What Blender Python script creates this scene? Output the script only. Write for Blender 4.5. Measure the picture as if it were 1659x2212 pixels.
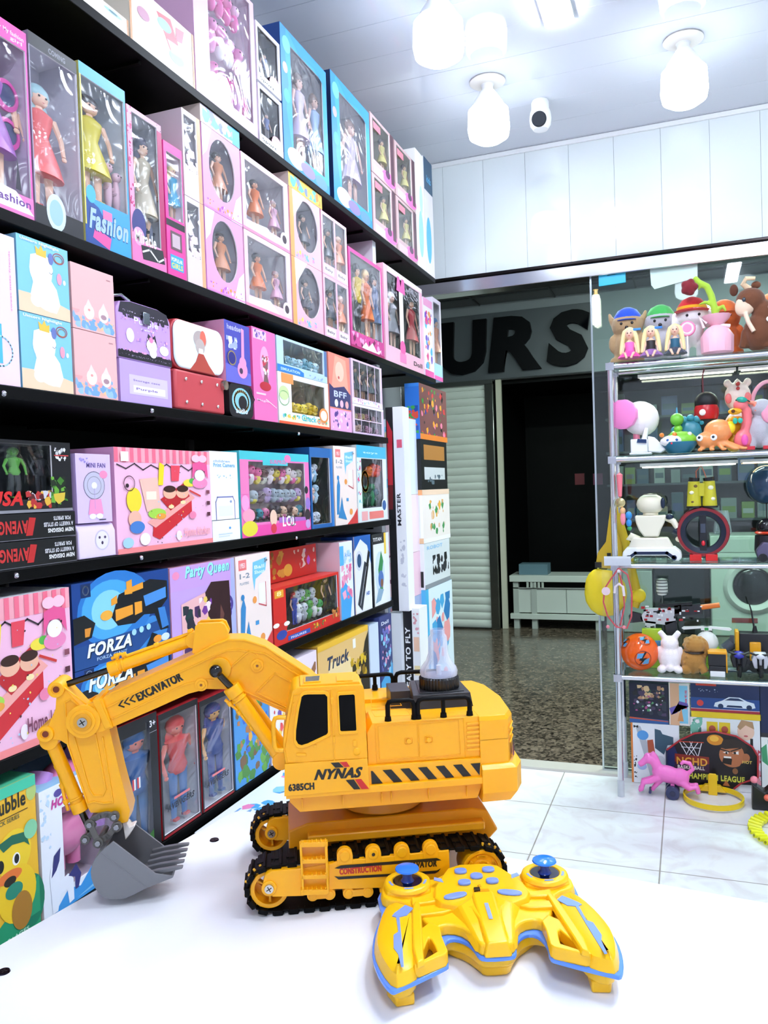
import bpy, bmesh, math, random
from mathutils import Vector, Matrix, Euler
R = random.Random(7)
for _o in list(bpy.data.objects): bpy.data.objects.remove(_o)
C = bpy.context.scene.collection
scene = bpy.context.scene

# ------------------------------------------------------------------ camera
F = 1746.893; CX, CY = 829.5, 1106.0; CAM = (0.0, 0.0, 1.35)
RW = ((0.93538068, 0.02202322, 0.35295604), (0.352003, 0.03801097, -0.93522674), (-0.03401291, 0.99903461, 0.02780249))
cd = bpy.data.cameras.new('camera'); cam = bpy.data.objects.new('camera', cd); C.objects.link(cam)
cd.sensor_fit = 'HORIZONTAL'; cd.sensor_width = 36.0; cd.lens = F / 1659 * 36.0; cd.clip_start = 0.02; cd.clip_end = 60
cam.matrix_world = Matrix([[*RW[0], CAM[0]], [*RW[1], CAM[1]], [*RW[2], CAM[2]], [0, 0, 0, 1]])
scene.camera = cam
# ------------------------------------------------------------------ world, exposure, lamp strengths
vs = scene.view_settings
vs.view_transform = 'Standard'; vs.look = 'None'; vs.gamma = 1.0; vs.use_curve_mapping = False; vs.exposure = 0.78
w = bpy.data.worlds.new('world'); scene.world = w; w.use_nodes = True
w.node_tree.nodes['Background'].inputs[0].default_value = (0.75, 0.85, 1, 1)
w.node_tree.nodes['Background'].inputs[1].default_value = 0.05
BULB = 7.5; PANEL = 70.0; CORR = 105.0; STRIP = 8.0
LX = -1.06      # plane of the box fronts on the left shelves
YD = 3.84       # the shop front wall
YF = 7.47       # the shops across the corridor
CEIL = 2.925

# ------------------------------------------------------------------ picture to place
def ray(px, py):
    d = (px - CX, -(py - CY), -F)
    return [sum(RW[i][k] * d[k] for k in range(3)) for i in range(3)]
def hit(px, py, ax, val):
    d = ray(px, py); t = (val - CAM[ax]) / d[ax]
    return [CAM[i] + d[i] * t for i in range(3)]
def yz_of(px, z):      # y on the plane x = LX at height z seen in picture column px
    return col_y(px, z, LX)
def col_y(px, z, X):
    # (R^T(p-C)).x * F / -(R^T(p-C)).z = px - CX , linear in y
    k = (px - CX) / F
    a = RW[0][0] + k * RW[0][2]; b = RW[1][0] + k * RW[1][2]; c = RW[2][0] + k * RW[2][2]
    return -(a * (X - CAM[0]) + c * (z - CAM[2])) / b
def row_z(py, X, Y):
    k = (CY - py) / F
    a = RW[0][1] + k * RW[0][2]; b = RW[1][1] + k * RW[1][2]; c = RW[2][1] + k * RW[2][2]
    return CAM[2] - (a * X + b * Y) / c

# ------------------------------------------------------------------ materials
MATS = {}
def lin(h):
    h = h.lstrip('#')
    if len(h) == 3: h = ''.join(q * 2 for q in h)
    v = [int(h[i:i + 2], 16) / 255 for i in (0, 2, 4)]
    return [(x / 12.92 if x <= .04045 else ((x + .055) / 1.055) ** 2.4) for x in v]
def mat(key):
    """'#rrggbb' plus an optional :finish"""
    if key in MATS: return MATS[key]
    col, _, fin = key.partition(':')
    m = bpy.data.materials.new((fin or 'print') + '_' + col.strip('#')); m.use_nodes = True
    nt = m.node_tree; N = nt.nodes; L = nt.links; p = N['Principled BSDF']
    p.inputs['Base Color'].default_value = (*lin(col), 1)
    rough = dict(p=.32, g=.12, m=.22, r=.75, c=.9, w=.3, b=.5, x=.05, k=.5).get(fin, .42)
    p.inputs['Roughness'].default_value = rough
    if fin == 'm': p.inputs['Metallic'].default_value = 1.0
    if fin in ('p', 'c', 'b', 'w', 'r', 'x', ''):
        n = N.new('ShaderNodeTexNoise'); n.inputs['Scale'].default_value = dict(p=900, c=260, b=40, w=30, r=500, x=3).get(fin, 60)
        n.inputs['Detail'].default_value = 3
        tc = N.new('ShaderNodeTexCoord'); L.new(tc.outputs['Object'], n.inputs['Vector'])
        bu = N.new('ShaderNodeBump'); bu.inputs['Strength'].default_value = dict(p=.03, c=.6, b=.1, r=.2, w=.02, x=.02).get(fin, .04)
        bu.inputs['Distance'].default_value = .002 if fin != 'x' else .01
        L.new(n.outputs[0], bu.inputs['Height']); L.new(bu.outputs[0], p.inputs['Normal'])
    if fin == 'k': p.inputs['Specular IOR Level'].default_value = .12
    if fin == 'c' : p.inputs['Sheen Weight'].default_value = .3
    MATS[key] = m; return m
def special(name, fn):
    m = bpy.data.materials.new(name); m.use_nodes = True; fn(m.node_tree, m.node_tree.nodes['Principled BSDF']); MATS[name] = m; return m
def _film(nt, p):
    N, L = nt.nodes, nt.links; N.remove(p)
    out = [n for n in N if n.type == 'OUTPUT_MATERIAL'][0]
    t = N.new('ShaderNodeBsdfTransparent'); t.inputs[0].default_value = (.98, .98, .99, 1)
    g = N.new('ShaderNodeBsdfGlossy'); g.inputs['Roughness'].default_value = .12
    lw = N.new('ShaderNodeLayerWeight'); pw = N.new('ShaderNodeMath'); pw.operation = 'POWER'; pw.inputs[1].default_value = 3.5; L.new(lw.outputs['Facing'], pw.inputs[0])
    fr = N.new('ShaderNodeMath'); fr.operation = 'MULTIPLY_ADD'; fr.inputs[1].default_value = .6; fr.inputs[2].default_value = .035; L.new(pw.outputs[0], fr.inputs[0])
    ns = N.new('ShaderNodeTexNoise'); ns.inputs['Scale'].default_value = 9; ns.inputs['Detail'].default_value = 2; ns.inputs['Distortion'].default_value = 1.4
    tc = N.new('ShaderNodeTexCoord'); L.new(tc.outputs['Object'], ns.inputs['Vector'])
    bu = N.new('ShaderNodeBump'); bu.inputs['Strength'].default_value = .55; bu.inputs['Distance'].default_value = .02
    L.new(ns.outputs[0], bu.inputs['Height']); L.new(bu.outputs[0], g.inputs['Normal']); L.new(bu.outputs[0], lw.inputs['Normal'])
    mx = N.new('ShaderNodeMixShader'); L.new(fr.outputs[0], mx.inputs[0]); L.new(t.outputs[0], mx.inputs[1]); L.new(g.outputs[0], mx.inputs[2])
    L.new(mx.outputs[0], out.inputs[0])
special('clear_film', _film)
def _pane(nt, p):
    N, L = nt.nodes, nt.links; N.remove(p)
    out = [n for n in N if n.type == 'OUTPUT_MATERIAL'][0]
    t = N.new('ShaderNodeBsdfTransparent'); t.inputs[0].default_value = (.86, .94, .92, 1)
    g = N.new('ShaderNodeBsdfGlossy'); g.inputs['Roughness'].default_value = .02
    lw = N.new('ShaderNodeLayerWeight'); pw = N.new('ShaderNodeMath'); pw.operation = 'POWER'; pw.inputs[1].default_value = 4; L.new(lw.outputs['Facing'], pw.inputs[0])
    fr = N.new('ShaderNodeMath'); fr.operation = 'MULTIPLY_ADD'; fr.inputs[1].default_value = .8; fr.inputs[2].default_value = .045; L.new(pw.outputs[0], fr.inputs[0])
    mx = N.new('ShaderNodeMixShader'); L.new(fr.outputs[0], mx.inputs[0]); L.new(t.outputs[0], mx.inputs[1]); L.new(g.outputs[0], mx.inputs[2])
    L.new(mx.outputs[0], out.inputs[0])
special('window_glass', _pane)
def _clearp(nt, p):
    N, L = nt.nodes, nt.links
    out = [n for n in N if n.type == 'OUTPUT_MATERIAL'][0]
    p.inputs['Base Color'].default_value = (.9, .92, 1, 1); p.inputs['Roughness'].default_value = .1
    t = N.new('ShaderNodeBsdfTransparent'); t.inputs[0].default_value = (.95, .96, 1, 1)
    lw = N.new('ShaderNodeLayerWeight'); fr = N.new('ShaderNodeMath'); fr.operation = 'MULTIPLY_ADD'; fr.inputs[1].default_value = .55; fr.inputs[2].default_value = .08; L.new(lw.outputs['Facing'], fr.inputs[0])
    mx = N.new('ShaderNodeMixShader'); L.new(fr.outputs[0], mx.inputs[0]); L.new(t.outputs[0], mx.inputs[1]); L.new(p.outputs[0], mx.inputs[2]); L.new(mx.outputs[0], out.inputs[0])
special('clear_plastic', _clearp)
def emis(name, col, s):
    def f(nt, p):
        p.inputs['Emission Color'].default_value = (*lin(col), 1); p.inputs['Emission Strength'].default_value = s
        p.inputs['Base Color'].default_value = (.9, .9, .9, 1)
    return special(name, f)
emis('bulb_glow', '#e4f2ff', BULB); emis('panel_glow', '#e6efff', PANEL); emis('tube_glow', '#ffffe8', STRIP); emis('warm_tube_glow', '#ffd890', STRIP)
emis('corridor_glow', '#e8fff4', CORR)
def _tiles(nt, p):
    N, L = nt.nodes, nt.links
    tc = N.new('ShaderNodeTexCoord'); mp = N.new('ShaderNodeMapping')
    mp.inputs['Location'].default_value = (.572, -2.9 + .48, 0)
    L.new(tc.outputs['Object'], mp.inputs['Vector'])
    b = N.new('ShaderNodeTexBrick'); b.offset = 0; b.squash = 1
    b.inputs['Scale'].default_value = 1; b.inputs['Brick Width'].default_value = .45; b.inputs['Row Height'].default_value = .482
    b.inputs['Mortar Size'].default_value = .0028; b.inputs['Mortar Smooth'].default_value = .2
    b.inputs['Color1'].default_value = (.86, .84, .85, 1); b.inputs['Color2'].default_value = (.82, .81, .83, 1); b.inputs['Mortar'].default_value = (.38, .34, .31, 1)
    L.new(mp.outputs[0], b.inputs['Vector'])
    n = N.new('ShaderNodeTexNoise'); n.inputs['Scale'].default_value = 6; n.inputs['Detail'].default_value = 6; n.inputs['Distortion'].default_value = 2
    L.new(tc.outputs['Object'], n.inputs['Vector'])
    cr = N.new('ShaderNodeValToRGB'); cr.color_ramp.elements[0].position = .35; cr.color_ramp.elements[0].color = (.9, .86, .86, 1); cr.color_ramp.elements[1].position = .55; cr.color_ramp.elements[1].color = (1, 1, 1, 1)
    L.new(n.outputs[0], cr.inputs[0])
    mx = N.new('ShaderNodeMixRGB'); mx.blend_type = 'MULTIPLY'; mx.inputs[0].default_value = 1
    L.new(b.outputs[0], mx.inputs[1]); L.new(cr.outputs[0], mx.inputs[2]); L.new(mx.outputs[0], p.inputs['Base Color'])
    p.inputs['Roughness'].default_value = .22
special('white_floor_tiles', _tiles)
def _granite(nt, p):
    N, L = nt.nodes, nt.links
    tc = N.new('ShaderNodeTexCoord'); v = N.new('ShaderNodeTexVoronoi'); v.inputs['Scale'].default_value = 70
    n = N.new('ShaderNodeTexNoise'); n.inputs['Scale'].default_value = 14; n.inputs['Detail'].default_value = 8
    L.new(tc.outputs['Object'], v.inputs['Vector']); L.new(tc.outputs['Object'], n.inputs['Vector'])
    mx = N.new('ShaderNodeMixRGB'); mx.inputs[0].default_value = .5; L.new(v.outputs['Color'], mx.inputs[1]); L.new(n.outputs[0], mx.inputs[2])
    cr = N.new('ShaderNodeValToRGB'); e = cr.color_ramp.elements
    e[0].position = .3; e[0].color = (.012, .009, .007, 1); e[1].position = .75; e[1].color = (.26, .2, .15, 1)
    L.new(mx.outputs[0], cr.inputs[0]); L.new(cr.outputs[0], p.inputs['Base Color']); p.inputs['Roughness'].default_value = .16
special('brown_granite', _granite)

# ------------------------------------------------------------------ mesh builder
TX = {}
def text2d(s, bold=.02, shear=0):
    k = (s, bold, shear)
    if k in TX: return TX[k]
    cu = bpy.data.curves.new('t', 'FONT'); cu.body = s; cu.size = 1; cu.offset = bold; cu.shear = shear; cu.resolution_u = 3; cu.space_character = 1.0 + 3 * bold
    o = bpy.data.objects.new('t', cu); C.objects.link(o)
    me = o.evaluated_get(bpy.context.evaluated_depsgraph_get()).to_mesh()
    V = [(v.co.x, v.co.y) for v in me.vertices]; P = [tuple(p.vertices) for p in me.polygons]
    o.evaluated_get(bpy.context.evaluated_depsgraph_get()).to_mesh_clear()
    bpy.data.objects.remove(o); bpy.data.curves.remove(cu)
    if V:
        x0 = min(v[0] for v in V); x1 = max(v[0] for v in V); y0 = min(v[1] for v in V); y1 = max(v[1] for v in V)
    else: x0, x1, y0, y1 = 0, 1, 0, 1
    TX[k] = ([((a - x0), (b - y0)) for a, b in V], P, x1 - x0, y1 - y0); return TX[k]

class M:
    def __init__(s, k=1.0): s.v = []; s.f = []; s.m = []; s.keys = []; s.k = k; s.T = None
    def mi(s, c):
        if c not in s.keys: s.keys.append(c)
        return s.keys.index(c)
    def add(s, V, Fs, c):
        b = len(s.v)
        if s.T is not None: V = [tuple(s.T @ Vector(v)) for v in V]
        s.v += V; i = s.mi(c)
        for f in Fs: s.f.append([b + q for q in f]); s.m.append(i)
        return s
    def box(s, x0, y0, z0, x1, y1, z1, c):
        V = [(x, y, z) for x in (x0, x1) for y in (y0, y1) for z in (z0, z1)]
        return s.add(V, [(0, 1, 3, 2), (4, 6, 7, 5), (0, 4, 5, 1), (2, 3, 7, 6), (0, 2, 6, 4), (1, 5, 7, 3)], c)
    def prism(s, pts, a0, a1, c, pl='xz', hole=None, top=None):
        def q(p, a): return (p[0], a, p[1]) if pl == 'xz' else ((p[0], p[1], a) if pl == 'xy' else (a, p[0], p[1]))
        n = len(pts); tp = top or pts
        V = [q(p, a0) for p in pts] + [q(p, a1) for p in tp]
        Fs = [(i, (i + 1) % n, n + (i + 1) % n, n + i) for i in range(n)]
        if not hole: Fs += [tuple(range(n)), tuple(range(2 * n - 1, n - 1, -1))]
        else:
            V += [q(p, a0) for p in hole] + [q(p, a1) for p in hole]
            for i in range(n):
                j = (i + 1) % n
                Fs += [(i, j, 2 * n + j, 2 * n + i), (n + i, n + j, 3 * n + j, 3 * n + i), (2 * n + i, 2 * n + j, 3 * n + j, 3 * n + i)]
        return s.add(V, Fs, c)
    def poly(s, pts, c): return s.add([tuple(p) for p in pts], [tuple(range(len(pts)))], c)
    def cyl(s, p0, p1, r0, c, r1=None, n=20, caps=True):
        p0, p1 = Vector(p0), Vector(p1); r1 = r0 if r1 is None else r1
        d = (p1 - p0).normalized(); u = d.orthogonal().normalized(); v = d.cross(u)
        V = []
        for p, r in ((p0, r0), (p1, r1)):
            for i in range(n):
                a = 2 * math.pi * i / n; V.append(tuple(p + (u * math.cos(a) + v * math.sin(a)) * r))
        Fs = [(i, (i + 1) % n, n + (i + 1) % n, n + i) for i in range(n)]
        if caps: Fs += [tuple(range(n)), tuple(range(2 * n - 1, n - 1, -1))]
        return s.add(V, Fs, c)
    def lathe(s, prof, o, c, ax=(0, 0, 1), n=28, flute=0):
        ax = Vector(ax).normalized(); u = ax.orthogonal().normalized(); v = ax.cross(u); o = Vector(o); V = []; Fs = []
        for r, h in prof:
            for i in range(n):
                a = 2 * math.pi * i / n; rr = r * (1 + (flute if i % 2 else 0)); V.append(tuple(o + ax * h + (u * math.cos(a) + v * math.sin(a)) * rr))
        for j in range(len(prof) - 1):
            for i in range(n): Fs.append((j * n + i, j * n + (i + 1) % n, (j + 1) * n + (i + 1) % n, (j + 1) * n + i))
        if prof[0] == prof[-1]: return s.add(V, Fs, c)
        if prof[0][0] > 1e-5: Fs.append(tuple(range(n)))
        if prof[-1][0] > 1e-5: Fs.append(tuple(range(len(prof) * n - 1, (len(prof) - 1) * n - 1, -1)))
        return s.add(V, Fs, c)
    def ball(s, x, y, z, rx, c, ry=None, rz=None, n=16, rot=None):
        ry = rx if ry is None else ry; rz = rx if rz is None else rz
        V = []; Fs = []; h = n // 2; E = Euler([math.radians(q) for q in rot]).to_matrix() if rot else None
        for j in range(h + 1):
            t = math.pi * j / h
            for i in range(n):
                a = 2 * math.pi * i / n
                p = Vector((rx * math.sin(t) * math.cos(a), ry * math.sin(t) * math.sin(a), rz * math.cos(t)))
                if E: p = E @ p
                V.append((x + p.x, y + p.y, z + p.z))
        for j in range(h):
            for i in range(n): Fs.append((j * n + i, (j + 1) * n + i, (j + 1) * n + (i + 1) % n, j * n + (i + 1) % n))
        return s.add(V, Fs, c)
    def tube(s, path, r, c, n=10, r1=None, closed=False):
        P = [Vector(p) for p in path]; m = len(P); V = []; Fs = []; u = None
        for i, p in enumerate(P):
            if closed: d = (P[(i + 1) % m] - P[i - 1]).normalized()
            else: d = (P[min(i + 1, m - 1)] - P[max(i - 1, 0)]).normalized()
            if u is None: u = d.orthogonal().normalized()
            u = (u - d * u.dot(d)).normalized(); w_ = d.cross(u)
            rr = r if r1 is None else r + (r1 - r) * i / (m - 1)
            for k in range(n):
                a = 2 * math.pi * k / n; V.append(tuple(p + (u * math.cos(a) + w_ * math.sin(a)) * rr))
        for i in range(m if closed else m - 1):
            j = (i + 1) % m
            for k in range(n): Fs.append((i * n + k, i * n + (k + 1) % n, j * n + (k + 1) % n, j * n + k))
        if not closed: Fs += [tuple(range(n)), tuple(range(m * n - 1, (m - 1) * n - 1, -1))]
        return s.add(V, Fs, c)
    def ridge(s, pts, w_, a0, a1, c, closed=True):
        """raised line in the xz plane, from depth a0 (surface) out to a1"""
        n = len(pts)
        for i in range(n if closed else n - 1):
            p, q = pts[i], pts[(i + 1) % n]; dx, dz = q[0] - p[0], q[1] - p[1]; l = math.hypot(dx, dz) or 1e-9
            nx, nz = -dz / l * w_ / 2, dx / l * w_ / 2; ex, ez = dx / l * w_ / 2, dz / l * w_ / 2
            s.prism([(p[0] - ex + nx, p[1] - ez + nz), (q[0] + ex + nx, q[1] + ez + nz), (q[0] + ex - nx, q[1] + ez - nz), (p[0] - ex - nx, p[1] - ez - nz)], a0, a1, c)
        return s
    def text(s, t, x, z, h, c, y=0, w_=0, bold=.02, shear=0, d=(1, 0), up=None, heavy=0):
        """flat lettering in the xz plane at depth y; d = reading direction, h = height, w_ = fitted width"""
        V, P, W, H = text2d(t, bold, shear)
        if not P: return s
        sx = (w_ / W) if w_ else h / H; sz = h / H; up = up or (-d[1], d[0])
        for j in ((-1, 0, 1) if heavy else (0,)):
            o = j * heavy * h; s.add([(x + o + a * sx * d[0] + b * sz * up[0], y - .00001 * (j + 1), z + a * sx * d[1] + b * sz * up[1]) for a, b in V], P, c)
        return s
    def build(s, name, parent=None, bev=0, smooth=40, remesh=0, sub=0, seg=2, world=False):
        me = bpy.data.meshes.new(name); k = s.k
        me.from_pydata([(a * k, b * k, c * k) for a, b, c in s.v], [], s.f)
        for c in s.keys: me.materials.append(mat(c))
        for p, i in zip(me.polygons, s.m): p.material_index = i
        bm = bmesh.new(); bm.from_mesh(me); bmesh.ops.remove_doubles(bm, verts=bm.verts, dist=1e-7); bmesh.ops.recalc_face_normals(bm, faces=bm.faces); bm.to_mesh(me); bm.free()
        if smooth:
            me.shade_smooth(); me.set_sharp_from_angle(angle=math.radians(smooth))
        o = bpy.data.objects.new(name, me); C.objects.link(o)
        if parent is not None: o.parent = parent
        if bev:
            b = o.modifiers.new('bevel', 'BEVEL'); b.width = bev; b.segments = seg; b.limit_method = 'ANGLE'; b.angle_limit = math.radians(40); b.harden_normals = False
        if remesh:
            r = o.modifiers.new('remesh', 'REMESH'); r.mode = 'VOXEL'; r.voxel_size = remesh; r.use_smooth_shade = True
            q = o.modifiers.new('smooth', 'SMOOTH'); q.factor = .5; q.iterations = 4
        if sub: q = o.modifiers.new('sub', 'SUBSURF'); q.levels = q.render_levels = sub
        return o
def tag(o, label, cat, group=None, kind=None):
    o['label'] = label; o['category'] = cat
    if group: o['group'] = group
    if kind: o['kind'] = kind
    return o
def thing(name, label, cat, loc, rz=0, group=None):
    o = bpy.data.objects.new(name, None); C.objects.link(o); o.empty_display_size = .02
    o.location = loc; o.rotation_euler = (0, 0, rz); return tag(o, label, cat, group)
def struct(name, m, **k):
    o = m.build(name, **k); o['kind'] = 'structure'; return o
def dup(o, loc, label=None, group=None):
    c = o.copy(); C.objects.link(c); c.location = loc
    if label: c['label'] = label
    if group: c['group'] = group
    for ch in list(o.children):
        d = ch.copy(); C.objects.link(d); d.parent = c
        for g in list(ch.children):
            e = g.copy(); C.objects.link(e); e.parent = d
    return c

# ------------------------------------------------------------------ room
WH = '#f4f6fa'
struct('floor', M().box(-1.5, -1.6, -.05, 2.4, YD + .03, 0, 'white_floor_tiles'), smooth=0)
fl = struct('floor_corridor', M().box(-5, YD + .031, -.05, 4, YF + 2.5, -.002, 'brown_granite'), smooth=0)
struct('trim_1', M().box(-1.45, YD - .05, -.04, 2.4, YD + .05, .012, '#cfc8c0:g'), smooth=0)
struct('wall_left', M().box(-1.5, -1.6, 0, -1.45, YD, CEIL, WH + ':w'), smooth=0)
struct('wall_right', M().box(2.3, -1.6, 0, 2.4, YD, CEIL, WH + ':w'), smooth=0)
struct('wall_rear', M().box(-1.5, -1.7, 0, 2.4, -1.6, CEIL, WH + ':w'), smooth=0)
m = M(); x = -1.487
m.box(-1.5, YD + .012, 2.36, 2.4, YD + .1, CEIL + .3, '#c8d0d4')
m.box(-1.45, YD, 2.36, 2.3, YD + .019, 2.362, '#a8adb4')
while x < 2.3:
    m.box(x + .0005, YD, 2.362, min(x + .2001, 2.3), YD + .019, CEIL, '#eef4f4:x'); x += .2006
struct('wall_front', m, bev=.0008)
struct('trim_2', M().box(-1.45, YD - .014, CEIL - .022, 2.3, YD - .001, CEIL - .001, '#fbfbfb:p'), bev=.003)
m = M(); m.box(-1.5, -1.6, CEIL + .012, 2.4, YD + .1, CEIL + .05, '#c4c8d2'); y = -1.6
while y < YD:
    m.box(-1.449, y + .0006, CEIL, 2.299, min(y + .1999, YD), CEIL + .011, '#d4d7e0:x'); y += .2005
struct('ceiling', m, bev=.001)
# shop front: header beam, posts
m = M(); m.box(-1.45, YD - .035, 2.285, 2.3, YD + .06, 2.345, '#b4b2b8:m'); m.box(-1.45, YD - .05, 2.345, 2.3, YD + .07, 2.359, '#2a2626:m')
struct('trim_3', m, bev=.003)
struct('trim_4', M().box(-1.45, YD - .02, 0, -1.33, YD + .05, 2.285, '#9a9aa0:m'), bev=.003)
# frameless glass front right of the doorway
g0 = -.395
m = M(); m.box(g0, YD - .006, .02, 2.3, YD + .006, 2.284, 'window_glass'); wg = struct('window_1', m, smooth=0)
m = M(); m.box(g0 - .008, YD - .009, .016, g0 + .0, YD + .009, 2.284, '#c4ccd0:m'); m.box(g0 - .008, YD - .012, .012, 2.3, YD + .012, .02, '#c4ccd0:m'); o = m.build('window_frame', wg)

# ------------------------------------------------------------------ corridor and the shops across it
struct('wall_corridor', (M().box(-5, YF + .02, 2.34, 4, YF + .12, 3.05, '#8c9096').box(-5, YF + .05, 0, -2.66, YF + .1, 2.34, '#686c6e').box(-5, YD + .1, 3.03, -1.5, YD + .16, 0, '#777')), smooth=0)
m = M(); m.box(-5, YD + .11, 3.05, 4, YF + .1, 3.1, '#5c5f62')
for k in range(7):
    yy = YD + .3 + k * .6; m.box(-5, yy, 3.035, 4, yy + .012, 3.05, '#3b3d40')
for k in range(12):
    xx = -4.6 + k * .7; m.box(xx, YD + .11, 3.036, xx + .012, YF, 3.05, '#3b3d40')
struct('ceiling_corridor', m, smooth=0)
t = thing('shop_sign', 'dark lettered fascia sign above the shutter across the corridor', 'sign', (-2.9, YF, 2.344))
m = M(); m.box(0, 0, 0, 2.115, .018, .615, '#565a60:p'); m.build('sign_panel', t, bev=.003)
for ch, px0, px1 in (('U', 950, 1052), ('R', 1053, 1168), ('S', 1180, 1275)):
    xa = hit(px0, 750, 1, YF - .04)[0] + 2.9; xb = hit(px1, 750, 1, YF - .04)[0] + 2.9
    V, P, W, H = text2d(ch, .05, .12 if ch != 'U' else .05)
    m = M(); h = .50
    b = len(V); sx = (xb - xa) / W; sz = h / H
    m.add([(xa + a * sx, -.045, .06 + q * sz) for a, q in V], P, '#04050a:k')
    ed = {}
    for f in P:
        for i in range(len(f)):
            e = (f[i], f[(i + 1) % len(f)]); ed[tuple(sorted(e))] = ed.get(tuple(sorted(e)), 0) + 1
    for (i, j), n in ed.items():
        if n == 1:
            (a, q), (a2, q2) = V[i], V[j]
            m.add([(xa + a * sx, -.045, .06 + q * sz), (xa + a2 * sx, -.045, .06 + q2 * sz), (xa + a2 * sx, 0, .06 + q2 * sz), (xa + a * sx, 0, .06 + q * sz)], [(0, 1, 2, 3)], '#04050a:k')
    m.build('raised_letter', t)
# roller shutter
t = thing('roller_shutter', 'closed grey-white roller shutter across the corridor', 'shutter', (-2.66, YF, 0))
m = M(); k = 0; z = .01
while z < 2.3:
    m.prism([(0, z), (-.008, z + .01), (-.014, z + .035), (-.012, z + .055), (-.002, z + .07), (.006, z + .072), (.006, z)], .03, .90, '#dfe4df:g', pl='yz'); z += .0725
m.build('slat_curtain', t, smooth=50)
M().box(.9, -.04, 0, .975, .04, 2.33, '#9da09e:m').build('guide_rail', t, bev=.003)
M().box(0, -.03, 0, .9, .02, .012, '#777:m').build('bottom_bar', t)
M().box(0, -.05, 2.3, .975, .05, 2.34, '#3a3c3c').build('shutter_housing', t)
# dark shop right of the shutter
m = M(); m.box(-1.67, YF + .02, 0, -1.62, YF + .06, 2.343, '#c8c4b4'); struct('trim_5', m, smooth=0)
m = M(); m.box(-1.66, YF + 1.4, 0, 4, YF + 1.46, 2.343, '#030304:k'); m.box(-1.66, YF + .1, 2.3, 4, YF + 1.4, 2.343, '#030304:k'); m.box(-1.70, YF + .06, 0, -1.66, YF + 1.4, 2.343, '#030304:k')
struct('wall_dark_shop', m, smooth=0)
t = thing('shop_bench', 'low white metal bench in the dark doorway across the corridor', 'bench', (-1.6, YF + .05, 0))
m = M(); m.box(0, 0, .44, .86, .35, .5, '#c9cfca:p'); m.build('bench_top', t, bev=.004)
m = M(); m.box(.03, .03, .15, .83, .06, .37, '#c9cfca:p'); m.box(.03, .02, .375, .83, .05, .385, '#999:p'); m.box(.52, .027, .15, .527, .03, .37, '#8a908c'); m.build('front_panel', t)
m = M(); m.box(0, 0, .09, .86, .05, .14, '#c9cfca:p'); m.build('lower_rail', t, bev=.003)
for xx in (.03, .2, .78):
    M().box(xx, .02, -.002, xx + .05, .08, .44, '#aeb4b0:p').build('leg', t)
for k in range(5): M().box(.16 + k * .035, .005, .385, .18 + k * .035, .02, .44, '#b5bbb5').build('slat', t)
tag(M().box(-1.52, YF + .12, .501, -1.25, YF + .3, .60, '#5c7886').build('shoe_box', smooth=0), 'small blue-grey box standing on the bench in the dark doorway', 'box')
for xx, c_, nm in ((-1.09, '#7a2430', 'red'), (-.90, '#7c2a52', 'pink')):
    zc_ = row_z(1035, xx, YF + 1.38)
    tag(M().box(xx - .05, YF + 1.385, zc_ - .06, xx + .05, YF + 1.395, zc_ + .06, c_).build('small_poster', smooth=0), nm + ' square paper on the back wall of the dark shop', 'poster')
# appliances seen through the glass
def washer(x0, z0, lab, nm='washing_machine'):
    t = thing(nm, lab, 'washing machine', (x0, YF - .02, z0))
    m = M(); m.box(0, 0, 0, .62, .5, .86, '#c3d4c6:p'); m.build('cabinet', t, bev=.01)
    m = M(); m.lathe([(.155, 0), (.165, .02), (.2, .035), (.225, .02), (.235, 0)], (.33, -.001, .43), '#d5e0d6:p', ax=(0, -1, 0), n=40); m.build('door_ring', t)
    m = M(); m.ball(.33, .0, .43, .16, '#15171a:g', ry=.035, n=28); m.build('door_glass', t)
    m = M(); m.box(.05, -.006, .72, .58, .0, .83, '#b4c6b8:p'); m.build('control_panel', t)
    M().cyl((.42, -.006, .775), (.42, -.03, .775), .028, '#cfd8d0:p').build('knob', t)
    M().box(.16, -.004, .12, .36, -.001, .16, '#8e3a3a').build('sticker', t)
    return t
washer(.16, -.002, 'white front-loading washing machine seen through the glass')
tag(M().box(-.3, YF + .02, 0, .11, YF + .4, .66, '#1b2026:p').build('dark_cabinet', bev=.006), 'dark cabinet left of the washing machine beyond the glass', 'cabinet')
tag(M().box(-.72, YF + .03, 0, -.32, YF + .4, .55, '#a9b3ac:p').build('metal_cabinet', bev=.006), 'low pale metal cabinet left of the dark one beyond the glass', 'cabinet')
t = thing('stall_shelf', 'dim tall shelving unit of goods beyond the glass', 'shelf', (-.75, YF + .75, 0))
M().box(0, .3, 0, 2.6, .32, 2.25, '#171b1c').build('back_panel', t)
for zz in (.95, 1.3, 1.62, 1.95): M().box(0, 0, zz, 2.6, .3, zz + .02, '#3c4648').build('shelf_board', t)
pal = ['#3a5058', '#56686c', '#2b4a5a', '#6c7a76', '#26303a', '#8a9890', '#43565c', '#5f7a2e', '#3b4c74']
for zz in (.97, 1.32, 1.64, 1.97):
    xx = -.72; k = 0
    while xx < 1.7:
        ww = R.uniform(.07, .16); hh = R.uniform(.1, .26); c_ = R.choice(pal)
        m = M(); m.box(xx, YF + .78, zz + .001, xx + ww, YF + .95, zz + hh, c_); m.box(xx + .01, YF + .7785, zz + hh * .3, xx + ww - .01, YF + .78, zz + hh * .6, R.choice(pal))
        o = m.build('goods_box', smooth=0); tag(o, 'dim packaged goods on the unlit shelves beyond the glass', 'box', 'dim goods boxes beyond the glass'); xx += ww + R.uniform(.01, .06)
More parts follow.
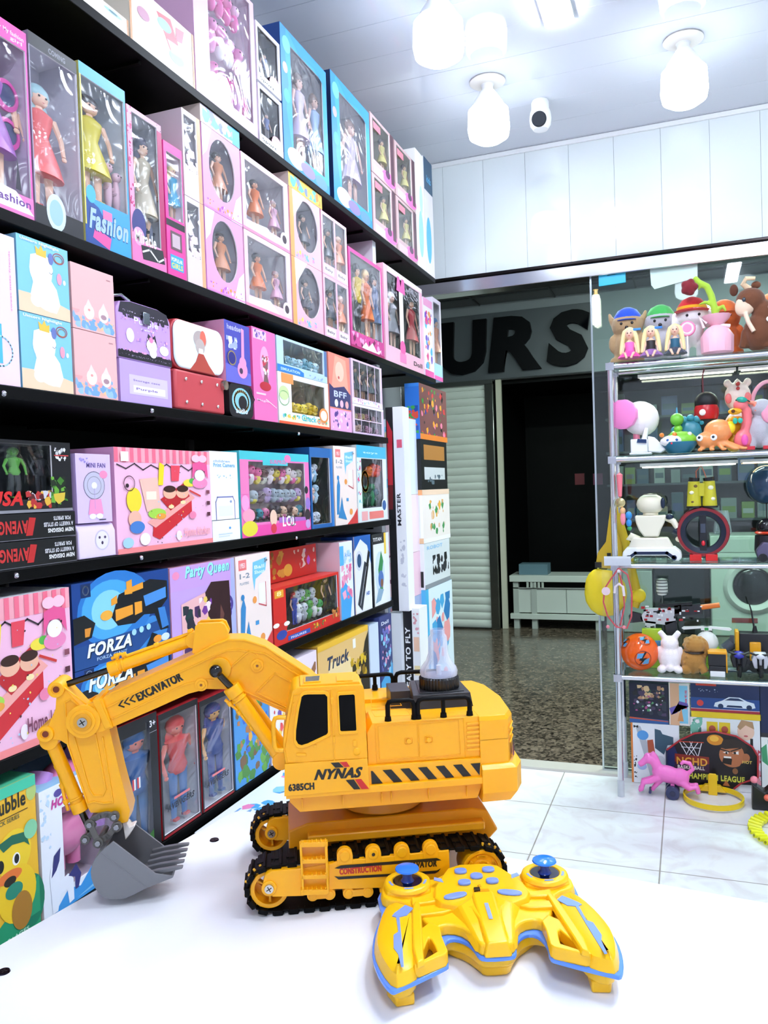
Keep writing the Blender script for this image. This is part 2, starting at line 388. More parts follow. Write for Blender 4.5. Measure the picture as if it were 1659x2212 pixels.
tag(M().lathe([(.07, 0), (.075, .02), (.055, .16), (.05, .2), (.04, .2), (.045, .16), (.06, .02), (0, .012)], (.27, YF + .2, .865), 'clear_plastic').build('glass_jug'), 'clear glass jug standing on the washing machine beyond the glass', 'jug')
tag(M().box(-1.0, YD + .8, 3.02, 0.2, YD + .9, 3.049, 'corridor_glow').build('corridor_fill_lamp'), 'long unseen tube lamp added on the corridor ceiling', 'lamp')  # both corridor strips are unseen, added to brighten the corridor
tag(M().box(.6, YD + 1.8, 3.02, 1.8, YD + 1.9, 3.049, 'corridor_glow').build('corridor_fill_lamp'), 'unseen tube lamp added on the corridor ceiling to the right', 'lamp')

# ------------------------------------------------------------------ ceiling lamps
def bulb(x, y, lab):
    t = thing('led_bulb', lab, 'light bulb', (x, y, CEIL), group='big LED bulbs hanging from the ceiling')
    m = M(); m.lathe([(.0, -.0005), (.066, -.0005), (.07, -.006), (.06, -.012), (.035, -.016)], (0, 0, 0), '#e6e0d6:p'); m.build('ceiling_rose', t)
    m = M(); m.lathe([(.03, -.012), (.022, -.02), (.022, -.045), (.03, -.055)], (0, 0, 0), '#f2f2f2:p'); m.build('lamp_holder', t)
    m = M(); m.lathe([(.028, -.04), (.04, -.058), (.058, -.085), (.064, -.10)], (0, 0, 0), '#f4f4f4:p'); m.build('bulb_base', t)
    m = M(); m.lathe([(.064, -.101), (.078, -.115), (.082, -.185), (.076, -.215), (.05, -.232), (0, -.238)], (0, 0, 0), 'bulb_glow'); m.build('bulb_glass', t)
for x, y, l in ((-.698, 3.15, 'lit bulb left of the security camera, near the front wall'), (.017, 3.15, 'lit bulb right of the security camera, near the front wall'),
                (-.706, 2.5, 'lit bulb cut by the top edge, left of the ceiling panel lamp')): bulb(x, y, l)
for x, y in ((.72, 3.15), (.72, 2.5), (.017, 1.2), (.72, 1.2), (.5, -.3)): bulb(x, y, 'lit bulb of the ceiling rows above the frame')
def panel(x, y, l):
    t = thing('ceiling_panel_lamp', l, 'ceiling lamp', (x, y, CEIL), group='slim ceiling panel lamps')
    M().box(-.05, -.3, -.012, .05, .3, -.0005, '#f0f0f0:p').build('lamp_frame', t)
    M().box(-.045, -.295, -.018, .045, .295, -.0125, 'panel_glow').build('diffuser', t)
panel(-.375, 2.54, 'slim white panel lamp on the ceiling at the top edge, between the bulbs')
panel(.35, .9, 'added unseen fill panel on the ceiling above the table')  # this panel and the next two are added, unseen, to brighten the room
panel(.6, 1.7, 'added unseen fill panel on the ceiling at the right, out of frame')
panel(.2, -.5, 'added unseen fill panel on the ceiling behind, at the right')
t = thing('security_camera', 'white dome security camera with black lens on the ceiling', 'security camera', (-.537, 3.40, CEIL))
M().lathe([(0, -.0005), (.032, -.0005), (.036, -.008), (.036, -.03), (.034, -.04)], (0, 0, 0), '#f5f5f5:p').build('mount', t)
m = M(); m.lathe([(.034, -.03), (.042, -.05), (.045, -.075), (.042, -.1), (.03, -.118), (0, -.124)], (0, 0, 0), '#f5f5f5:p'); m.build('dome', t)
m = M(); m.lathe([(.03, 0), (.03, .012), (.026, .016), (0, .017)], (0.0, -.032, -.088), '#20242a:g', ax=(.12, -.95, -.3)); m.build('lens', t)

# ------------------------------------------------------------------ left wall shelving
ZS = [2.30, 1.84, 1.545, 1.238, .93, .62]; YE = [3.56, 3.52, 2.87, 2.87, 2.87, 2.87]
t = thing('wall_shelving', 'black metal wall shelving packed with toy boxes along the left wall', 'shelving', (LX, .2, 0))
U = lambda x, y, z: (x - LX, y - .2, z)
def ubox(m, x0, y0, z0, x1, y1, z1, c): m.box(x0 - LX, y0 - .2, z0, x1 - LX, y1 - .2, z1, c); return m
ubox(M(), -1.445, .2, .1, -1.435, 2.87, 2.6, '#030304:k').build('back_panel', t)
for k, (z, ye) in enumerate(zip(ZS, YE)):
    m = M(); ubox(m, -1.43, .2, z - .022, LX + .004, ye, z - .0005, '#040405:k')
    for j in range(1, 9):
        yy = .2 + j * .42
        if yy < ye: ubox(m, -1.42, yy - .004, z - .03, LX - .01, yy + .004, z - .022, '#020202:k')
    m.build('shelf_board', t, bev=.0015)
for k, (px, py) in enumerate(((8, 850), (328, 887), (645, 937), (305, 1205), (35, 1243), (640, 1162), (600, 1405))):
    p = hit(px, py, 0, LX + .012); M().ball(p[0] - LX, p[1] - .2, p[2], .005, '#c9c9cf:m', n=10).build('bracket_bolt', t)
for yy in (1.25, 2.1):
    ubox(M(), -1.434, yy, .1, -1.42, yy + .03, 2.3, '#1a1a1c:p').build('slotted_upright', t)
ubox(M(), -1.43, 2.835, 0, LX - .02, 2.868, 2.3, '#d8dade:p').build('end_panel', t)
ubox(M(), -1.43, .35, .0, LX - .0, 2.82, .5, '#030304:k').build('plinth', t)

# ------------------------------------------------------------------ toy boxes
def art(m, W, H, s, y=0.0):
    """printed shapes on a box front of W x H, in fractions of it"""
    k = 0
    for cmd in s.split(';'):
        q = cmd.split()
        if not q: continue
        k += 1; yy = y - .0003 - k * .00006; o = q[0]
        if o == 'r':
            a, b, c_, d = map(float, q[1:5]); m.poly([(a * W, yy, b * H), (c_ * W, yy, b * H), (c_ * W, yy, d * H), (a * W, yy, d * H)], q[5])
        elif o == 'e':
            a, b, c_, d = map(float, q[1:5]); m.poly([((a + c_ * math.cos(i * .2618)) * W, yy, (b + d * math.sin(i * .2618)) * H) for i in range(24)], q[5])
        elif o == 'o':      # ring
            a, b, c_, d, w_ = map(float, q[1:6]); P0 = [((a + c_ * math.cos(i * .2618)) * W, (b + d * math.sin(i * .2618)) * H) for i in range(24)]
            m.ridge(P0, w_ * H, yy, yy + .0001, q[6])
        elif o == 'p':
            P0 = list(map(float, q[2:])); m.poly([(P0[i] * W, yy, P0[i + 1] * H) for i in range(0, len(P0), 2)], q[1])
        elif o == 'l':
            P0 = list(map(float, q[3:])); m.ridge([(P0[i] * W, P0[i + 1] * H) for i in range(0, len(P0), 2)], float(q[2]) * H, yy, yy + .0001, q[1], closed=False)
        elif o == 'F':      # upside-down lettering
            a, b, h, w_ = map(float, q[1:5]); m.text(' '.join(q[6:]), (a + w_) * W, (b + h) * H, h * H, q[5], y=yy, w_=w_ * W, bold=.04, d=(-1, 0), up=(0, -1))
        elif o in 'tTI':
            a, b, h, w_ = map(float, q[1:5]); tx = ' '.join(q[6:])
            if o == 't': m.text(tx, a * W, b * H, h * H, q[5], y=yy, w_=w_ * W, bold=.025, shear=0)
            elif o == 'I': m.text(tx, a * W, b * H, h * H, q[5], y=yy, w_=w_ * W, bold=.04, shear=.25)
            else: m.text(tx, a * W, b * H, h * W, q[5], y=yy, w_=w_ * H, bold=.03, d=(0, 1), up=(-1, 0))
        elif o == 's':      # small scattered print: x0 y0 x1 y1 count size seed colours...
            a, b, c_, d = map(float, q[1:5]); n = int(q[5]); sz = float(q[6]); rr = random.Random(int(q[7])); cs = q[8:]
            for i in range(int(n * 2.6)):
                x = rr.uniform(a, c_) * W; z = rr.uniform(b, d) * H; r_ = sz * H * rr.uniform(.5, 1.6); kk = rr.randint(4, 9); ph = rr.random() * 6
                m.poly([(min(max(x + r_ * rr.uniform(.6, 1.2) * math.cos(ph + 6.283 * j / kk), a * W), c_ * W), yy - i * .000001, min(max(z + r_ * rr.uniform(.6, 1.2) * math.sin(ph + 6.283 * j / kk), b * H), d * H)) for j in range(kk)], rr.choice(cs))
def rect_ray(cx, cy, a, x0, y0, x1, y1):
    dx, dy = math.cos(a), math.sin(a); t = 1e9
    if dx > 1e-9: t = min(t, (x1 - cx) / dx)
    if dx < -1e-9: t = min(t, (x0 - cx) / dx)
    if dy > 1e-9: t = min(t, (y1 - cy) / dy)
    if dy < -1e-9: t = min(t, (y0 - cy) / dy)
    return cx + dx * t, cy + dy * t
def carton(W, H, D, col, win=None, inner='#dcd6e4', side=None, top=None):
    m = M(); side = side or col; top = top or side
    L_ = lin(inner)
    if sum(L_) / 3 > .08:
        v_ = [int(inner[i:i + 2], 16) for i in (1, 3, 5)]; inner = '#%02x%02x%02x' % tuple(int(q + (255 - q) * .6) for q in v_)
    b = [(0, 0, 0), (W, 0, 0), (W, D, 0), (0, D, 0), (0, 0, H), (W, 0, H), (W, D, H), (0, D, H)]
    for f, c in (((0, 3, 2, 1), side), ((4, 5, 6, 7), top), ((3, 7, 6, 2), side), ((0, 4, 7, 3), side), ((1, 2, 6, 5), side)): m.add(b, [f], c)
    if not win: m.add(b, [(0, 1, 5, 4)], col); return m, None
    k, a, b_, c_, d = win
    if k == 'r': x0, z0, x1, z1 = a * W, b_ * H, c_ * W, d * H; cx, cz = (x0 + x1) / 2, (z0 + z1) / 2
    else: cx, cz = a * W, b_ * H; x0, x1, z0, z1 = (a - c_) * W, (a + c_) * W, (b_ - d) * H, (b_ + d) * H
    an = [i * math.pi / 14 for i in range(28)] + [math.atan2(q - cz, p - cx) % (2 * math.pi) for p in (0, W) for q in (0, H)]
    if k == 'r': an += [math.atan2(q - cz, p - cx) % (2 * math.pi) for p in (x0, x1) for q in (z0, z1)]
    an = sorted(set(round(x, 6) for x in an)); n = len(an); V = []
    inn = []
    for a_ in an:
        o = rect_ray(cx, cz, a_, 0, 0, W, H); V.append((o[0], 0, o[1]))
        if k == 'r': i_ = rect_ray(cx, cz, a_, x0, z0, x1, z1)
        else:
            tt = 1 / math.hypot(math.cos(a_) / (x1 - cx), math.sin(a_) / (z1 - cz)); i_ = (cx + math.cos(a_) * tt, cz + math.sin(a_) * tt)
        inn.append(i_)
    V += [(p[0], 0, p[1]) for p in inn] + [(p[0], .003, p[1]) for p in inn]
    m.add(V, [(i, (i + 1) % n, n + (i + 1) % n, n + i) for i in range(n)], col)
    m.add(V, [(n + i, n + (i + 1) % n, 2 * n + (i + 1) % n, 2 * n + i) for i in range(n)], '#f2eef2')
    e = .002; q = [(e, .003, e), (W - e, .003, e), (W - e, D - e, e), (e, D - e, e), (e, .003, H - e), (W - e, .003, H - e), (W - e, D - e, H - e), (e, D - e, H - e)]
    m.add(q, [(0, 1, 2, 3), (4, 7, 6, 5), (3, 2, 6, 7), (0, 3, 7, 4), (1, 5, 6, 2)], inner)
    m.add(V[2 * n:] + [(r[0], .003, r[1]) for r in []], [], inner)
    return m, (x0, z0, x1, z1)
def doll(par, x, y, z, h, hair='#e9c97a', top='#e060a0', bot='#e060a0', skin='#e8b898', pants=False, name='doll', bw=1.0):
    m = M(); k = h
    for s in (-1, 1):
        m.cyl((x + s * .05 * k, y, z), (x + s * .045 * k, y, z + .47 * k), .022 * k, skin if not pants else bot, r1=.042 * k, n=8)
        m.tube([(x + s * .1 * k, y, z + .76 * k), (x + s * .15 * k, y - .01 * k, z + .62 * k), (x + s * .14 * k, y - .06 * k, z + .48 * k)], .024 * k, skin, n=7, r1=.015 * k)
        m.ball(x + s * .14 * k, y - .065 * k, z + .46 * k, .02 * k, skin, n=8)
        m.box(x + s * .05 * k - .02 * k, y - .06 * k, z - .0, x + s * .05 * k + .02 * k, y + .02 * k, z + .025 * k, top)
    m.cyl((x, y, z + .74 * k), (x, y, z + .83 * k), .025 * k, skin, n=8); m.ball(x, y, z + .89 * k, .065 * k, skin, ry=.065 * k, rz=.08 * k, n=12)
    wide = lambda mm: setattr(mm, 'v', [(x + (a - x) * bw, y + (b - y) * min(1, .016 / (.1 * h)), c) for a, b, c in mm.v])
    wide(m); o = m.build(name, par)
    m = M()
    if pants: m.lathe([(.06 * k, .44 * k), (.085 * k, .5 * k), (.06 * k, .6 * k), (.09 * k, .7 * k), (.1 * k, .77 * k), (.04 * k, .8 * k)], (x, y, z), top, n=14)
    else: m.lathe([(.15 * k, .26 * k), (.12 * k, .38 * k), (.055 * k, .58 * k), (.08 * k, .68 * k), (.09 * k, .75 * k), (.04 * k, .79 * k)], (x, y, z), top, n=14)
    wide(m); m.build('outfit', o)
    m = M(); m.ball(x, y + .018 * k, z + .91 * k, .082 * k, hair, rz=.088 * k, n=12); m.ball(x, y + .04 * k, z + .78 * k, .085 * k, hair, ry=.04 * k, rz=.15 * k, n=10)
    wide(m); m.build('hair', o)
    e = M()
    for s in (-1, 1): e.ball(x + s * .025 * k, y - .062 * k, z + .885 * k, .009 * k, '#2a2a34', n=6)
    wide(e)
    e.poly([(x - .018 * k, y - .067 * k * min(1, .016 / (.1 * h)) - .0003, z + .84 * k), (x + .018 * k, y - .067 * k * min(1, .016 / (.1 * h)) - .0003, z + .84 * k), (x, y - .067 * k * min(1, .016 / (.1 * h)) - .0003, z + .832 * k)], '#c03a50'); e.build('face', o)
    return o
def toyb(par, x, y, z, w_, h, cs, seed=1, name='toy'):
    """a group of rounded toy pieces behind a window"""
    r_ = random.Random(seed); n = max(2, int(w_ * 30)); m = M()
    for i in range(n):
        cx = x - w_ / 2 + w_ * (i + .5) / n; rr = min(w_ / n * .5, h * .4); hh = h * r_.uniform(.75, 1); c1, c2 = r_.choice(cs), r_.choice(cs)
        m.ball(cx, y, z + hh - rr * .8, rr * .9, c1, ry=min(rr * .8, .018), rz=rr * .8, n=12)
        m.ball(cx, y + .002, z + (hh - rr) * .5, rr * .75, c2, ry=min(rr * .7, .016), rz=(hh - rr) * .5, n=10)
        for s_ in (-1, 1): m.ball(cx + s_ * rr * .7, y, z + (hh - rr) * .55, rr * .3, c1, ry=.008, n=8); m.ball(cx + s_ * rr * .35, y - min(rr * .7, .015), z + hh - rr * .7, rr * .13, '#1c1a20', n=6)
    return m.build(name, par)
NB = []
def B(name, lab, cat, zb, xl, xr, yt, D, col, a='', win=None, inner='#dcd6e4', side=None, top=None, fx=LX, figs=(), toys=(), film=True, H=None, group=None, sidea='', off=0):
    zc_ = max([q for q in ZS if q <= zb + .001] + [0]) if fx == LX else zb
    y0 = col_y(xl, zc_, fx - off) + .0012; y1 = col_y(xr, zc_, fx - off) - .0012
    if H is None: H = row_z(yt, fx - off, y0) - zb
    H -= .0012; W = y1 - y0
    t = thing(name, lab, cat, (fx - off, y0, zb + .0004), math.pi / 2, group)
    m, wr = carton(W, H, D, col, win, inner, side, top); art(m, W, H, a)
    if sidea:      # print on the left side, which faces the camera
        sm = M(); art(sm, D, H, sidea)
        m2 = [(v[1], D - v[0], v[2]) for v in sm.v]
        b = len(m.v); m.v += [(q[0] if True else 0, q[1], q[2]) for q in m2]
        for f, i in zip(sm.f, sm.m): m.f.append([b + j for j in f]); m.m.append(m.mi(sm.keys[i]))
    m.build('carton', t, smooth=0)
    if wr:
        x0, z0, x1, z1 = wr
        if film:
            f = M(); f.box(x0 - .001, .0035, z0 - .001, x1 + .001, .0043, z1 + .001, 'clear_film'); f.build('clear_window', t, smooth=0)
        for q in figs:
            u, hf = q[0], q[1]; hh_ = (z1 - z0) * hf; dd_ = min(.024, D * .4); sh_ = min(dd_ * .8 * (y0 + u * W) / abs(LX), W * .92 - u * W); doll(t, u * W + max(0, sh_), dd_, z0 + .004, hh_, *q[2:], bw=(1.75 if cat == 'toy box' and name == 'action_figure_box' else min(1.7, max(1.0, (x1 - x0) / len(figs) / (hh_ * .34)))))
        for q in toys:
            u, v, w_, hf, cs = q[:5]; toyb(t, u * W + min(.022 * .8 * (y0 + u * W) / abs(LX), W * .1), min(D * .4, .024), z0 + v * (z1 - z0) + .001, w_ * (x1 - x0), hf * (z1 - z0), cs.split(), seed=int(u * 97 + v * 31 + 3))
    NB.append((name, zb, y0, y1, H)); return H + .0012
z = ZS[0]
CR = '#efe3d0'
TRUCK = 'p #cf4a56 .40 .86 .62 .92 .78 .42 .60 .36;e .52 .72 .11 .10 #8fc8bc;e .70 .30 .12 .11 #8fc8bc;p #e0a6b4 .55 .52 .85 .58 .9 .40 .62 .34;e .2 .60 .09 .1 #b87a94;p #d86070 .7 .86 .84 .9 .8 .66 .7 .62;r .0 0 .03 1 #c8884e;r .97 0 1 1 #c8884e'
B('toy_carton', 'cream carton printed with toy wheels on the top shelf, cut by the top edge', 'toy box', z, 150, 279, -60, .3, CR, 'e .72 .72 .16 .12 #9fd0c8;e .72 .72 .08 .06 #4a6a78;r .97 0 1 1 #c8884e', group=None)
h = B('toy_carton', 'cream carton with a printed red toy truck, left of the tall pink box', 'toy box', z, 281, 422, -50, .3, CR, TRUCK)
h = B('doll_box', 'tall pink window box at the ceiling, full of pink play pieces', 'toy box', z, 424, 558, -140, .22, '#eab8dc', 't .3 .03 .05 .4 #ffffff Girl', ('r', .22, .09, .93, .97), '#e8b6dc', toys=[(.55, 0, .9, .3, '#e84aa8 #f8d0ec #d890c8 #ffffff'), (.5, .36, .8, .28, '#f090c8 #ffffff #e8a0d8'), (.5, .7, .7, .25, '#f8c8e8 #ef62b0 #ffffff')])
HS = (row_z(50, LX, col_y(565, z, LX)) - z)
for i in (0, 1):
    B('figure_box', ['lower', 'upper'][i] + ' of two stacked black and white window boxes on the top shelf', 'toy box', z + i * HS * .52 if i else z, 561, 613, 0, .2, '#e8e6ec', 'r 0 0 1 .13 #f4f4f4;t .1 .03 .07 .6 #333 Sport;e .72 .2 .2 .1 #f0a8b8;r .5 .1 .96 .2 #f2b4c4', ('r', .07, .15, .9, .93), '#1b1d24', figs=[(.35, .7, '#222', '#5a6a9a', '#333', '#cfa890', True)], H=HS * .5)
BLA = 'p #2a8ad0 0 0 0 1 .12 1 .09 .8 .14 .6 .08 .4 .15 .2 .2 .07 1 .07 1 0;p #2f93dc .12 1 1 1 1 .85 .7 .93 .4 .9;e .12 .88 .08 .06 #6fc4f0;e .1 .5 .06 .05 #48b4f0;e .08 .7 .05 .04 #b8a8e4;e .25 .08 .18 .07 #eef4ff;e .5 .06 .16 .05 #8a7ad0;e .8 .05 .14 .05 #5f8ce0'
B('doll_box', 'left of two large bright blue window boxes on the top shelf', 'toy box', z, 614, 713, 45, .22, '#3aa0e4', BLA, ('r', .2, .12, .9, .9), '#a8a0ac', side='#2a4f94', figs=[(.38, .9, '#5a4038', '#c8b8d8', '#c8b8d8', '#d8b0a0'), (.72, .85, '#6a5048', '#8fb0d8', '#8fb0d8', '#d8b0a0')])
B('doll_box', 'right of two large bright blue window boxes on the top shelf', 'toy box', z, 722, 805, 148, .22, '#3aa0e4', BLA, ('r', .2, .12, .9, .9), '#a8a0ac', side='#1f3560', figs=[(.5, .9, '#7a5a50', '#c8b8d8', '#c8b8d8', '#d8b0a0')])
HS = (row_z(240, LX, col_y(807, z, LX)) - z)
for j, (xa, xb, w_) in enumerate(((807, 857, 'left'), (859, 902, 'right'))):
    for i in (0, 1):
        B('doll_box', ['lower', 'upper'][i] + ' small pink and brown window box of the ' + w_ + ' stack, top shelf far end', 'toy box', z + i * HS * .505, xa, xb, 0, .2, '#c8a8a8', 'e .75 .14 .3 .12 #ef70b4;r .08 .02 .5 .16 #f4c0dc;e .7 .2 .1 .07 #5a3a54;r .12 .78 .42 .9 #f08090;r .85 .1 1 1 #5a3a44', ('r', .1, .24, .8, .95), '#8a8458', figs=[(.5, .85, '#3a3030', '#d8cc78', '#333', '#d8b090')], H=HS * .5)
B('toy_box', 'white box with pale blue swirls at the far end of the top shelf', 'toy box', z, 904, 921, 318, .25, '#f4f6fa', 'e .5 .3 .3 .2 #9fd8f4;e .6 .6 .2 .12 #bfe4f8', side='#f6f2ec')
B('toy_box', 'white box with dark blue top label, last on the top shelf', 'toy box', z, 922, 940, 335, .25, '#f2ecf2', 'r 0 .72 1 1 #2c5270;e .4 .3 .3 .2 #55bdf0;t .3 .8 .06 .5 #55bdf0 kids')

# second row: doll boxes
z = ZS[1]
B('doll_box', 'pink window box with sunglasses and fashion lettering, cut by the left edge', 'toy box', z, -62, 75, -20, .08, '#ef5aae', 'r 0 .9 1 1 #ec4fa8;t .5 .935 .03 .45 #ffd0ec 3+ My fashion;t .72 .91 .025 .2 #ffd0ec girl;r 0 0 1 .11 #f07ab8;p #fdf2fa .0 .02 0 .14 .7 .12 1 .02;t .35 .05 .045 .6 #6a3a8a fashion;p #241c30 .7 .13 .8 .13 .765 .24 .75 .3 .735 .24', ('r', .05, .11, .97, .9), '#b48cc4', toys=[(.25, .05, .4, .4, '#7a2a6a #c8428c')], figs=[(.35, .95, '#caa070', '#a860b8', '#a860b8', '#e8b898')])
# round toy sunglasses are shown inside the first box
sg = [o for o in bpy.data.objects if o.get('label', '').startswith('pink window box with sun')][0]
m = M(); gx = col_y(75, ZS[1], LX) - sg.location.y - .035
for zz in (.14, .205): m.lathe([(.018, 0), (.026, 0), (.027, .006), (.019, .008), (.018, 0)], (gx, .022, zz), '#d84aa0:p', ax=(0, -1, 0)); m.cyl((gx, .022, zz), (gx, .016, zz), .02, '#3a3f6a:g')
m.build('toy_sunglasses', [o for o in bpy.data.objects if o.get('label', '').startswith('pink window box with sun')][0])
B('doll_box', 'clear box with a coral dress doll and black caps on the second shelf', 'toy box', z, 77, 182, 62, .09, '#9a94a8', 'r 0 .93 1 1 #17161a;t .4 .945 .03 .35 #8a8a94 COMING;r 0 0 1 .1 #1c1b20;e .42 .09 .2 .1 #cfe4f4;e .42 .09 .14 .07 #9fc4e4', ('r', .02, .1, .98, .93), '#aaa4be', figs=[(.2, .82, '#9fc4c8', '#e86060', '#e86060', '#f0c4a8')])
B('doll_box', 'blue window box with Fashion lettering and a doll in yellow', 'toy box', z, 185, 285, 128, .09, '#3f9fe0', 'r 0 .93 1 1 #45a9ea;p #1f4a94 0 0 0 .26 .3 .22 .55 .1 .5 0;p #e8559c .15 .04 .2 .1 .55 .07 .5 0;p #3aa0e4 .5 0 .6 .1 .95 .14 1 0;I .06 .08 .13 .88 #16306e Fashion;I .08 .085 .12 .86 #a8c4f4 Fashion;r .38 .17 .58 .22 #f078a8;e .14 .28 .1 .05 #4ab4ee;r .0 .1 .03 .93 #d8cc60', ('r', .03, .26, .96, .93), '#a8b4c4', side='#d8d078', figs=[(.22, .92, '#2a2024', '#d8c820', '#d8c820', '#e8b898')], toys=[(.75, 0, .4, .5, '#f0a0b0 #e8c0cc')])
B('doll_box', 'magenta dotted box with a dark haired doll on the second shelf', 'toy box', z, 286, 361, 222, .07, '#f2a0c4', 'r 0 0 1 .14 #f07ab4;s 0 .14 .12 1 14 .008 3 #c8286c #d84080;s .86 .14 1 1 14 .008 4 #1c1418 #881848;r .86 .1 1 .95 #b81e62;e .22 .24 .2 .11 #33377a;e .2 .17 .16 .06 #e8a4c4;p #1a1a1e .25 .12 .9 .14 .95 .05 .3 .03;t .1 .13 .08 .6 #ffffff Miracle;l #ffffff .012 .3 .08 .5 .11 .75 .05 .9 .08', ('r', .13, .15, .86, .97), '#99a0ae', figs=[(.45, .9, '#2a2a48', '#c8bca0', '#33384a', '#e4b898')], toys=[(.6, 0, .6, .35, '#2c3442 #6a7288')])
B('doll_box', 'slim hot pink box with a small lower window on the second shelf', 'toy box', z, 363, 404, 300, .07, '#ec3f9a', 'r 0 .37 1 .42 #1a1216;r .15 .05 .85 .16 #35a8dc;t .2 .11 .03 .6 #fff POPULAR;t .2 .06 .04 .6 #f0e040 GIRLS;r .2 .2 .8 .34 #6a4a54;r .28 .22 .7 .32 #c8b0b8', ('r', .15, .44, .95, .93), '#e8b4c8', figs=[(.5, .9, '#e8d090', '#4ab4dc', '#4ab4dc', '#e8b898')])
HT = row_z(262, LX, col_y(449, z, LX)) - z; HH = HT / 2
OV = 'p #fafafe 0 1 .25 1 .12 .7 0 .6;p #fafafe 1 0 .7 0 .85 .3 1 .4;s .05 .02 .95 .12 8 .02 5 #f8f0fc #c060c8 #f0a040;l #e890d4 .02 0 .02 1 .02'
def pair(xa, xb, la, lb, **k):
    for i, l in ((0, lb), (1, la)): B(lab=l, zb=z + i * HH, xl=xa, xr=xb, yt=0, H=HH, **k)
pair(406, 446, 'upper clear and cream box left of the oval window boxes', 'lower clear and pale pink box left of the oval window boxes', name='doll_box', cat='toy box', D=.1, col='#f0dce4', a='r 0 0 1 .3 #f4d4e0;r .8 0 1 1 #f0b080;s .1 .3 .8 .9 8 .05 9 #fbeef4 #e8d0dc', win=('r', .1, .32, .75, .94), inner='#e8dfe6', toys=[(.5, 0, .8, .6, '#fff #f4dce8')])
pair(448, 530, 'upper purple box with an oval window, nearer pair', 'lower purple box with an oval window, nearer pair', name='doll_box', cat='toy box', D=.1, col='#eca4dc', a=OV, win=('e', .5, .56, .34, .38), inner='#9c96b0', figs=[(.42, .86, '#3a2c2c', '#d88a5a', '#333', '#e0ac8c')])
pair(532, 632, 'upper pale pink box with a wide window holding dolls', 'lower pale pink box with a wide window holding dolls', name='doll_box', cat='toy box', D=.1, col='#f6cadc', a='r 0 0 1 .04 #f090b0;p #fdfdff .05 .13 .5 .18 .7 .04 .05 .04;e .88 .16 .09 .1 #fbe4ee;e .88 .16 .05 .06 #4a3a44', win=('r', .07, .15, .9, .93), inner='#b8b2bc', figs=[(.28, .85, '#2a2024', '#e87830', '#333', '#e0ac8c'), (.68, .7, '#b89090', '#e8b0c8', '#e8b0c8', '#e8bca0')])
pair(634, 700, 'upper orange edged box with an oval window, farther pair', 'lower orange edged box with an oval window, farther pair', name='doll_box', cat='toy box', D=.1, col='#f0b4c0', a='r 0 0 .12 1 #f2a860;p #fafafe .1 1 .5 1 .12 .6;s .1 .02 .9 .14 7 .03 6 #f8e060 #f090c8 #80b8f0', win=('e', .55, .56, .36, .38), inner='#8c8496', figs=[(.45, .8, '#2a2226', '#39323c', '#39323c', '#d8a88c')])
pair(702, 757, 'upper twin window doll box with pink labels', 'lower twin window doll box with pink labels', name='doll_box', cat='toy box', D=.1, col='#f2b8d0', a='r .06 .03 .42 .16 #fbe8f0;t .1 .06 .06 .28 #40303a Baby;r .56 .03 .94 .16 #fbe8f0;t .6 .06 .06 .28 #40303a Baby;r .47 0 .53 1 #eeb0c8', win=('r', .06, .18, .94, .95), inner='#a8b4c0', figs=[(.27, .85, '#33282c', '#333840', '#333', '#d8a88c'), (.75, .85, '#e8c8b0', '#f0a080', '#f0a080', '#e8b898')])
FLP = 's .05 .1 .95 .9 7 .3 8 #62b8e8 #f0f0ff #7a8ae0 #f4a0d0;r .8 0 1 1 #58c0e8'
fz = z + HT + .0005
for l, xa, xb, c_ in (('pastel striped carton lying flat on the nearer oval window boxes', 447, 531, '#f3e4f0'), ('yellow and teal carton lying flat on the farther oval window boxes', 634, 706, '#f0bc4a')):
    B('toy_box', l, 'toy box', fz, xa, xb, 0, .16, c_, FLP if c_[1:3] == 'f3' else 's .05 .1 .95 .9 7 .3 8 #62c8c8 #f8d060 #7a8ae0 #f08a40', side='#f0dcd0', H=.045)
B('doll_box', 'deep magenta window box of two tall dolls on the second shelf', 'toy box', z, 759, 831, 530, .09, '#cf4a90', 's .02 .02 .98 .16 16 .03 11 #f2a8d0 #7a1850 #d84898;p #ffffff .3 .03 .42 .1 .5 .06 .62 .12 .75 .04 .9 .08 .8 .01;r 0 0 1 .025 #a82064', ('r', .05, .17, .95, .96), '#8a93a4', figs=[(.25, .95, '#2a2226', '#d8b828', '#333', '#d8a88c', True), (.52, .95, '#e8c080', '#e07030', '#e07030', '#e0ac8c'), (.8, .95, '#2a2a34', '#54688a', '#54688a', '#d8a88c')])
B('doll_box', 'pink framed box with a dark window and a white straw, second shelf', 'toy box', z, 834, 917, 566, .09, '#f4b8cc', 'r .1 .95 1 1 #f0e0dc;r .36 .18 .46 .8 #faf4f0;p #ee5aa4 .3 .8 .33 .96 .38 .96 .41 .86 .44 .96 .5 .96 .52 .8;e .42 .2 .07 .08 #ee5aa4;r .34 .04 .5 .14 #f080b8;t .7 .06 .05 .24 #3a2630 Doll', ('r', .08, .17, .92, .94), '#34323a', figs=[(.2, .8, '#e8e0d8', '#8a8a90', '#8a8a90', '#e0b4a0'), (.7, .9, '#1c1a1e', '#b83a44', '#b83a44', '#d8a88c')])
B('doll_box', 'small striped box at the far end of the second shelf', 'toy box', z, 919, 938, 640, .06, '#fbf4fb', 's .1 .1 .9 .85 12 .05 2 #e84a8c #58bce8 #f0a860 #7a5ac8;r 0 .9 1 1 #f4a8d0;r 0 0 1 .08 #ef5aa4', side='#f4e8f4', figs=())
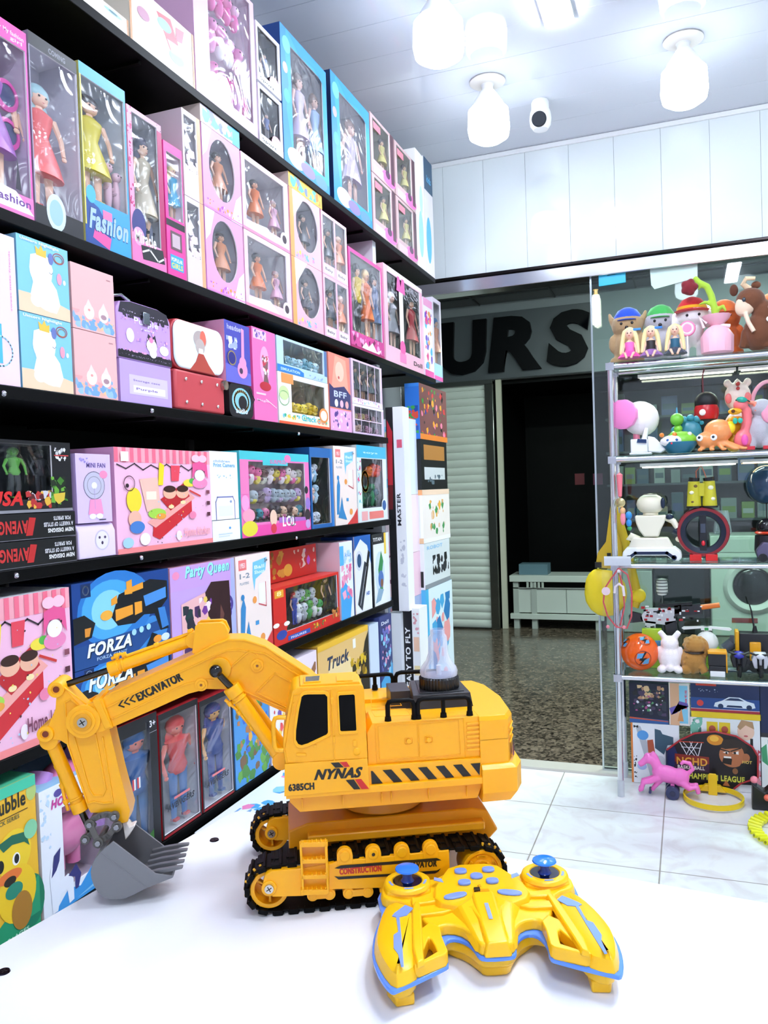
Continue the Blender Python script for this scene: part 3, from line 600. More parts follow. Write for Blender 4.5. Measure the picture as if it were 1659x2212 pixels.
B('doll_box', 'clear sided doll box ending the second shelf', 'toy box', z, 939, 957, 640, .06, '#e6dce8', 'r 0 0 1 .2 #9fc4f0;r 0 0 1 .05 #ef5aa4', ('r', .1, .2, .9, .95), '#70707c', figs=[(.5, .8, '#3a6aa0', '#d89070', '#444', '#d8a88c')])

# third row
z = ZS[2]
UNI = 'p #f4d3b0 0 0 1 0 1 .17 .5 .26 0 .26;p #fbfafd .22 .25 .28 .42 .22 .6 .25 .78 .45 .85 .62 .8 .68 .66 .64 .5 .74 .4 .8 .2 .72 .07 .5 .08 .3 .14;e .44 .6 .22 .22 #fbfafd;e .6 .16 .16 .09 #fbfafd;e .34 .19 .12 .09 #fbfafd;p #e8c24a .36 .8 .34 .92 .41 .88 .46 .95 .5 .88 .56 .9 .55 .79;e .8 .56 .05 .08 #f2a0b4;e .9 .53 .03 .035 #e4f2ff;o .8 .84 .11 .07 .012 #f07a7a;o .8 .83 .08 .05 .01 #f4b070;l #46586e .006 .6 .61 .64 .59 .67 .62;e .64 .8 .05 .08 #6a7ab8;t .06 .93 .05 .75 #ffffff Unicorn Nightlight'
GN = 'p #f3b9b6 0 0 1 0 1 .9 0 .9;s 0 .02 1 .2 16 .07 3 #7aa8dc #9fc4e8 #f4b8a0 #f4cc90;s 0 .16 1 .3 8 .05 4 #8fb4e0 #f0a8a8;e .38 .3 .12 .12 #fbe9e6;e .72 .3 .12 .12 #fbe9e6;p #fbdcd8 .3 .38 .46 .38 .37 .5;p #fbdcd8 .64 .38 .8 .38 .73 .5;e .38 .33 .03 .02 #e89a94;e .72 .27 .07 .04 #b08a94;t .82 .88 .02 .1 #a06a74 Gift'
B('gift_box', 'pale pink rounded box cut by the left edge on the third shelf', 'toy box', z, -75, 46, 470, .14, '#f8d8ea', 'T .6 .55 .1 .3 #a8c4e8 Melody;r .6 .14 .68 .4 #52b8e8;o .62 .22 .25 .1 .01 #a8d8f0;e .5 .5 .04 .03 #3a4ac8;T .9 .5 .03 .4 #e8a0c8 sweet little friends', side='#f4c8e0')
h1 = row_z(668, LX, col_y(44, z, LX)) - z
for i, l in enumerate(('lower pale blue night light box with a white unicorn', 'upper pale blue night light box with a white unicorn')):
    B('night_light_box', l, 'toy box', z + i * h1, 48, 160, 0, .1, '#84c8ee', UNI, side='#7fc0dc', H=h1, group=None)
h1 = row_z(706, LX, col_y(161, z, LX)) - z
for i, l in enumerate(('lower salmon pink gift box with two small gnomes', 'upper salmon pink gift box with two small gnomes')):
    B('gift_box', l, 'toy box', z + i * h1, 163, 256, 0, .1, '#f3b9b6', GN, H=h1 if i == 0 else h1 * .98)
# tin case with an arched lid
y0, y1 = col_y(258, z, LX) + .002, col_y(376, z, LX) - .002; W = y1 - y0; H = row_z(640, LX, y0) - z
t = thing('tin_case', 'lilac tin case with black lace trim, arched lid and metal handle', 'case', (LX, y0, z + .0004), math.pi / 2)
hz = H * .42
arc = lambda zb_: [(0, zb_), (W, zb_), (W, H * .9), (W * .93, H * .97), (W * .75, H), (W * .25, H), (W * .07, H * .97), (0, H * .9)]
m = M(); m.prism(arc(hz), 0, .13, '#c9a0e0:p'); art(m, W, H, 'p #2a2430 .03 .86 .97 .86 .93 .965 .75 .99 .25 .99 .07 .965;s .05 .83 .95 .86 14 .015 3 #2a2430;s .04 .885 .96 .9 16 .004 3 #e8d8f4;r 0 .43 1 .5 #1d1a22;s .02 .455 .98 .47 22 .004 2 #b8a8c8;s .02 .49 .98 .51 14 .02 2 #1d1a22;s .05 .5 .95 .52 9 .014 3 #f0a8d8;t .3 .77 .08 .45 #fbf4ff Purple;t .42 .73 .03 .25 #fbf4ff melody;e .22 .66 .07 .07 #f0e4fb;e .85 .58 .09 .05 #fbf6ff;p #2a2630 .5 .58 .55 .72 .62 .68 .68 .72 .72 .6;e .61 .6 .1 .07 #f6f0fa;e .63 .53 .07 .05 #f6f0fa;e .6 .66 .04 .03 #f08ab8;s .05 .55 .95 .82 14 .012 5 #e8c8f4 #b080d0 #f4b0e0')
m.build('lid', t, bev=.003)
m = M(); m.box(.004, .001, .0, W - .004, .128, hz - .001, '#c3a6e6:p'); art(m, W, hz, 'r .18 .2 .9 .66 #d8c8f0;r .25 .25 .85 .42 #ece4f8;t .25 .5 .06 .5 #8a70b0 Storage case;t .3 .3 .07 .4 #8a70b0 Purple', y=.001); m.build('body', t, bev=.002)
m = M(); m.tube([(W * .33, .06, H - .004), (W * .35, .06, H + .022), (W * .5, .06, H + .03), (W * .65, .06, H + .022), (W * .67, .06, H - .004)], .005, '#d0d2d8:m'); m.build('handle', t)
m = M(); m.box(W * .44, -.006, H * .8, W * .56, -.001, H * .92, '#9aa0a8:m'); m.build('clasp', t, bev=.001)
# cosmetics case: rounded white lid over a red studded base
y0, y1 = col_y(378, z, LX) + .002, col_y(489, z, LX) - .002; W = y1 - y0; H = row_z(682, LX, y0) - z; hb = H * .44
t = thing('cosmetics_case', 'red studded cosmetics case with a rounded white lid showing a red dress', 'case', (LX, y0, z + .0004), math.pi / 2)
m = M(); m.prism([(.004, 0), (W - .002, 0), (W - .002, hb), (.004, hb)], .0, .16, '#c8474e:b')
m.build('base', t, bev=.006)
for u in (.2, .5, .82):
    for v in (.2, .78): M().ball(u * W, -.001, v * hb, .0045, '#e8e0d8:m', n=10).build('stud', t)
m = M(); m.lathe([(0, 0), (.013, 0), (.012, .008), (0, .009)], (W * .96, -.001, hb * .8), '#b9b4ae:m', ax=(0, -1, 0), n=10); m.build('corner_cap', t)
def rr(x0, z0, x1, z1, r_, n=5):
    P = []
    for cx, cz, a in ((x1 - r_, z0 + r_, -90), (x1 - r_, z1 - r_, 0), (x0 + r_, z1 - r_, 90), (x0 + r_, z0 + r_, 180)):
        for i in range(n + 1):
            b = math.radians(a + 90 * i / n); P.append((cx + r_ * math.cos(b), cz + r_ * math.sin(b)))
    return P
m = M(); m.prism(rr(0, hb + .002, W, H, .03), .004, .03, '#c23c44:p')
m.prism(rr(.003, hb + .004, W - .003, H - .003, .028), -.002, .004, '#eaf4f4:p'); art(m, W, H, 'e .5 .82 .13 .1 #b8a8a4;e .56 .84 .06 .09 #e8705c;e .5 .74 .09 .09 #c0b0aa;p #e8e4e0 .47 .72 .55 .72 .56 .64 .46 .64;p #b8483c .46 .66 .56 .66 .66 .55 .78 .455 .28 .455 .4 .56', y=-.002)
m.build('lid', t, bev=.003)
B('headset_box', 'pink sided box printed with a headset and pink guitar on deep blue', 'toy box', z + .085, 491, 546, 688, .14, '#4a4cae', 'p #6a6ac8 0 0 1 0 1 .2 0 .3;t .1 .86 .09 .6 #c8c8f8 headset;e .66 .24 .2 .14 #f29ac4;e .68 .36 .14 .1 #f29ac4;p #f29ac4 .62 .4 .74 .4 .76 .92 .66 .94;e .6 .22 .07 .05 #4a3a5a;e .22 .4 .17 .12 #2a2a80;o .25 .4 .15 .11 .02 #f4d890;s .05 .55 .5 .75 6 .05 4 #e8ecff #a8b4f0', side='#f0a8d0', H=None)
t_y0 = col_y(496, z, LX) + .002; t_y1 = col_y(549, z, LX) - .003
t = thing('headset_pouch', 'black pouch with a rainbow headset print under the headset box', 'pouch', (LX, t_y0, z + .0004), math.pi / 2); W = t_y1 - t_y0
m = M(); m.prism(rr(0, 0, W, .083, .018), .0, .12, '#1a191f:b'); art(m, W, .083, 'e .5 .5 .4 .4 #8ac8d8;o .5 .5 .3 .3 .08 #f0d090;e .55 .45 .18 .22 #1a191f;t .25 .12 .16 .5 #e8eef8 audio'); m.build('pouch_body', t, bev=.004)
M().tube([(W * .8, -.004, .02), (W * .98, -.006, .05), (W * .8, -.004, .075)], .0015, '#222:p').build('cord', t)
B('microphone_box', 'tall hot pink box with a printed hourglass microphone', 'toy box', z, 550, 601, 703, .1, '#f274b4', 'r .05 .88 .6 .98 #e8c8ec;s .1 .88 .55 .98 6 .02 3 #6a4a9a #b080d0;e .5 .62 .2 .2 #f8a8d0;p #7a5a5a .38 .7 .66 .7 .6 .5 .68 .38 .4 .38 .46 .5;s .4 .5 .66 .72 10 .02 3 #f4e0e0 #c83a50;e .5 .38 .24 .05 #c02c3c;r .1 .28 .5 .3 #fbd0e8;t .12 .2 .03 .5 #fbd0e8 Magic;l #fff .006 .5 .24 .95 .16', side='#e0559c')
y0 = col_y(603, z, LX); HR = row_z(800, LX, y0) - z
B('cash_register_box', 'white window box with a yellow toy till and Checkout lettering', 'toy box', z, 603, 712, 0, .16, '#f2f6f6', 'r 0 0 1 .05 #f0603c;r .02 .05 .98 .16 #f4ecc8;s .05 .1 .95 .2 14 .04 3 #38b08c #f2c84a #7ac8d8;t .42 .1 .13 .3 #2ab4c8 Check;t .74 .08 .12 .2 #f08a60 out;e .1 .6 .09 .14 #cfe8a0;r .06 .8 .28 .99 #f29a58;e .88 .28 .1 .16 #e8904a;e .88 .28 .07 .11 #faf0e0;o .1 .5 .09 .14 .02 #b8e0a0', ('r', .24, .24, .92, .9), '#6a5a28', toys=[(.5, 0, .8, .45, '#f2d416 #f4dc2a #e8c410')], H=HR)
B('camper_box', 'pale blue box with a toy camper van in its window, on the till box', 'toy box', z + HR, 603, 711, 722, .14, '#bcd8f0', 'p #2c7fcc 0 .0 .5 0 .5 .12 .4 .2 0 .2;t .06 .05 .08 .36 #d8f0ff SIMULATION;s .6 .02 .95 .12 5 .03 4 #8aa8d8;r .94 .2 1 1 #5a78a8', ('r', .12, .24, .92, .93), '#5a7888', toys=[(.5, 0, .85, .6, '#9fd8e8 #bfe6f0 #7ab8c8')])
B('toy_box', 'orange and navy box with printed faces right of the till box', 'toy box', z, 714, 760, 758, .12, '#ee8a78', 'p #f4a890 .1 .55 .9 .55 .8 .95 .3 .98;e .5 .78 .2 .13 #f8c8b0;e .45 .7 .04 .02 #c84a4a;p #3a3a6a 0 .3 1 .3 1 .5 .7 .6 .2 .55 0 .6;t .2 .44 .08 .6 #c8d0f0 BFF;e .3 .36 .08 .05 #f0e8f4;e .55 .36 .08 .05 #f4b8c8;e .8 .36 .08 .05 #e8a8a8;r 0 0 1 .28 #e8a8dc;s .1 .03 .9 .26 10 .03 2 #5a3a8a #f8d8f4')
y0 = col_y(763, z, LX); HD = row_z(870, LX, y0) - z
DG = 'l #e8d0e8 .03 .25 .1 .25 .95;l #e8d0e8 .03 .5 .1 .5 .95;l #e8d0e8 .03 .75 .1 .75 .95'
B('mini_doll_box', 'lower lilac box with a grid of small windows, third shelf end', 'toy box', z, 763, 830, 0, .1, '#e2c4e4', 'r 0 .92 1 1 #f4e8f4;' + DG + ';l #e8d0e8 .03 .05 .48 .95 .48', ('r', .06, .06, .94, .92), '#706a78', toys=[(.5, 0, .9, .36, '#3a3238 #caa890 #b888a0 #5a4a54'), (.5, .5, .9, .36, '#3a3238 #d8c080 #c89098')], H=HD)
B('mini_doll_box', 'upper lilac box of four small dark dolls, third shelf end', 'toy box', z + HD, 763, 829, 772, .1, '#e2c4e4', 'r 0 0 1 .12 #f4e0f0;s .02 .02 .98 .12 10 .03 2 #c87ab8 #8ac0e0;' + DG, ('r', .06, .14, .94, .96), '#605a68', figs=[(.14, .9, '#332a30', '#2c3a44', '#2c3a44', '#d8a88c'), (.38, .9, '#4a3a38', '#48404c', '#48404c', '#d8a88c'), (.62, .9, '#332a30', '#3a4a54', '#3a4a54', '#d8a88c'), (.86, .9, '#4a3a38', '#54485a', '#54485a', '#d8a88c')])

# fourth row
z = ZS[3]
for i, (l, yt) in enumerate((('lower of two flat black cartons under the figure box', 1185), ('upper of two flat black cartons under the figure box', 1131))):
    hb = .046
    B('flat_figure_carton', l, 'toy box', z + i * (hb + .0004), -140, 167, 0, .2, '#101012', 'p #c02a2a .60 .15 .63 .85 .68 .82 .65 .15;F .30 .25 .5 .32 #c83030 AVENGERS;F .82 .68 .16 .14 #d8d8dc FOR SPIRITS;F .74 .44 .17 .24 #d8d8dc A VARIETY OF STYLES;F .77 .2 .17 .21 #f0f0f0 NEW DESIGNS;r 0 .0 1 .03 #6a6a70', H=hb)
B('action_figure_box', 'black window box of large action figures, cut by the left edge', 'toy box', z + .0928, -140, 163, 938, .1, '#141418', 'r 0 0 1 .04 #8a8a90;I .36 .1 .2 .24 #d82a2a USA;s .62 .05 .84 .3 14 .05 3 #b83030 #e0b040 #5a2020 #c8c8d0;s .82 .05 .96 .5 10 .06 6 #3f7a28 #68a83a #1c2a18;s .86 .72 .96 .92 10 .02 3 #e8e8e8 #c8c8c8;r .86 .8 .98 .815 #d84a4a;p #d8b840 .84 .25 .94 .27 .93 .16 .88 .1 .85 .16', ('r', .04, .18, .84, .95), '#3a3c48', top='#d8dae0', figs=[(.3, .9, '#4c8a34', '#3f7a28', '#30344a', '#58a03c', True), (.56, .92, '#4a9034', '#5aa63e', '#20242a', '#5aa63e', True), (.76, .9, '#1a1a1e', '#23252c', '#23252c', '#2a2c34', True)])
hq = .055
t_y0, t_y1 = col_y(171, z, LX) + .001, col_y(252, z, LX) - .001
t = thing('paper_bag', 'folded white and lilac bag with a round bear print on the fourth shelf', 'bag', (LX, t_y0, z + .0004), math.pi / 2); W = t_y1 - t_y0
m = M(); m.prism([(0, 0), (0, .05), (.006, .064), (.014, .066), (.12, .066), (.12, 0)], 0, W, '#e6d4f4', pl='yz'); art(m, W, .066, 'e .62 .5 .2 .3 #cfc4d8;e .62 .5 .17 .26 #ece4f4;e .55 .58 .03 .04 #4a3a5a;e .7 .58 .03 .04 #4a3a5a;e .62 .42 .03 .05 #4a3a5a'); m.build('bag_body', t, bev=.002)
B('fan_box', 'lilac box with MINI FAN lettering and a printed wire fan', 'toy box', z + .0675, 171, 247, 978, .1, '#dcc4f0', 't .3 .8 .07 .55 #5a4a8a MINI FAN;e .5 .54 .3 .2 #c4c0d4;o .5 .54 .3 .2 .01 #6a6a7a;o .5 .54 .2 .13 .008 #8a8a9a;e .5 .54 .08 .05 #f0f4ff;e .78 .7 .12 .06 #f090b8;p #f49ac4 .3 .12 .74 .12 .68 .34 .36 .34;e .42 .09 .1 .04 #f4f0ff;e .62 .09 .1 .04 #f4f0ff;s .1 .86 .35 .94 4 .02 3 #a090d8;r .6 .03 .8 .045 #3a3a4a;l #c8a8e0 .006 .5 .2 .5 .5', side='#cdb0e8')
KIT = 'r 0 .86 1 1 #f6a8b4;' + ';'.join('r %.3f .86 %.3f 1 #f4728c' % (k / 14, k / 14 + .035) for k in range(14)) + ';l #3a2a34 .012 .02 .84 .1 .8 .18 .85 .26 .79 .34 .84 .42 .8 .5 .85 .58 .8 .66 .84 .74 .79 .8 .83;r 0 0 1 .05 #f48a8a'
KIT += ';p #d22a34 .34 .25 .76 .52 .76 .36 .4 .1 .33 .14;p #f4a8a0 .28 .28 .36 .22 .8 .5 .74 .56;p #c0242c .42 .5 .68 .66 .74 .52 .52 .38;p #f2c2b0 .22 .7 .4 .72 .42 .4 .28 .38;r .28 .5 .38 .58 #f4e8d0;e .52 .56 .07 .06 #f2b89a;e .66 .56 .07 .06 #f2b89a;e .52 .6 .065 .035 #3a1c14;e .66 .6 .065 .035 #3a1c14;e .53 .42 .03 .02 #f8e0a8;e .66 .46 .03 .02 #f8e0a8;e .38 .36 .09 .05 #a8d850;e .42 .33 .05 .03 #f0a040;p #e8485a .54 .68 .62 .68 .64 .84 .54 .84;p #f4dc28 .4 .64 .45 .64 .47 .84 .42 .87;e .74 .66 .07 .04 #f4dc48;e .77 .68 .035 .03 #58b848;l #d23a34 .018 .74 .58 .86 .52'
KIT += ';e .16 .5 .07 .12 #f4dc38;e .16 .32 .06 .08 #f2b8a0;e .18 .24 .07 .06 #4a80c8;e .09 .1 .05 .05 #a8d0ec;e .25 .12 .05 .06 #f4f0ee;e .6 .12 .03 .05 #f4e4ee;o .12 .66 .05 .07 .008 #6a3a4a;e .1 .64 .015 .02 #2a1a24;r .05 .87 .12 .96 #fbf0f0;e .86 .66 .09 .06 #f08ab8;e .86 .74 .06 .06 #fbf4f2;p #ea5a94 .77 .7 .78 .86 .86 .9 .95 .86 .96 .7 .9 .8 .82 .8;e .82 .92 .05 .04 #f8c8d8;e .9 .92 .05 .04 #f8c8d8;e .76 .32 .04 .04 #f084a8;s .3 .06 .95 .8 16 .007 9 #3a1a24 #f4dc60 #a8d0ec;t .66 .1 .09 .3 #f2a8b0 Home kitchen;r .93 .3 .97 .34 #5a2a3a;r .93 .42 .97 .46 #5a2a3a;r .93 .54 .97 .58 #8a4a5a'
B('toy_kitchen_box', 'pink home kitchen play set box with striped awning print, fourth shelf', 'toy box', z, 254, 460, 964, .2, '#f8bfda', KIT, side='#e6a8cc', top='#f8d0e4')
B('print_camera_box', 'white box with Print Camera lettering and a printed outline camera', 'toy box', z + .052, 459, 519, 973, .12, '#f4f6fb', 't .12 .84 .035 .6 #9ab8e0 children;t .12 .77 .06 .78 #6ab0d8 Print Camera;s .2 .6 .8 .66 5 .012 3 #8ac0ec;r .16 .0 .84 .32 #ffffff;l #7a7ab0 .02 .16 0 .16 .26 .22 .33 .78 .33 .84 .26 .84 0;r .24 .05 .76 .2 #e8ecf4;e .7 .26 .04 .02 #8a9ac0', side='#dfe4ee')
B('white_carton', 'short white carton under the camera box', 'box', z, 460, 520, 0, .14, '#f4f6fb', 'e .62 .6 .04 .06 #5aa0e0;r .2 .3 .7 .36 #c8d4e8;r .2 .2 .6 .24 #c8d4e8', H=.0515)
B('mini_doll_set_box', 'teal and pink window box of many small dolls, fourth shelf middle', 'toy box', z, 523, 672, 972, .1, '#f078b8', 'r 0 .9 1 1 #48c4cc;r .3 .84 .66 .93 #48c4cc;t .4 .86 .05 .24 #e060a0 SURPRISE;e .66 .93 .05 .05 #f080b8;r 0 0 1 .13 #ee4fa4;p #b070c0 .5 .13 .98 .13 .98 .17 .5 .2;r 0 .5 .1 .9 #f080b8;e .09 .25 .08 .08 #f4a0b8;e .1 .1 .1 .09 #e8d840;e .05 .4 .05 .09 #f8a0d0;e .42 .2 .05 .1 #f0c8b0;e .42 .07 .04 .06 #d83a4a;t .55 .08 .13 .2 #ffffff LOL;o .7 .14 .04 .06 .015 #ffffff;e .95 .2 .045 .08 #3a3038;e .96 .35 .04 .08 #9a7ac8;e .94 .53 .03 .05 #2a2a34;e .95 .08 .04 .06 #c8a0d8', ('r', .11, .16, .93, .88), '#8c6a80', toys=[(.5, 0, .95, .28, '#5a4038 #2a8a9a #e8c0a0 #d870a0 #3a3038'), (.5, .3, .9, .28, '#b8a0c8 #a8b8c0 #d8d048 #6a5a68'), (.5, .62, .95, .34, '#e8d040 #c8c8b8 #f070a8 #f4e8e8 #6a4a48')], side='#48c4cc')
B('hair_toy_box', 'deep blue sided box with a clear wrapped toy, fourth shelf', 'toy box', z, 674, 723, 965, .16, '#2464a8', 'r .9 0 1 1 #2f7cc8', ('r', .06, .05, .86, .88), '#0c1018', side='#1c4a84', toys=[(.3, 0, .5, .22, '#e0e8f0 #c8d4e0'), (.3, .3, .45, .3, '#f0c8b8 #b8d8e8'), (.3, .62, .4, .3, '#e8eef4 #9ac8e0')])
BSH = 'p #f8e6dc 0 0 1 0 1 1 0 1;r .08 .86 .3 .96 #f07a7a;t .12 .88 .05 .14 #fbf0f0 1951;t .1 .78 .05 .28 #7a8a9a 1-2;t .1 .72 .025 .25 #8a9aaa PLAYERS;p #7ac8ec .5 .74 .85 .82 .9 .95 .48 .92 .46 .78;p #7ac8ec .46 .78 .56 .78 .5 .64;t .52 .85 .035 .3 #e8faff Ball;t .52 .8 .035 .3 #e8faff Shoot;r .62 .5 .84 .7 #f8f4f4;l #c84a54 .012 .62 .5 .84 .46 .84 .7;e .5 .55 .06 .035 #f4a050;p #3a88c0 .06 .14 .16 .14 .24 .5 .18 .6 .1 .5;e .16 .6 .05 .03 #3a88c0;p #3a88c0 .12 .1 .5 .06 .36 .2 .3 .36 .2 .2;p #4a9ad0 .5 .3 .6 .3 .6 .34 .5 .34;e .7 .16 .07 .04 #f4a050;p #d84040 .5 0 1 0 1 .2 .8 .1;t .82 .9 .04 .1 #7a6a6a 3+'
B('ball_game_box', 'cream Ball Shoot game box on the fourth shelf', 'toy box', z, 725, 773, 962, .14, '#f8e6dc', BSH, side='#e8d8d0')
B('window_toy_box', 'white and teal window box with a yellow ring toy, end of the fourth shelf', 'toy box', z, 775, 838, 960, .14, '#e8f2f4', 'r 0 .84 1 1 #46b8dc;t .2 .89 .03 .5 #c8f0ff toys;r .1 .02 .3 .14 #f4b0b0;r .35 .03 .85 .13 #f08078;e .88 .2 .09 .09 #f0f8ff;e .88 .2 .07 .07 #285a9a;s .0 .2 .12 .8 8 .02 3 #7ad0dc #e85a8a;o .24 .53 .1 .12 .04 #f4b430', ('r', .14, .18, .88, .83), '#2a4a44', toys=[(.45, 0, .8, .5, '#2f8a5a #3a6a78 #1c4a3a'), (.62, .62, .6, .3, '#e84830 #f07a28')])

# fifth row
z = ZS[4]
B('toy_kitchen_box', 'large pink home kitchen box with a long eared doll print, cut by the left edge', 'toy box', z, -150, 163, 1322, .22, '#f8bfda', KIT.replace('t .66 .1 .09 .3 #f2a8b0', 't .62 .1 .1 .36 #7a3a54'), top='#f0f0f4', side='#e6a8cc')
# two stacked blue blaster boxes
FOR = 'p #144088 0 0 1 0 1 1 0 1;p #3a88d0 .2 0 .9 0 1 .3 .8 .42 .3 .3 .1 .2;e .42 .62 .38 .46 #2a7ac8;e .36 .62 .28 .36 #4aa8e8;e .34 .62 .17 .24 #8ad4f8;p #1c4a8a 0 0 .6 0 .8 .2 1 .22 1 .36 .6 .3 0 .26;r .08 .82 .17 .98 #0c2a5a;o .125 .9 .025 .05 .012 #d8ecff;p #0c1018 .36 .52 .44 .78 .62 .84 .78 .9 .98 .84 .98 .6 .9 .5 .98 .2 .88 .2 .82 .44 .7 .46 .6 .38 .42 .4;p #4a90d8 .7 .7 .96 .76 .96 .62 .72 .56;p #3a80c8 .86 .5 .94 .5 .98 .24 .9 .22;p #f0a030 .4 .46 .58 .5 .58 .62 .4 .6;p #f0a030 .6 .48 .68 .5 .68 .64 .6 .64;p #f0a030 .5 .82 .7 .88 .7 .8 .5 .76;p #f0a030 .52 .92 .58 .94 .58 .76 .52 .76;e .31 .56 .06 .06 #f4b040;p #f0a030 .36 .74 .42 .78 .42 .68 .36 .66;p #101418 .0 .3 .16 .34 .2 .5 .1 .62 .0 .6;p #e09030 .1 .46 .16 .46 .14 .36 .1 .36;I .12 .1 .16 .44 #0a1a30 FORZA;I .11 .11 .16 .44 #f4f8ff FORZA;t .2 .05 .04 .3 #a8c8e8 FORZA GIANT;p #101820 .7 .02 .8 .02 .84 .16 .78 .2;e .84 .1 .05 .05 #f09a30;e .93 .1 .05 .05 #d8e8f8;e .58 .27 .025 .04 #a8dcf8;e .66 .28 .025 .04 #a8dcf8;e .74 .29 .025 .04 #a8dcf8'
y0 = col_y(168, z, LX); y1 = col_y(372, z, LX)
HA = row_z(1452, LX, y0) - z; HB_ = row_z(1262, LX, y0) - z - HA
B('blaster_box', 'lower of two stacked blue FORZA toy blaster boxes', 'toy box', z, 166, 374, 0, .2, '#0f2a5c', FOR.replace('.12 .1 .16 .44', '.12 .55 .3 .44').replace('.11 .11 .16 .44', '.11 .56 .3 .44'), H=HA)
B('blaster_box', 'upper of two stacked blue FORZA toy blaster boxes', 'toy box', z + HA, 166, 374, 0, .2, '#0f2a5c', FOR, H=HB_)
B('party_toy_box', 'lilac Party Queen window box with star shaped toys', 'toy box', z, 376, 514, 1228, .14, '#c8a4e0', 'r 0 .8 1 1 #cca0e0;p #b0b8f0 .9 0 1 0 1 1 .94 1;I .22 .86 .13 .7 #5a58a8 Party Queen;I .21 .865 .13 .7 #9af0e0 Party Queen;e .08 .93 .05 .035 #f090b8;e .86 .58 .1 .09 #4a3a8a;e .86 .5 .07 .06 #4a3a8a;t .8 .58 .05 .12 #b8a8f0 Go;t .8 .52 .04 .12 #b8a8f0 Party;p #34181c .46 .7 .6 .82 .9 .8 .92 .3 .8 .1 .6 .2;p #f0b8b8 .14 .2 .14 .68 .5 .74 .56 .4 .4 .16;s .16 .24 .42 .66 7 .045 4 #2a2a3a #4a2a5a #1c3a3a;s .4 .3 .6 .7 6 .04 5 #f4d060 #7a3a9a #f8e4e4;p #6a4038 .7 .3 .74 .6 .8 .5', ('r', .93, .4, .96, .5), '#3a2020', side='#f0a8c0', film=True)
B('ball_game_box', 'tall pale pink Ball Shoot game box on the fifth shelf', 'toy box', z, 516, 590, 1203, .2, '#f8e0dc', BSH, side='#e8d8d0', top='#f8d4dc')
h = B('figure_set_box', 'red window box of round toy figures with a raised header card', 'toy box', z, 593, 735, 1272, .14, '#d82a24', 'r .02 .82 .14 .95 #f0a830;t .05 .85 .08 .06 #fff0a0 8;e .1 .3 .08 .08 #c82820;e .1 .17 .07 .08 #3048a0;e .03 .36 .04 .04 #fbf4f0;e .17 .34 .04 .04 #fbf4f0;r .18 .03 .5 .11 #3a58b0;t .22 .045 .04 .22 #e8ecff FIGURES;s .52 .06 .75 .16 8 .03 4 #e8b030 #4a9040 #c83a28;s .86 .1 .98 .3 5 .05 3 #b86a30 #e8b060', ('r', .17, .2, .97, .95), '#3c3c40', figs=[(.3, .8, '#c83028', '#2a48a8', '#2a48a8', '#e8b898', True), (.78, .98, '#1a1a1e', '#141418', '#141418', '#e8b898', True)], toys=[(.52, 0, .5, .55, '#3aa048 #f0f4f0 #b8bcc4 #d8dce4'), (.45, .5, .4, .35, '#c8ccd4 #58a848')], side='#b82020', top='#e04038')
y0, y1 = col_y(598, z, LX), col_y(725, z, LX); zt = z + h + .001
t = thing('header_card', 'red display card with brown animal print standing on the red figure box', 'card', (LX - .06, y0, zt), math.pi / 2)
m = M(); W = y1 - y0; H = row_z(1197, LX - .06, y0) - zt; m.box(0, 0, 0, W, .004, H, '#cc2a22'); art(m, W, H, 's .02 .1 .45 .95 12 .14 3 #8a5a20 #b8782a #d89a3a;e .5 .3 .07 .2 #e8b040;s .6 .2 .98 .9 8 .12 5 #b84ac8 #e8c8b8 #c83030'); m.build('card_panel', t, smooth=0)
B('cartoon_box', 'white and blue box with printed pink animals, fifth shelf', 'toy box', z, 738, 766, 1172, .12, '#eef4fb', 'p #46a8e8 0 0 .7 0 .9 .3 .3 .5 0 .4;s .1 .25 .9 .7 10 .05 3 #f08ab0 #f4a8c4 #e8709c;r 0 .7 .3 .95 #5ab8f0;t .4 .8 .06 .5 #6ab0e8 kids;s .3 .72 .95 .9 4 .03 5 #b8dcf8', side='#f4d0dc')
B('microphone_box', 'white and blue box with diagonal keyboard print and black lettering', 'toy box', z, 768, 805, 1160, .12, '#eef0f6', 'p #1f64b8 0 .8 0 1 1 1 1 .6 .8 .86 .4 .96;e .3 .68 .2 .13 #d8dce8;e .3 .68 .12 .09 #28507c;p #2c3440 .15 .12 .4 .02 .85 .6 .6 .66;p #16181c .5 .34 .62 .3 .95 .76 .84 .8;l #e8eef4 .008 .3 .1 .7 .58;l #e8b070 .01 .02 0 .02 1;t .66 .2 .05 .2 #3a70c0 HD', side='#1c4a94')
B('action_toy_box', 'black edged box with a green blue figure print, end of the fifth shelf', 'toy box', z, 808, 844, 1155, .12, '#eef2f2', 'r 0 .86 .7 1 #16181c;r .7 .7 .82 1 #f0c830;r 0 0 .05 1 #16181c;e .4 .45 .28 .3 #cfe0ec;p #2c8a48 .3 .5 .5 .76 .62 .6 .5 .4 .56 .2 .4 .16;e .45 .36 .16 .12 #4a74b8;e .5 .3 .08 .06 #8a5a3a;t .05 .9 .05 .5 #f4f4f4 TITAN;p #88a8c0 .1 .04 .4 .06 .6 .2 .3 .24', side='#16181c')

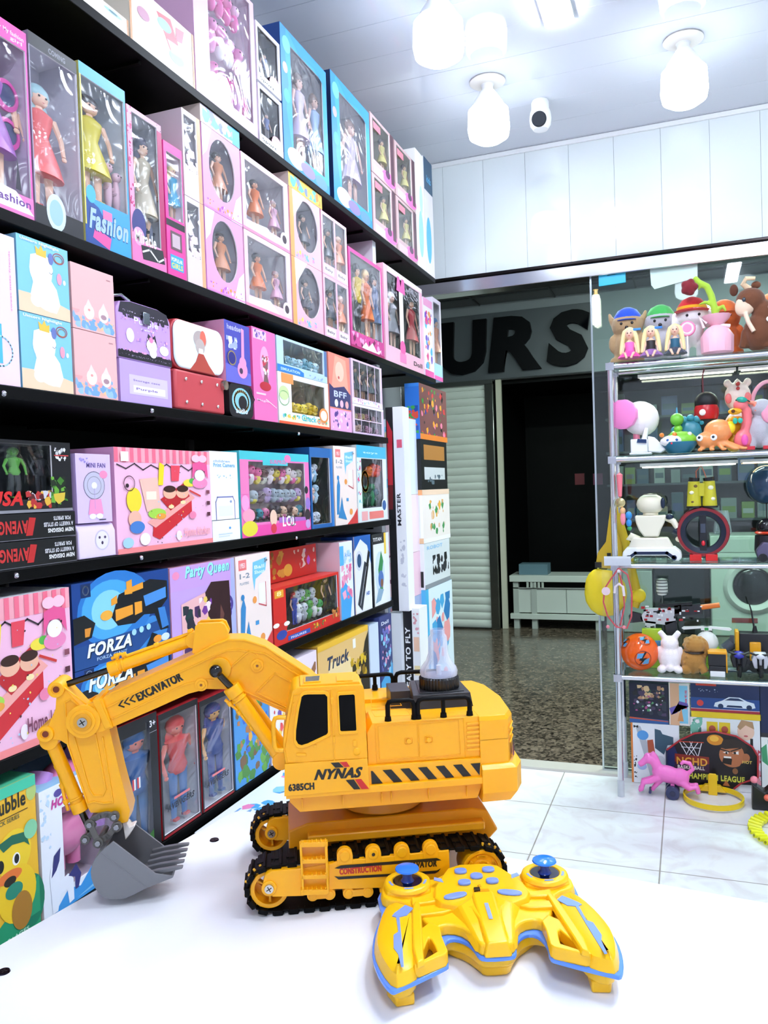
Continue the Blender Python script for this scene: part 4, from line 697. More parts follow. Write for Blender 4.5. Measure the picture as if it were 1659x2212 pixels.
# sixth row, largest boxes near the table
z = ZS[5]
B('duck_toy_box', 'green and yellow Bubble Rock Series box with a printed yellow duck', 'toy box', z, -110, 90, 1760, .2, '#f4bc2c', 'r 0 0 1 .1 #2a9a6a;e .9 .2 .16 .17 #1c7a58;e .88 .2 .05 .05 #fbfbf6;e .88 .2 .03 .03 #1c7a58;p #2a9a6a .4 .1 1 .1 1 .34 .8 .26;e .95 .9 .06 .06 #b8d078;t .5 .83 .1 .38 #20241c Bubble;t .5 .765 .028 .3 #6a6a40 ROCK SERIES;r .5 .8 .9 .805 #20241c;e .72 .56 .2 .15 #f8d22c;e .74 .3 .22 .18 #f8cc24;e .66 .43 .14 .04 #ee7a34;e .66 .4 .07 .03 #2a2014;e .74 .52 .045 .04 #fbf8f0;e .745 .52 .028 .03 #16181a;e .56 .52 .04 .04 #16181a;p #1f6a50 .54 .66 .7 .68 .86 .66 .9 .56 .84 .6 .7 .62 .6 .6;e .7 .33 .1 .05 #2c8a70;e .78 .18 .12 .12 #b07a28;e .92 .66 .08 .06 #8ad0a0;r 0 .93 1 1 #45c8a0;t .6 .03 .025 .25 #c8f0d8 2+AGES', side='#e8b020', top='#58d0a0')
B('pony_box', 'white Happy Horse window box with a pink maned pony toy', 'toy box', z, 95, 262, 1712, .16, '#f2f4fb', 'p #3f9ae0 .1 0 1 0 1 .28 .8 .12 .6 .2 .45 .1 .3 .14;p #88c8f0 .4 .02 1 .04 1 .14 .7 .06;s 0 .5 .12 .95 6 .02 3 #c8e0f4;e .22 .93 .05 .03 #5a4a9a;e .36 .95 .09 .05 #b0489a;t .27 .9 .035 .2 #b0489a HAPPY;I .13 .82 .07 .34 #f0a0cc HORSE;I .13 .825 .07 .33 #c83a94 HORSE;p #f4f6ff .1 .02 .16 .02 .2 .14 .28 .14 .3 .02 .36 .03 .36 .2 .3 .26 .2 .24 .18 .36 .1 .38 .08 .32;p #3a3a78 .1 .3 .14 .46 .22 .5 .2 .4 .16 .34;p #3a3a78 .3 .24 .4 .3 .46 .2 .42 .1 .38 .1 .38 .2', ('r', .26, .16, .95, .8), '#c8a0c0', top='#9fd0f0', side='#e8ecf8', H=None)
pb = [o for o in bpy.data.objects if o.get('label', '').startswith('white Happy Horse')][0]
pb_w = NB[-1][3] - NB[-1][2]
m = M(); m.ball(.13, .06, .15, .05, '#ef84b4:p', ry=.04); m.ball(.17, .05, .13, .03, '#ef84b4:p'); m.ball(.13, .06, .06, .05, '#ef84b4:p', ry=.03, rz=.04); m.tube([(.11, .06, .05), (.11, .06, .0)], .014, '#ef84b4:p'); m.tube([(.15, .06, .05), (.15, .06, .0)], .014, '#ef84b4:p')
pn = m.build('pony_figure', pb)
pn.location = (pb_w - .225, -.012, .047)
m = M(); m.tube([(.08, .06, .19), (.05, .05, .14), (.07, .05, .09), (.05, .05, .05)], .022, '#c890d8:p'); m.tube([(.15, .06, .2), (.2, .05, .17), (.21, .05, .1), (.2, .05, .05)], .02, '#b888d0:p'); m.ball(.16, .03, .19, .02, '#f0c040:p'); m.build('mane', pn)
m = M(); m.ball(.16, .021, .15, .012, '#fbfbff:g', ry=.004, rz=.018); m.ball(.162, .017, .148, .007, '#2a2430:g', ry=.003, rz=.012); m.build('eye', pn)
AB = 'r 0 0 1 .02 #a81c24;r 0 .0 .03 1 #16161a;r .97 0 1 1 #16161a;I .12 .2 .05 .7 #2a2a34 AVENGERS;r .3 .27 .7 .29 #f08080'
def act(l, xa, xb, yt, D, hair, topc, botc, skin, a, extra='', H=None, lean=0):
    B('action_figure_box', l, 'toy box', z, xa, xb, yt, D, '#17171b', a, ('r', .04, .03, .96, .95), '#8a8c98', figs=[(.46, .93, hair, topc, botc, skin, True)], side='#b02028', top='#b82a30', H=H)
act('black box with a large blue suited figure beside the toy bucket', 266, 350, 1572, .13, '#2f68a8', '#2c5f9c', '#5a80b0', '#e07868', 'r .8 .0 1 1 #141418;r .03 .9 .7 1 #141418;t .8 .9 .05 .16 #f0f0f4 3+;r .78 .86 .98 .862 #f0f0f4;p #d83a3a .3 .5 .34 .5 .34 .58 .3 .58;p #f0f0f0 .34 .5 .38 .5 .38 .58 .34 .58;p #d83a3a .42 .5 .46 .5 .46 .58 .42 .58;p #f0f0f0 .46 .5 .5 .5 .5 .58 .46 .58;p #3f7a34 .62 .03 .8 .03 .8 .14 .7 .12')
act('red edged clear box with a red and blue figure, nearer of the pair', 352, 437, 1545, .13, '#d84848', '#d85050', '#4a78b0', '#e07868', AB)
act('red edged clear box with a dark blue figure with yellow gloves', 439, 508, 1516, .13, '#2a3f84', '#344c8c', '#3a4f90', '#e0a860', AB)
B('block_game_box', 'blue and green box with printed blocks and landscape, lower shelf', 'toy box', z, 510, 585, 1490, .14, '#4a98d8', 's .0 .0 1 .4 18 .05 3 #4a8a34 #68a83c #7a5a38 #3a7a48;s .05 .3 .95 .8 16 .045 5 #7a6a4a #f0b040 #58a040 #3a6ac8 #b87a48;s .1 .8 .9 .98 5 .03 8 #bfe0f8;e .6 .5 .1 .07 #2a5ad0', side='#3a7ab8')
B('craft_box', 'white and pink box with small coloured prints behind the excavator boom', 'toy box', z, 587, 640, 1440, .12, '#f4eef4', 's .05 .05 .95 .95 18 .04 5 #f08ab0 #e84a4a #8ac8e8 #f4d060 #7a5aa8', side='#e8d8e8')
B('craft_box', 'pastel box with pink and brown prints left of the Truck box', 'toy box', z, 642, 690, 1425, .12, '#f0e0ea', 's .05 .05 .95 .95 14 .05 7 #f0a0c0 #9a6a4a #a8d0e8 #f8f0f8', side='#e0d0e0')
B('truck_box', 'wide golden box with Truck lettering behind the excavator cab', 'toy box', z, 692, 800, 1398, .16, '#e8c07a', 'p #f4c038 0 .93 1 .93 1 1 0 1;p #f2d8a0 .1 .3 .7 .3 .6 .7 .2 .75;I .16 .66 .16 .42 #34405a Truck;p #2a2418 .8 0 1 0 1 .92 .92 .8 .82 .5;s .6 .3 .95 .66 14 .05 3 #c8a020 #8a6a14 #3a3018 #e8c030;r .66 .78 .72 .9 #f4f0e4;s .1 .0 .5 .2 8 .05 4 #8a6a34 #d8b060', side='#c89a3a', top='#f4c038')
B('toy_box', 'plain pale blue box right of the Truck box', 'toy box', z, 802, 822, 1352, .16, '#cfdcf0', '', side='#c0d0e8')
B('doll_box', 'navy and blue box with lilac prints on the lower shelf', 'toy box', z, 824, 850, 1335, .14, '#34407a', 'p #4aa8e0 0 0 1 0 1 .3 0 .1;s .1 .15 .9 .85 20 .04 5 #b878b8 #e8a0c0 #6a70c0 #8ad0f0 #2a2a54;t .15 .88 .05 .6 #e8ecff Doll', side='#3f4a88')

# deck of flat boxes in front of the lower shelf
t = thing('display_deck', 'low dark deck of flat boxes in front of the shelving', 'display stand', (-1.05, .6, 0))
M().box(0, 0, .555, .27, 1.75, .575, '#101014:k').build('deck_top', t, bev=.002)
for yy in (.05, .85, 1.65):
    for xx in (.02, .26): M().box(xx, yy, 0, xx + .02, yy + .02, .555, '#1a1a1e:p').build('leg', t)
def flat(l, x0, y0, x1, y1, z0, h, c, s_, rot=0):
    t = thing('flat_game_box', l, 'toy box', (x0, y0, z0), rot)
    m = M(); W, D = x1 - x0, y1 - y0; m.box(0, 0, 0, W, D, h, c)
    a = M(); art(a, W, D, s_); b = len(m.v); m.v += [(v[0], v[2], h - v[1]) for v in a.v]
    for f, i in zip(a.f, a.m): m.f.append([b + j for j in f]); m.m.append(m.mi(a.keys[i]))
    m.build('carton', t, smooth=0)
flat('white flat box with ladybug lettering lying on the deck', -1.04, 1.50, -.78, 2.0, .5755, .03, '#f0f4fb', 's .05 .1 .95 .9 14 .03 3 #4aa8e0 #f084b8 #8ad0f0 #4a4a54;t .1 .2 .1 .7 #7aa8d8 LADYBUG')
flat('dark grey patterned flat box lying on the deck by the table corner', -1.04, 1.05, -.78, 1.49, .5755, .028, '#4a4a52', 's .05 .1 .95 .9 16 .04 4 #e8f0f4 #2a2a30 #6a6a74 #2f8a9a;p #2a8090 .0 .0 .4 0 .2 .3')
flat('white flat box with pastel prints at the far end of the deck', -1.03, 2.01, -.8, 2.32, .5755, .03, '#f2eef6', 's .05 .1 .95 .9 12 .03 6 #f0a0c0 #8ad0f0 #e8d060 #e84a4a')

# things beyond the end of the shelving: stacks facing the shop
def FB(name, lab, px0, px1, py0, py1, X0, Y, D, col, a='', side='#ddd', sa='', win=None, inner='#444', toys=(), z0=None):
    """box whose front faces +x at x = X0 and whose near end faces the camera at y = Y; px0..px1 its near end, py0..py1 its height"""
    zb = row_z(py1, X0, Y) if z0 is None else z0; H = row_z(py0, X0, Y) - zb - .001
    q = hit(px0, (py0 + py1) / 2, 1, Y)[0]; dep = max(.03, X0 - q)
    t = thing(name, lab, 'toy box', (X0, Y, zb + .0004), math.pi / 2)
    m, wr = carton(D, H, dep, col, win, inner, side); art(m, D, H, a)
    sm = M(); art(sm, dep, H, sa); b = len(m.v); m.v += [(v[1], dep - v[0], v[2]) for v in sm.v]
    for f, i in zip(sm.f, sm.m): m.f.append([b + j for j in f]); m.m.append(m.mi(sm.keys[i]))
    m.build('carton', t, smooth=0)
    if wr:
        f = M(); f.box(wr[0], .0035, wr[1], wr[2], .0043, wr[3], 'clear_film'); f.build('clear_window', t, smooth=0)
        for q_ in toys: toyb(t, q_[0] * D, min(.04, dep * .4), wr[1] + q_[1] * (wr[3] - wr[1]), q_[2] * D, q_[3] * (wr[3] - wr[1]), q_[4].split(), seed=5)
    return zb
# tall narrow boxes standing at the end of the shelving
Y = 2.90
def near(name, lab, cat, px0, px1, py0, py1, Y, D, col, s_, z0=None):
    xa = hit(px0, py1, 1, Y)[0]; xb = hit(px1, py1, 1, Y)[0]; zb = hit((px0 + px1) / 2, py1, 1, Y)[2] if z0 is None else z0
    zt = hit((px0 + px1) / 2, py0, 1, Y)[2]
    t = thing(name, lab, cat, (xa, Y, zb)); m, _ = carton(xb - xa, zt - zb, D, col); art(m, xb - xa, zt - zb, s_); m.build('carton', t, smooth=0); return zt
zs = .0
near('toy_gun_box', 'tall narrow black, red and white box standing at the shelving end', 'toy box', 847, 884, 878, 1320, Y, .07, '#f2f2f6', 'r 0 0 .42 1 #0e0e12;p #c02030 .02 .62 .3 .62 .36 .88 .06 .94;p #6a1018 0 .5 .26 .5 .3 .62 .02 .62;T .72 .42 .22 .16 #2a2a34 MASTER;r .6 .8 .9 .84 #e8607a;s .6 .1 .9 .35 8 .008 3 #c8c8d4')
near('display_pedestal', 'white pedestal carton under the tall narrow boxes', 'box', 846, 872, 1325, 1540, Y, .1, '#e6eaee', '', z0=.0)
near('drone_box', 'white box with a black EASY TO FLY strip near the floor', 'toy box', 876, 912, 1314, 1520, Y + .03, .1, '#f4f4f2', 'r .0 0 .55 1 #101014;T .42 .18 .3 .62 #f0f0f0 EASY TO FLY;r .62 .55 .95 .7 #f4c8a8;r .62 .3 .95 .4 #f4e0a8;s .62 .72 .95 .95 4 .02 3 #e0a0a8')
near('box_stand', 'low black stand under the EASY TO FLY box', 'stand', 877, 911, 1524, 1560, Y + .03, .1, '#131316', '', z0=0.0)
YS = 3.20; XS = hit(910, 1000, 1, 3.20)[0]
SK = [('brick_toy_box', 'blue and rainbow building brick box on top of the stack by the shutter', 912, 950, 826, 948, '#7a4a48', 's .05 .05 .95 .95 22 .05 3 #d83a3a #3a9a3a #f0a030 #2a3a9a #f080a0 #101018;r 0 0 1 .1 #e08030', '#2c70c8', 's .1 .1 .9 .6 9 .06 3 #3a9a4a #d84a3a #1f4a9a;r 0 .94 1 1 #3a84d8'),
      ('cargo_truck_box', 'black Cargo truck box in the stack by the shutter', 912, 950, 952, 1058, '#141416', 'r .1 .6 .9 .9 #b0783a;r .1 .2 .9 .45 #c8ccd0;s .2 .1 .8 .3 4 .06 2 #5a6a74', '#0c0c0e', 'T .62 .2 .3 .6 #f4f4f4 Cargo truck'),
      ('pastel_doll_box', 'white and pastel box under the Cargo truck box', 912, 950, 1062, 1175, '#efe4e0', 's .2 .1 .8 .8 12 .06 3 #4a9a5a #d8a068 #e8c0a0 #f0b040;r 0 .9 1 1 #f0d0b8;r 0 0 1 .08 #f4f0f4', '#f0f0f6', 'r .1 .1 .8 .9 #e0e4ee;r 0 .9 1 1 #f0a870;r 0 0 1 .1 #e0b890'),
      ('robot_toy_box', 'white box with black claw like prints in the stack by the shutter', 912, 950, 1178, 1275, '#d8dee2', 's .3 .25 .95 .7 12 .08 4 #16181c #2a2c34;t .1 .85 .08 .6 #8ac0e8 ROBOT;r 0 0 1 .1 #8a9098', '#e4e8f0', 's .1 .05 .9 .4 10 .07 8 #16181c;r .1 .5 .7 .9 #f4f6fb'),
      ('blue_toy_box', 'sky blue toy box at the bottom of the stack by the shutter', 912, 950, 1282, 1560, '#dcecf4', 's .2 .4 .9 .95 12 .05 3 #4aa8dc #f0a0a0 #2a7ab8;r 0 0 .1 1 #4ab0e0', '#58b4e4', 'r .3 .55 .9 .75 #e8f4fb;r .3 .25 .9 .45 #e8f4fb;t .2 .85 .04 .6 #e8f8ff toys;s .3 .3 .9 .7 4 .03 2 #f0a0b0')]
zn = [row_z(s_[5], XS, YS) for s_ in SK]; zn[-1] = 0.0
for k, s_ in enumerate(SK):
    top = row_z(s_[4], XS, YS) if k == 0 else zn[k - 1]
    t_ = thing(s_[0], s_[1], 'toy box', (XS, YS, zn[k] + .0004), math.pi / 2); H = top - zn[k] - .001; D = .40 - (.02 * (k % 2)); dep = XS - hit(879 + 2 * (k % 2), 1000, 1, YS)[0]
    m, _ = carton(D, H, dep, s_[6], side=s_[8]); art(m, D, H, s_[7])
    sm = M(); art(sm, dep, H, s_[9]); b = len(m.v); m.v += [(v[1], dep - v[0], v[2]) for v in sm.v]
    for f, i in zip(sm.f, sm.m): m.f.append([b + j for j in f]); m.m.append(m.mi(sm.keys[i]))
    m.build('carton', t_, smooth=0)
# second, half hidden stack between it and the tall box
cols = [('pale toy box with a sky blue band, top of the half hidden stack', '#dfe8f2', 's .1 .1 .9 .9 9 .06 4 #58b4e4 #f0d0a8 #8ad0f0', 975), ('white window box with a red doll, in the half hidden stack', '#f2dce6', 'r .2 .3 .85 .92 #4a4454;s .25 .3 .8 .8 8 .06 4 #c83a50 #e8a0b0 #3a3440;r 0 0 1 .2 #f4b8d0', 1070), ('pink and white box low in the half hidden stack', '#f0c8d8', 's .1 .3 .9 .95 10 .06 4 #e84a8c #f8f0f4 #8a4a6a;e .5 .2 .3 .15 #f8a0c8', 1195), ('lilac and blue box at the bottom of the half hidden stack', '#a8b4d8', 's .1 .3 .9 .95 12 .05 4 #5a4a8a #e8a8b8 #8ac0e8 #8a5a40', 1290)]
xA = hit(884, 1100, 1, 3.08)[0] - .085; zt = row_z(905, xA, 3.08)
for l, c_, s_, pyt in cols[:]:
    nxt = {975: 1070, 1070: 1195, 1195: 1290, 1290: 0}[pyt]; zb = row_z(nxt, xA, 3.08) if nxt else 0.0
    t_ = thing('toy_box', l, 'toy box', (xA - .02, 3.08, zb + .0004)); H = (zt if pyt == 975 else row_z(pyt, xA, 3.08)) - zb - .001
    m, _ = carton(.105, H, .15, c_); art(m, .105, H, s_); m.build('carton', t_, smooth=0)

# ------------------------------------------------------------------ white display table
TZ = .97
t = thing('display_table', 'white table with rounded corners and dark screws under the toy excavator', 'table', (-.1, .5, 0))
cs = [(-.612, .16), (.46, .10), (.47, .742), (-.5195, .838)]
P = []
for i, (x, y) in enumerate(cs):
    a = Vector(cs[i - 1]) - Vector((x, y)); b = Vector(cs[(i + 1) % 4]) - Vector((x, y)); a.normalize(); b.normalize(); r_ = .018
    p0 = Vector((x, y)) + a * r_; p1 = Vector((x, y)) + b * r_
    for k in range(5):
        s_ = k / 4; q = p0 * (1 - s_) ** 2 + Vector((x, y)) * 2 * s_ * (1 - s_) + p1 * s_ * s_; P.append((q.x + .1, q.y - .5))
M().prism(P, TZ - .022, TZ, '#f1f2f6:w', pl='xy').build('table_top', t, bev=.001)
for px, py in ((463, 1815), (8, 2100)):
    q = hit(px, py, 2, TZ); m = M(); m.cyl((q[0] + .1, q[1] - .5, TZ + .0001), (q[0] + .1, q[1] - .5, TZ + .0012), .0052, '#2a2630:m', r1=.0046)
    for a in (.4, 1.97):
        c_, s_ = math.cos(a) * .003, math.sin(a) * .003; m.add([(q[0] + .1 - c_ - s_ * .2, q[1] - .5 - s_ + c_ * .2, TZ + .0013), (q[0] + .1 + c_ - s_ * .2, q[1] - .5 + s_ + c_ * .2, TZ + .0013), (q[0] + .1 + c_ + s_ * .2, q[1] - .5 + s_ - c_ * .2, TZ + .0013), (q[0] + .1 - c_ + s_ * .2, q[1] - .5 - s_ - c_ * .2, TZ + .0013)], [(0, 1, 2, 3)], '#000')
    m.build('screw', t)
for x, y in ((-.40, .22), (.52, .2), (-.37, .27), (.52, .22)): pass
for x, y in ((-.43, -.32), (.52, -.36), (-.40, .30), (.53, .21)): M().box(x - .02, y - .02, 0, x + .02, y + .02, TZ - .022, '#dcdde2:p').build('leg', t, bev=.003)

# ------------------------------------------------------------------ toy excavator
ang = math.radians(27.5); ux = (math.cos(ang), math.sin(ang)); uy = (-math.sin(ang), math.cos(ang))
g = hit(693, 1970, 2, TZ); EO = (g[0] - ux[0] * .039, g[1] - ux[1] * .039, TZ)
ex = thing('toy_excavator', 'yellow remote controlled toy excavator on rubber tracks with its arm reaching left', 'toy excavator', EO, ang)
def EP(px, py, yl):
    d = ray(px, py); o = (EO[0] + uy[0] * yl, EO[1] + uy[1] * yl)
    t_ = ((o[0] - CAM[0]) * uy[0] + (o[1] - CAM[1]) * uy[1]) / (d[0] * uy[0] + d[1] * uy[1])
    p = (CAM[0] + d[0] * t_ - EO[0], CAM[1] + d[1] * t_ - EO[1], CAM[2] + d[2] * t_ - EO[2])
    return (p[0] * ux[0] + p[1] * ux[1], p[2])
def EZ(px, py, zl):
    d = ray(px, py); t_ = (EO[2] + zl - CAM[2]) / d[2]; p = (CAM[0] + d[0] * t_ - EO[0], CAM[1] + d[1] * t_ - EO[1])
    return (p[0] * ux[0] + p[1] * ux[1], p[0] * uy[0] + p[1] * uy[1])
A = lambda s_, yl, *P: [EP(s_[0] + x / s_[2], s_[1] + y / s_[2], yl) for x, y in P]
S1_ = (60, 1300, 2.592); SB = (560, 1370, 2.8603); ST = (500, 1680, 2.592); SK_ = (60, 1640, 3.95)
YW = '#ffb406:p'; BK = '#060607:k'; RD = '#d02020'
def ln(P, i, f): return P[i]
# -- tracks
yn0, yn1 = .0, .032; yf0, yf1 = .118, .150
zc1, zc2 = .0235, .0235; xi = EP(581, 1893, 0)[0]; xd = EP(1043, 1872, 0)[0]
for nm_i, (ya, yb) in enumerate(((yn0, yn1), (yf0, yf1))):
    tr = M(); r1, r2 = .0195, .0205; path = []
    n = 5
    for k in range(n): a = math.pi / 2 + math.pi * k / n; path.append((xi + r1 * math.cos(a), zc1 + r1 * math.sin(a)))
    for k in range(14): s_ = k / 14; path.append((xi + (xd - xi) * s_, zc1 - r1 + (zc2 - r2 - zc1 + r1) * s_))
    for k in range(n): a = -math.pi / 2 + math.pi * k / n; path.append((xd + r2 * math.cos(a), zc2 + r2 * math.sin(a)))
    for k in range(14): s_ = k / 14; path.append((xd + (xi - xd) * s_, zc2 + r2 + (r1 - r2) * s_ + .002 * math.sin(math.pi * s_)))
    m_ = len(path); inn = []
    # continuous inner band
    nrm = []
    for i in range(m_):
        a, b = path[i - 1], path[(i + 1) % m_]; dx, dz = b[0] - a[0], b[1] - a[1]; l = math.hypot(dx, dz); nrm.append((dz / l, -dx / l))
    V = []; Fc = []
    for (x, z_), (nx, nz) in zip(path, nrm):
        for y_, o_ in ((ya + .002, 0), (yb - .002, 0), (yb - .002, .0016), (ya + .002, .0016)): V.append((x + nx * o_, y_, z_ + nz * o_))
    for i in range(m_):
        j = (i + 1) % m_
        for k in range(4): Fc.append((4 * i + k, 4 * i + (k + 1) % 4, 4 * j + (k + 1) % 4, 4 * j + k))
    tr.add(V, Fc, '#040405:k')
    for i in range(m_):
        a, b = Vector(path[i]), Vector(path[(i + 1) % m_]); nx, nz = nrm[i]; mid = (a + b) / 2; d = (b - a); l = d.length; d.normalize(); nn = Vector((d.y, -d.x))
        def pad(y0_, y1_, f0, f1, h0, h1):
            q = [mid + d * (f0 * l) + nn * h0, mid + d * (f1 * l) + nn * h0, mid + d * (f1 * l) + nn * h1, mid + d * (f0 * l) + nn * h1]
            tr.prism([(p.x, p.y) for p in q], y0_, y1_, BK)
        pad(ya, yb, -.36, .36, .0010, .0028); pad(ya + .001, yb - .001, -.36, -.16, .0028, .0042); pad(ya + .001, yb - .001, .1, .2, .0028, .0034)
        pad(ya - .0006, ya + .006, -.3, .3, -.0008, .0036); pad(ya + .012, ya + .02, -.36, .36, .0028, .0036)
    T_ = tr.build('track_belt', ex, bev=.0003, seg=1)
    yw0, yw1 = ya + .003, yb - .003
    wm = M(); wm.lathe([(.0135, 0), (.0172, 0), (.0178, .004), (.0178, yw1 - yw0 - .004), (.0172, yw1 - yw0), (.0135, yw1 - yw0), (.0135, 0)], (xi, yw0, zc1), YW, ax=(0, 1, 0), n=36)
    for a in (0.5, 2.6, 4.7): wm.prism([(xi + math.cos(a + .12) * .003, zc1 + math.sin(a + .12) * .003), (xi + math.cos(a + .1) * .0145, zc1 + math.sin(a + .1) * .0145), (xi + math.cos(a - .1) * .0145, zc1 + math.sin(a - .1) * .0145), (xi + math.cos(a - .12) * .003, zc1 + math.sin(a - .12) * .003)], yw0 + .004, yw0 + .010, YW)
    wm.prism([(xi + .0145 * math.cos(k * .2618), zc1 + .0145 * math.sin(k * .2618)) for k in range(24)], yw0 + .012, yw0 + .016, '#e89a10:p', hole=[(xi + .006 * math.cos(k * .2618) - .005, zc1 + .006 * math.sin(k * .2618) + .004) for k in range(24)])
    for k in range(10):
        a = math.pi / 2 + .35 + k * .29
        wm.cyl((xi + .017 * math.cos(a), (ya + yb) / 2 - .010, zc1 + .017 * math.sin(a)), (xi + .0232 * math.cos(a), (ya + yb) / 2 - .010, zc1 + .0232 * math.sin(a)), .0013, '#f5b526:p', n=8)
    wm.build('front_wheel', ex, bev=.0004)
    wm = M(); wm.lathe([(0, .0), (.0035, .0), (.0035, .002), (.0075, .002), (.0075, -.001), (.0095, -.001), (.0095, .001), (.015, .001), (.0155, -.001), (.0188, -.001), (.019, .001), (.019, yw1 - yw0), (0, yw1 - yw0)], (xd, yw0, zc2), YW, ax=(0, 1, 0), n=44)
    for k in range(7): a = k * .9; wm.cyl((xd + .0083 * math.cos(a), yw0 - .002, zc2 + .0083 * math.sin(a)), (xd + .0083 * math.cos(a), yw0, zc2 + .0083 * math.sin(a)), .0008, YW, n=8)
    for k in range(5):
        a0 = k * 1.2566; wm.ridge([(xd + .0128 * math.cos(a0 + j * .12), zc2 + .0128 * math.sin(a0 + j * .12)) for j in range(6)], .0024, yw0 - .0006, yw0 + .0012, YW, closed=False)
    for k in range(9):
        a = -.4 + k * .27
        wm.cyl((xd + .018 * math.cos(a), (ya + yb) / 2 - .010, zc2 + .018 * math.sin(a)), (xd + .0243 * math.cos(a), (ya + yb) / 2 - .010, zc2 + .0243 * math.sin(a)), .0013, '#f5b526:p', n=8)
    wm.build('drive_wheel', ex, bev=.0003)
# -- side frame with bosses, rollers and sticker on the near side; plain frame on the far side
for far in (0, 1):
    y0_ = -.003 if not far else yf0 - .003
    fm = M(); sh = 0 if not far else 0
    arm = A(ST, 0, (178, 575), (190, 535), (225, 512), (385, 498), (545, 470), (545, 610), (400, 650), (235, 655), (190, 630))
    fm.prism(arm, y0_ - .001, y0_ + .006, YW)
    if not far:
        for (x, y) in ((633, 430), (792, 418), (952, 408), (1112, 393)):
            c_ = A(ST, 0, (x, y))[0]; fm.prism([(c_[0] + .0072 * math.cos(k * .3), c_[1] + .0072 * math.sin(k * .3)) for k in range(12)] + [(c_[0] - .0072, c_[1] - .008), (c_[0] + .0072, c_[1] - .008)], y0_, y0_ + .006, YW)
            fm.cyl((c_[0], y0_ - .0014, c_[1]), (c_[0], y0_ + .001, c_[1]), .0046, YW, n=24)
            if x == 792: fm.cyl((c_[0], y0_ - .002, c_[1]), (c_[0], y0_ - .0013, c_[1]), .0016, '#2a1c04', n=14)
    fm.prism(A(ST, 0, (545, 478), (590, 462), (1215, 400), (1222, 596), (545, 618)), y0_ + .0003, y0_ + .007, YW)
    for (x, y) in ((455, 655), (550, 648), (655, 642), (762, 635), (860, 628), (960, 620), (1060, 612), (1150, 606)):
        c_ = A(ST, 0, (x, y))[0]; fm.cyl((c_[0], y0_ + .001, c_[1]), (c_[0], y0_ + .02, c_[1]), .0052, YW, n=22); fm.cyl((c_[0], y0_, c_[1]), (c_[0], y0_ + .002, c_[1]), .0034, YW, n=18)
    for (x, y) in ((705, 640), (905, 625), (500, 655)):
        c_ = A(ST, 0, (x, y))[0]; fm.box(c_[0] - .006, y0_ + .0008, c_[1] - .003, c_[0] + .006, y0_ + .01, c_[1] + .003, YW)
    sf = fm.build('side_frame', ex, bev=.0006)
    c_ = A(ST, 0, (211, 605))[0]
    fm = M(); fm.cyl((c_[0], y0_ - .0030, c_[1]), (c_[0], y0_ - .0005, c_[1]), .0068, YW, n=24); fm.build('hub_boss', sf, bev=.0008)
    fm = M(); fm.cyl((c_[0], y0_ - .0042, c_[1]), (c_[0], y0_ - .003, c_[1]), .0040, '#c8c4bc:m', r1=.0044, n=20)
    for a in (.5, 2.07): fm.ridge([(c_[0] - .0022 * math.cos(a), c_[1] - .0022 * math.sin(a)), (c_[0] + .0022 * math.cos(a), c_[1] + .0022 * math.sin(a))], .0008, y0_ - .0044, y0_ - .0041, '#4a4640:m', closed=False)
    fm.build('screw', sf)
    if not far:
        s_ = M(); yy = y0_ - .0003
        for P in (((578, 507), (612, 492), (1150, 450), (1175, 462), (1150, 465), (600, 510)), ((576, 552), (600, 555), (860, 540), (1150, 520), (1172, 508), (1160, 524), (1140, 536), (600, 570))): s_.prism(A(ST, yy, *P), yy, yy + .0002, '#16130c')
        for tx, c_, (xa, ya_), (xb, yb_), h_ in (('CONSTRUCTION', '#c8281c', (606, 544), (840, 524), .0064), ('EXCAVATOR', '#16130c', (945, 514), (1150, 497), .0068)):
            p = A(ST, yy, (xa, ya_))[0]; q = A(ST, yy, (xb, yb_))[0]; L_ = math.hypot(q[0] - p[0], q[1] - p[1]); d_ = ((q[0] - p[0]) / L_, (q[1] - p[1]) / L_)
            s_.text(tx, p[0], p[1], h_ * .9, c_, y=yy, w_=L_, bold=.03, heavy=.03, d=d_, up=(.08 if tx[0] == 'E' else 0, 1))
        s_.build('sticker', sf)
# ladder
lm = M(); yl = -.010
out = A(ST, yl, (380, 372), (392, 365), (525, 362), (535, 372), (548, 650), (540, 660), (405, 660), (395, 650))
lm.prism(out[:1] + out[7:8] + [(out[7][0] + .0022, out[7][1]), (out[0][0] + .0022, out[0][1])], yl, yl + .007, YW)
lm.prism([(out[3][0] - .0022, out[3][1]), out[3], out[4], (out[4][0] - .0022, out[4][1])], yl, yl + .007, YW)
for ya_, yb_ in ((364, 392), (460, 484), (548, 572), (630, 660)):
    a, b, c_, d = A(ST, yl, (388, yb_), (540, yb_ - 4), (540, ya_ - 4), (388, ya_)); lm.prism([a, b, c_, d], yl, yl + (.0085 if ya_ != 364 else .006), YW)
    for k in range(6): s_ = (k + .5) / 6; lm.box(d[0] + (c_[0] - d[0]) * s_ - .0007, yl - .0006, d[1] - .0009, d[0] + (c_[0] - d[0]) * s_ + .0007, yl + .004, d[1] + .0007, YW)
lm.prism(A(ST, yl, (385, 380), (540, 375), (548, 650), (400, 655)), yl + .0065, yl + .0078, '#e89a10:p')
lm.build('ladder', ex, bev=.0005)
# chassis and turntable
cm = M(); cm.prism([(.012, .028), (.20, .03), (.215, .045), (.205, .064), (.19, .068), (.03, .066), (.012, .06)], .038, .112, '#e89608:p')
cm.prism([(.03, .05), (.2, .05), (.2, .058), (.03, .058)], .028, .122, '#f0a010:p')
cm.cyl((.105, .075, .07), (.105, .075, .09), .042, '#c87e0c:p', n=40)
cm.build('chassis', ex, bev=.0015)
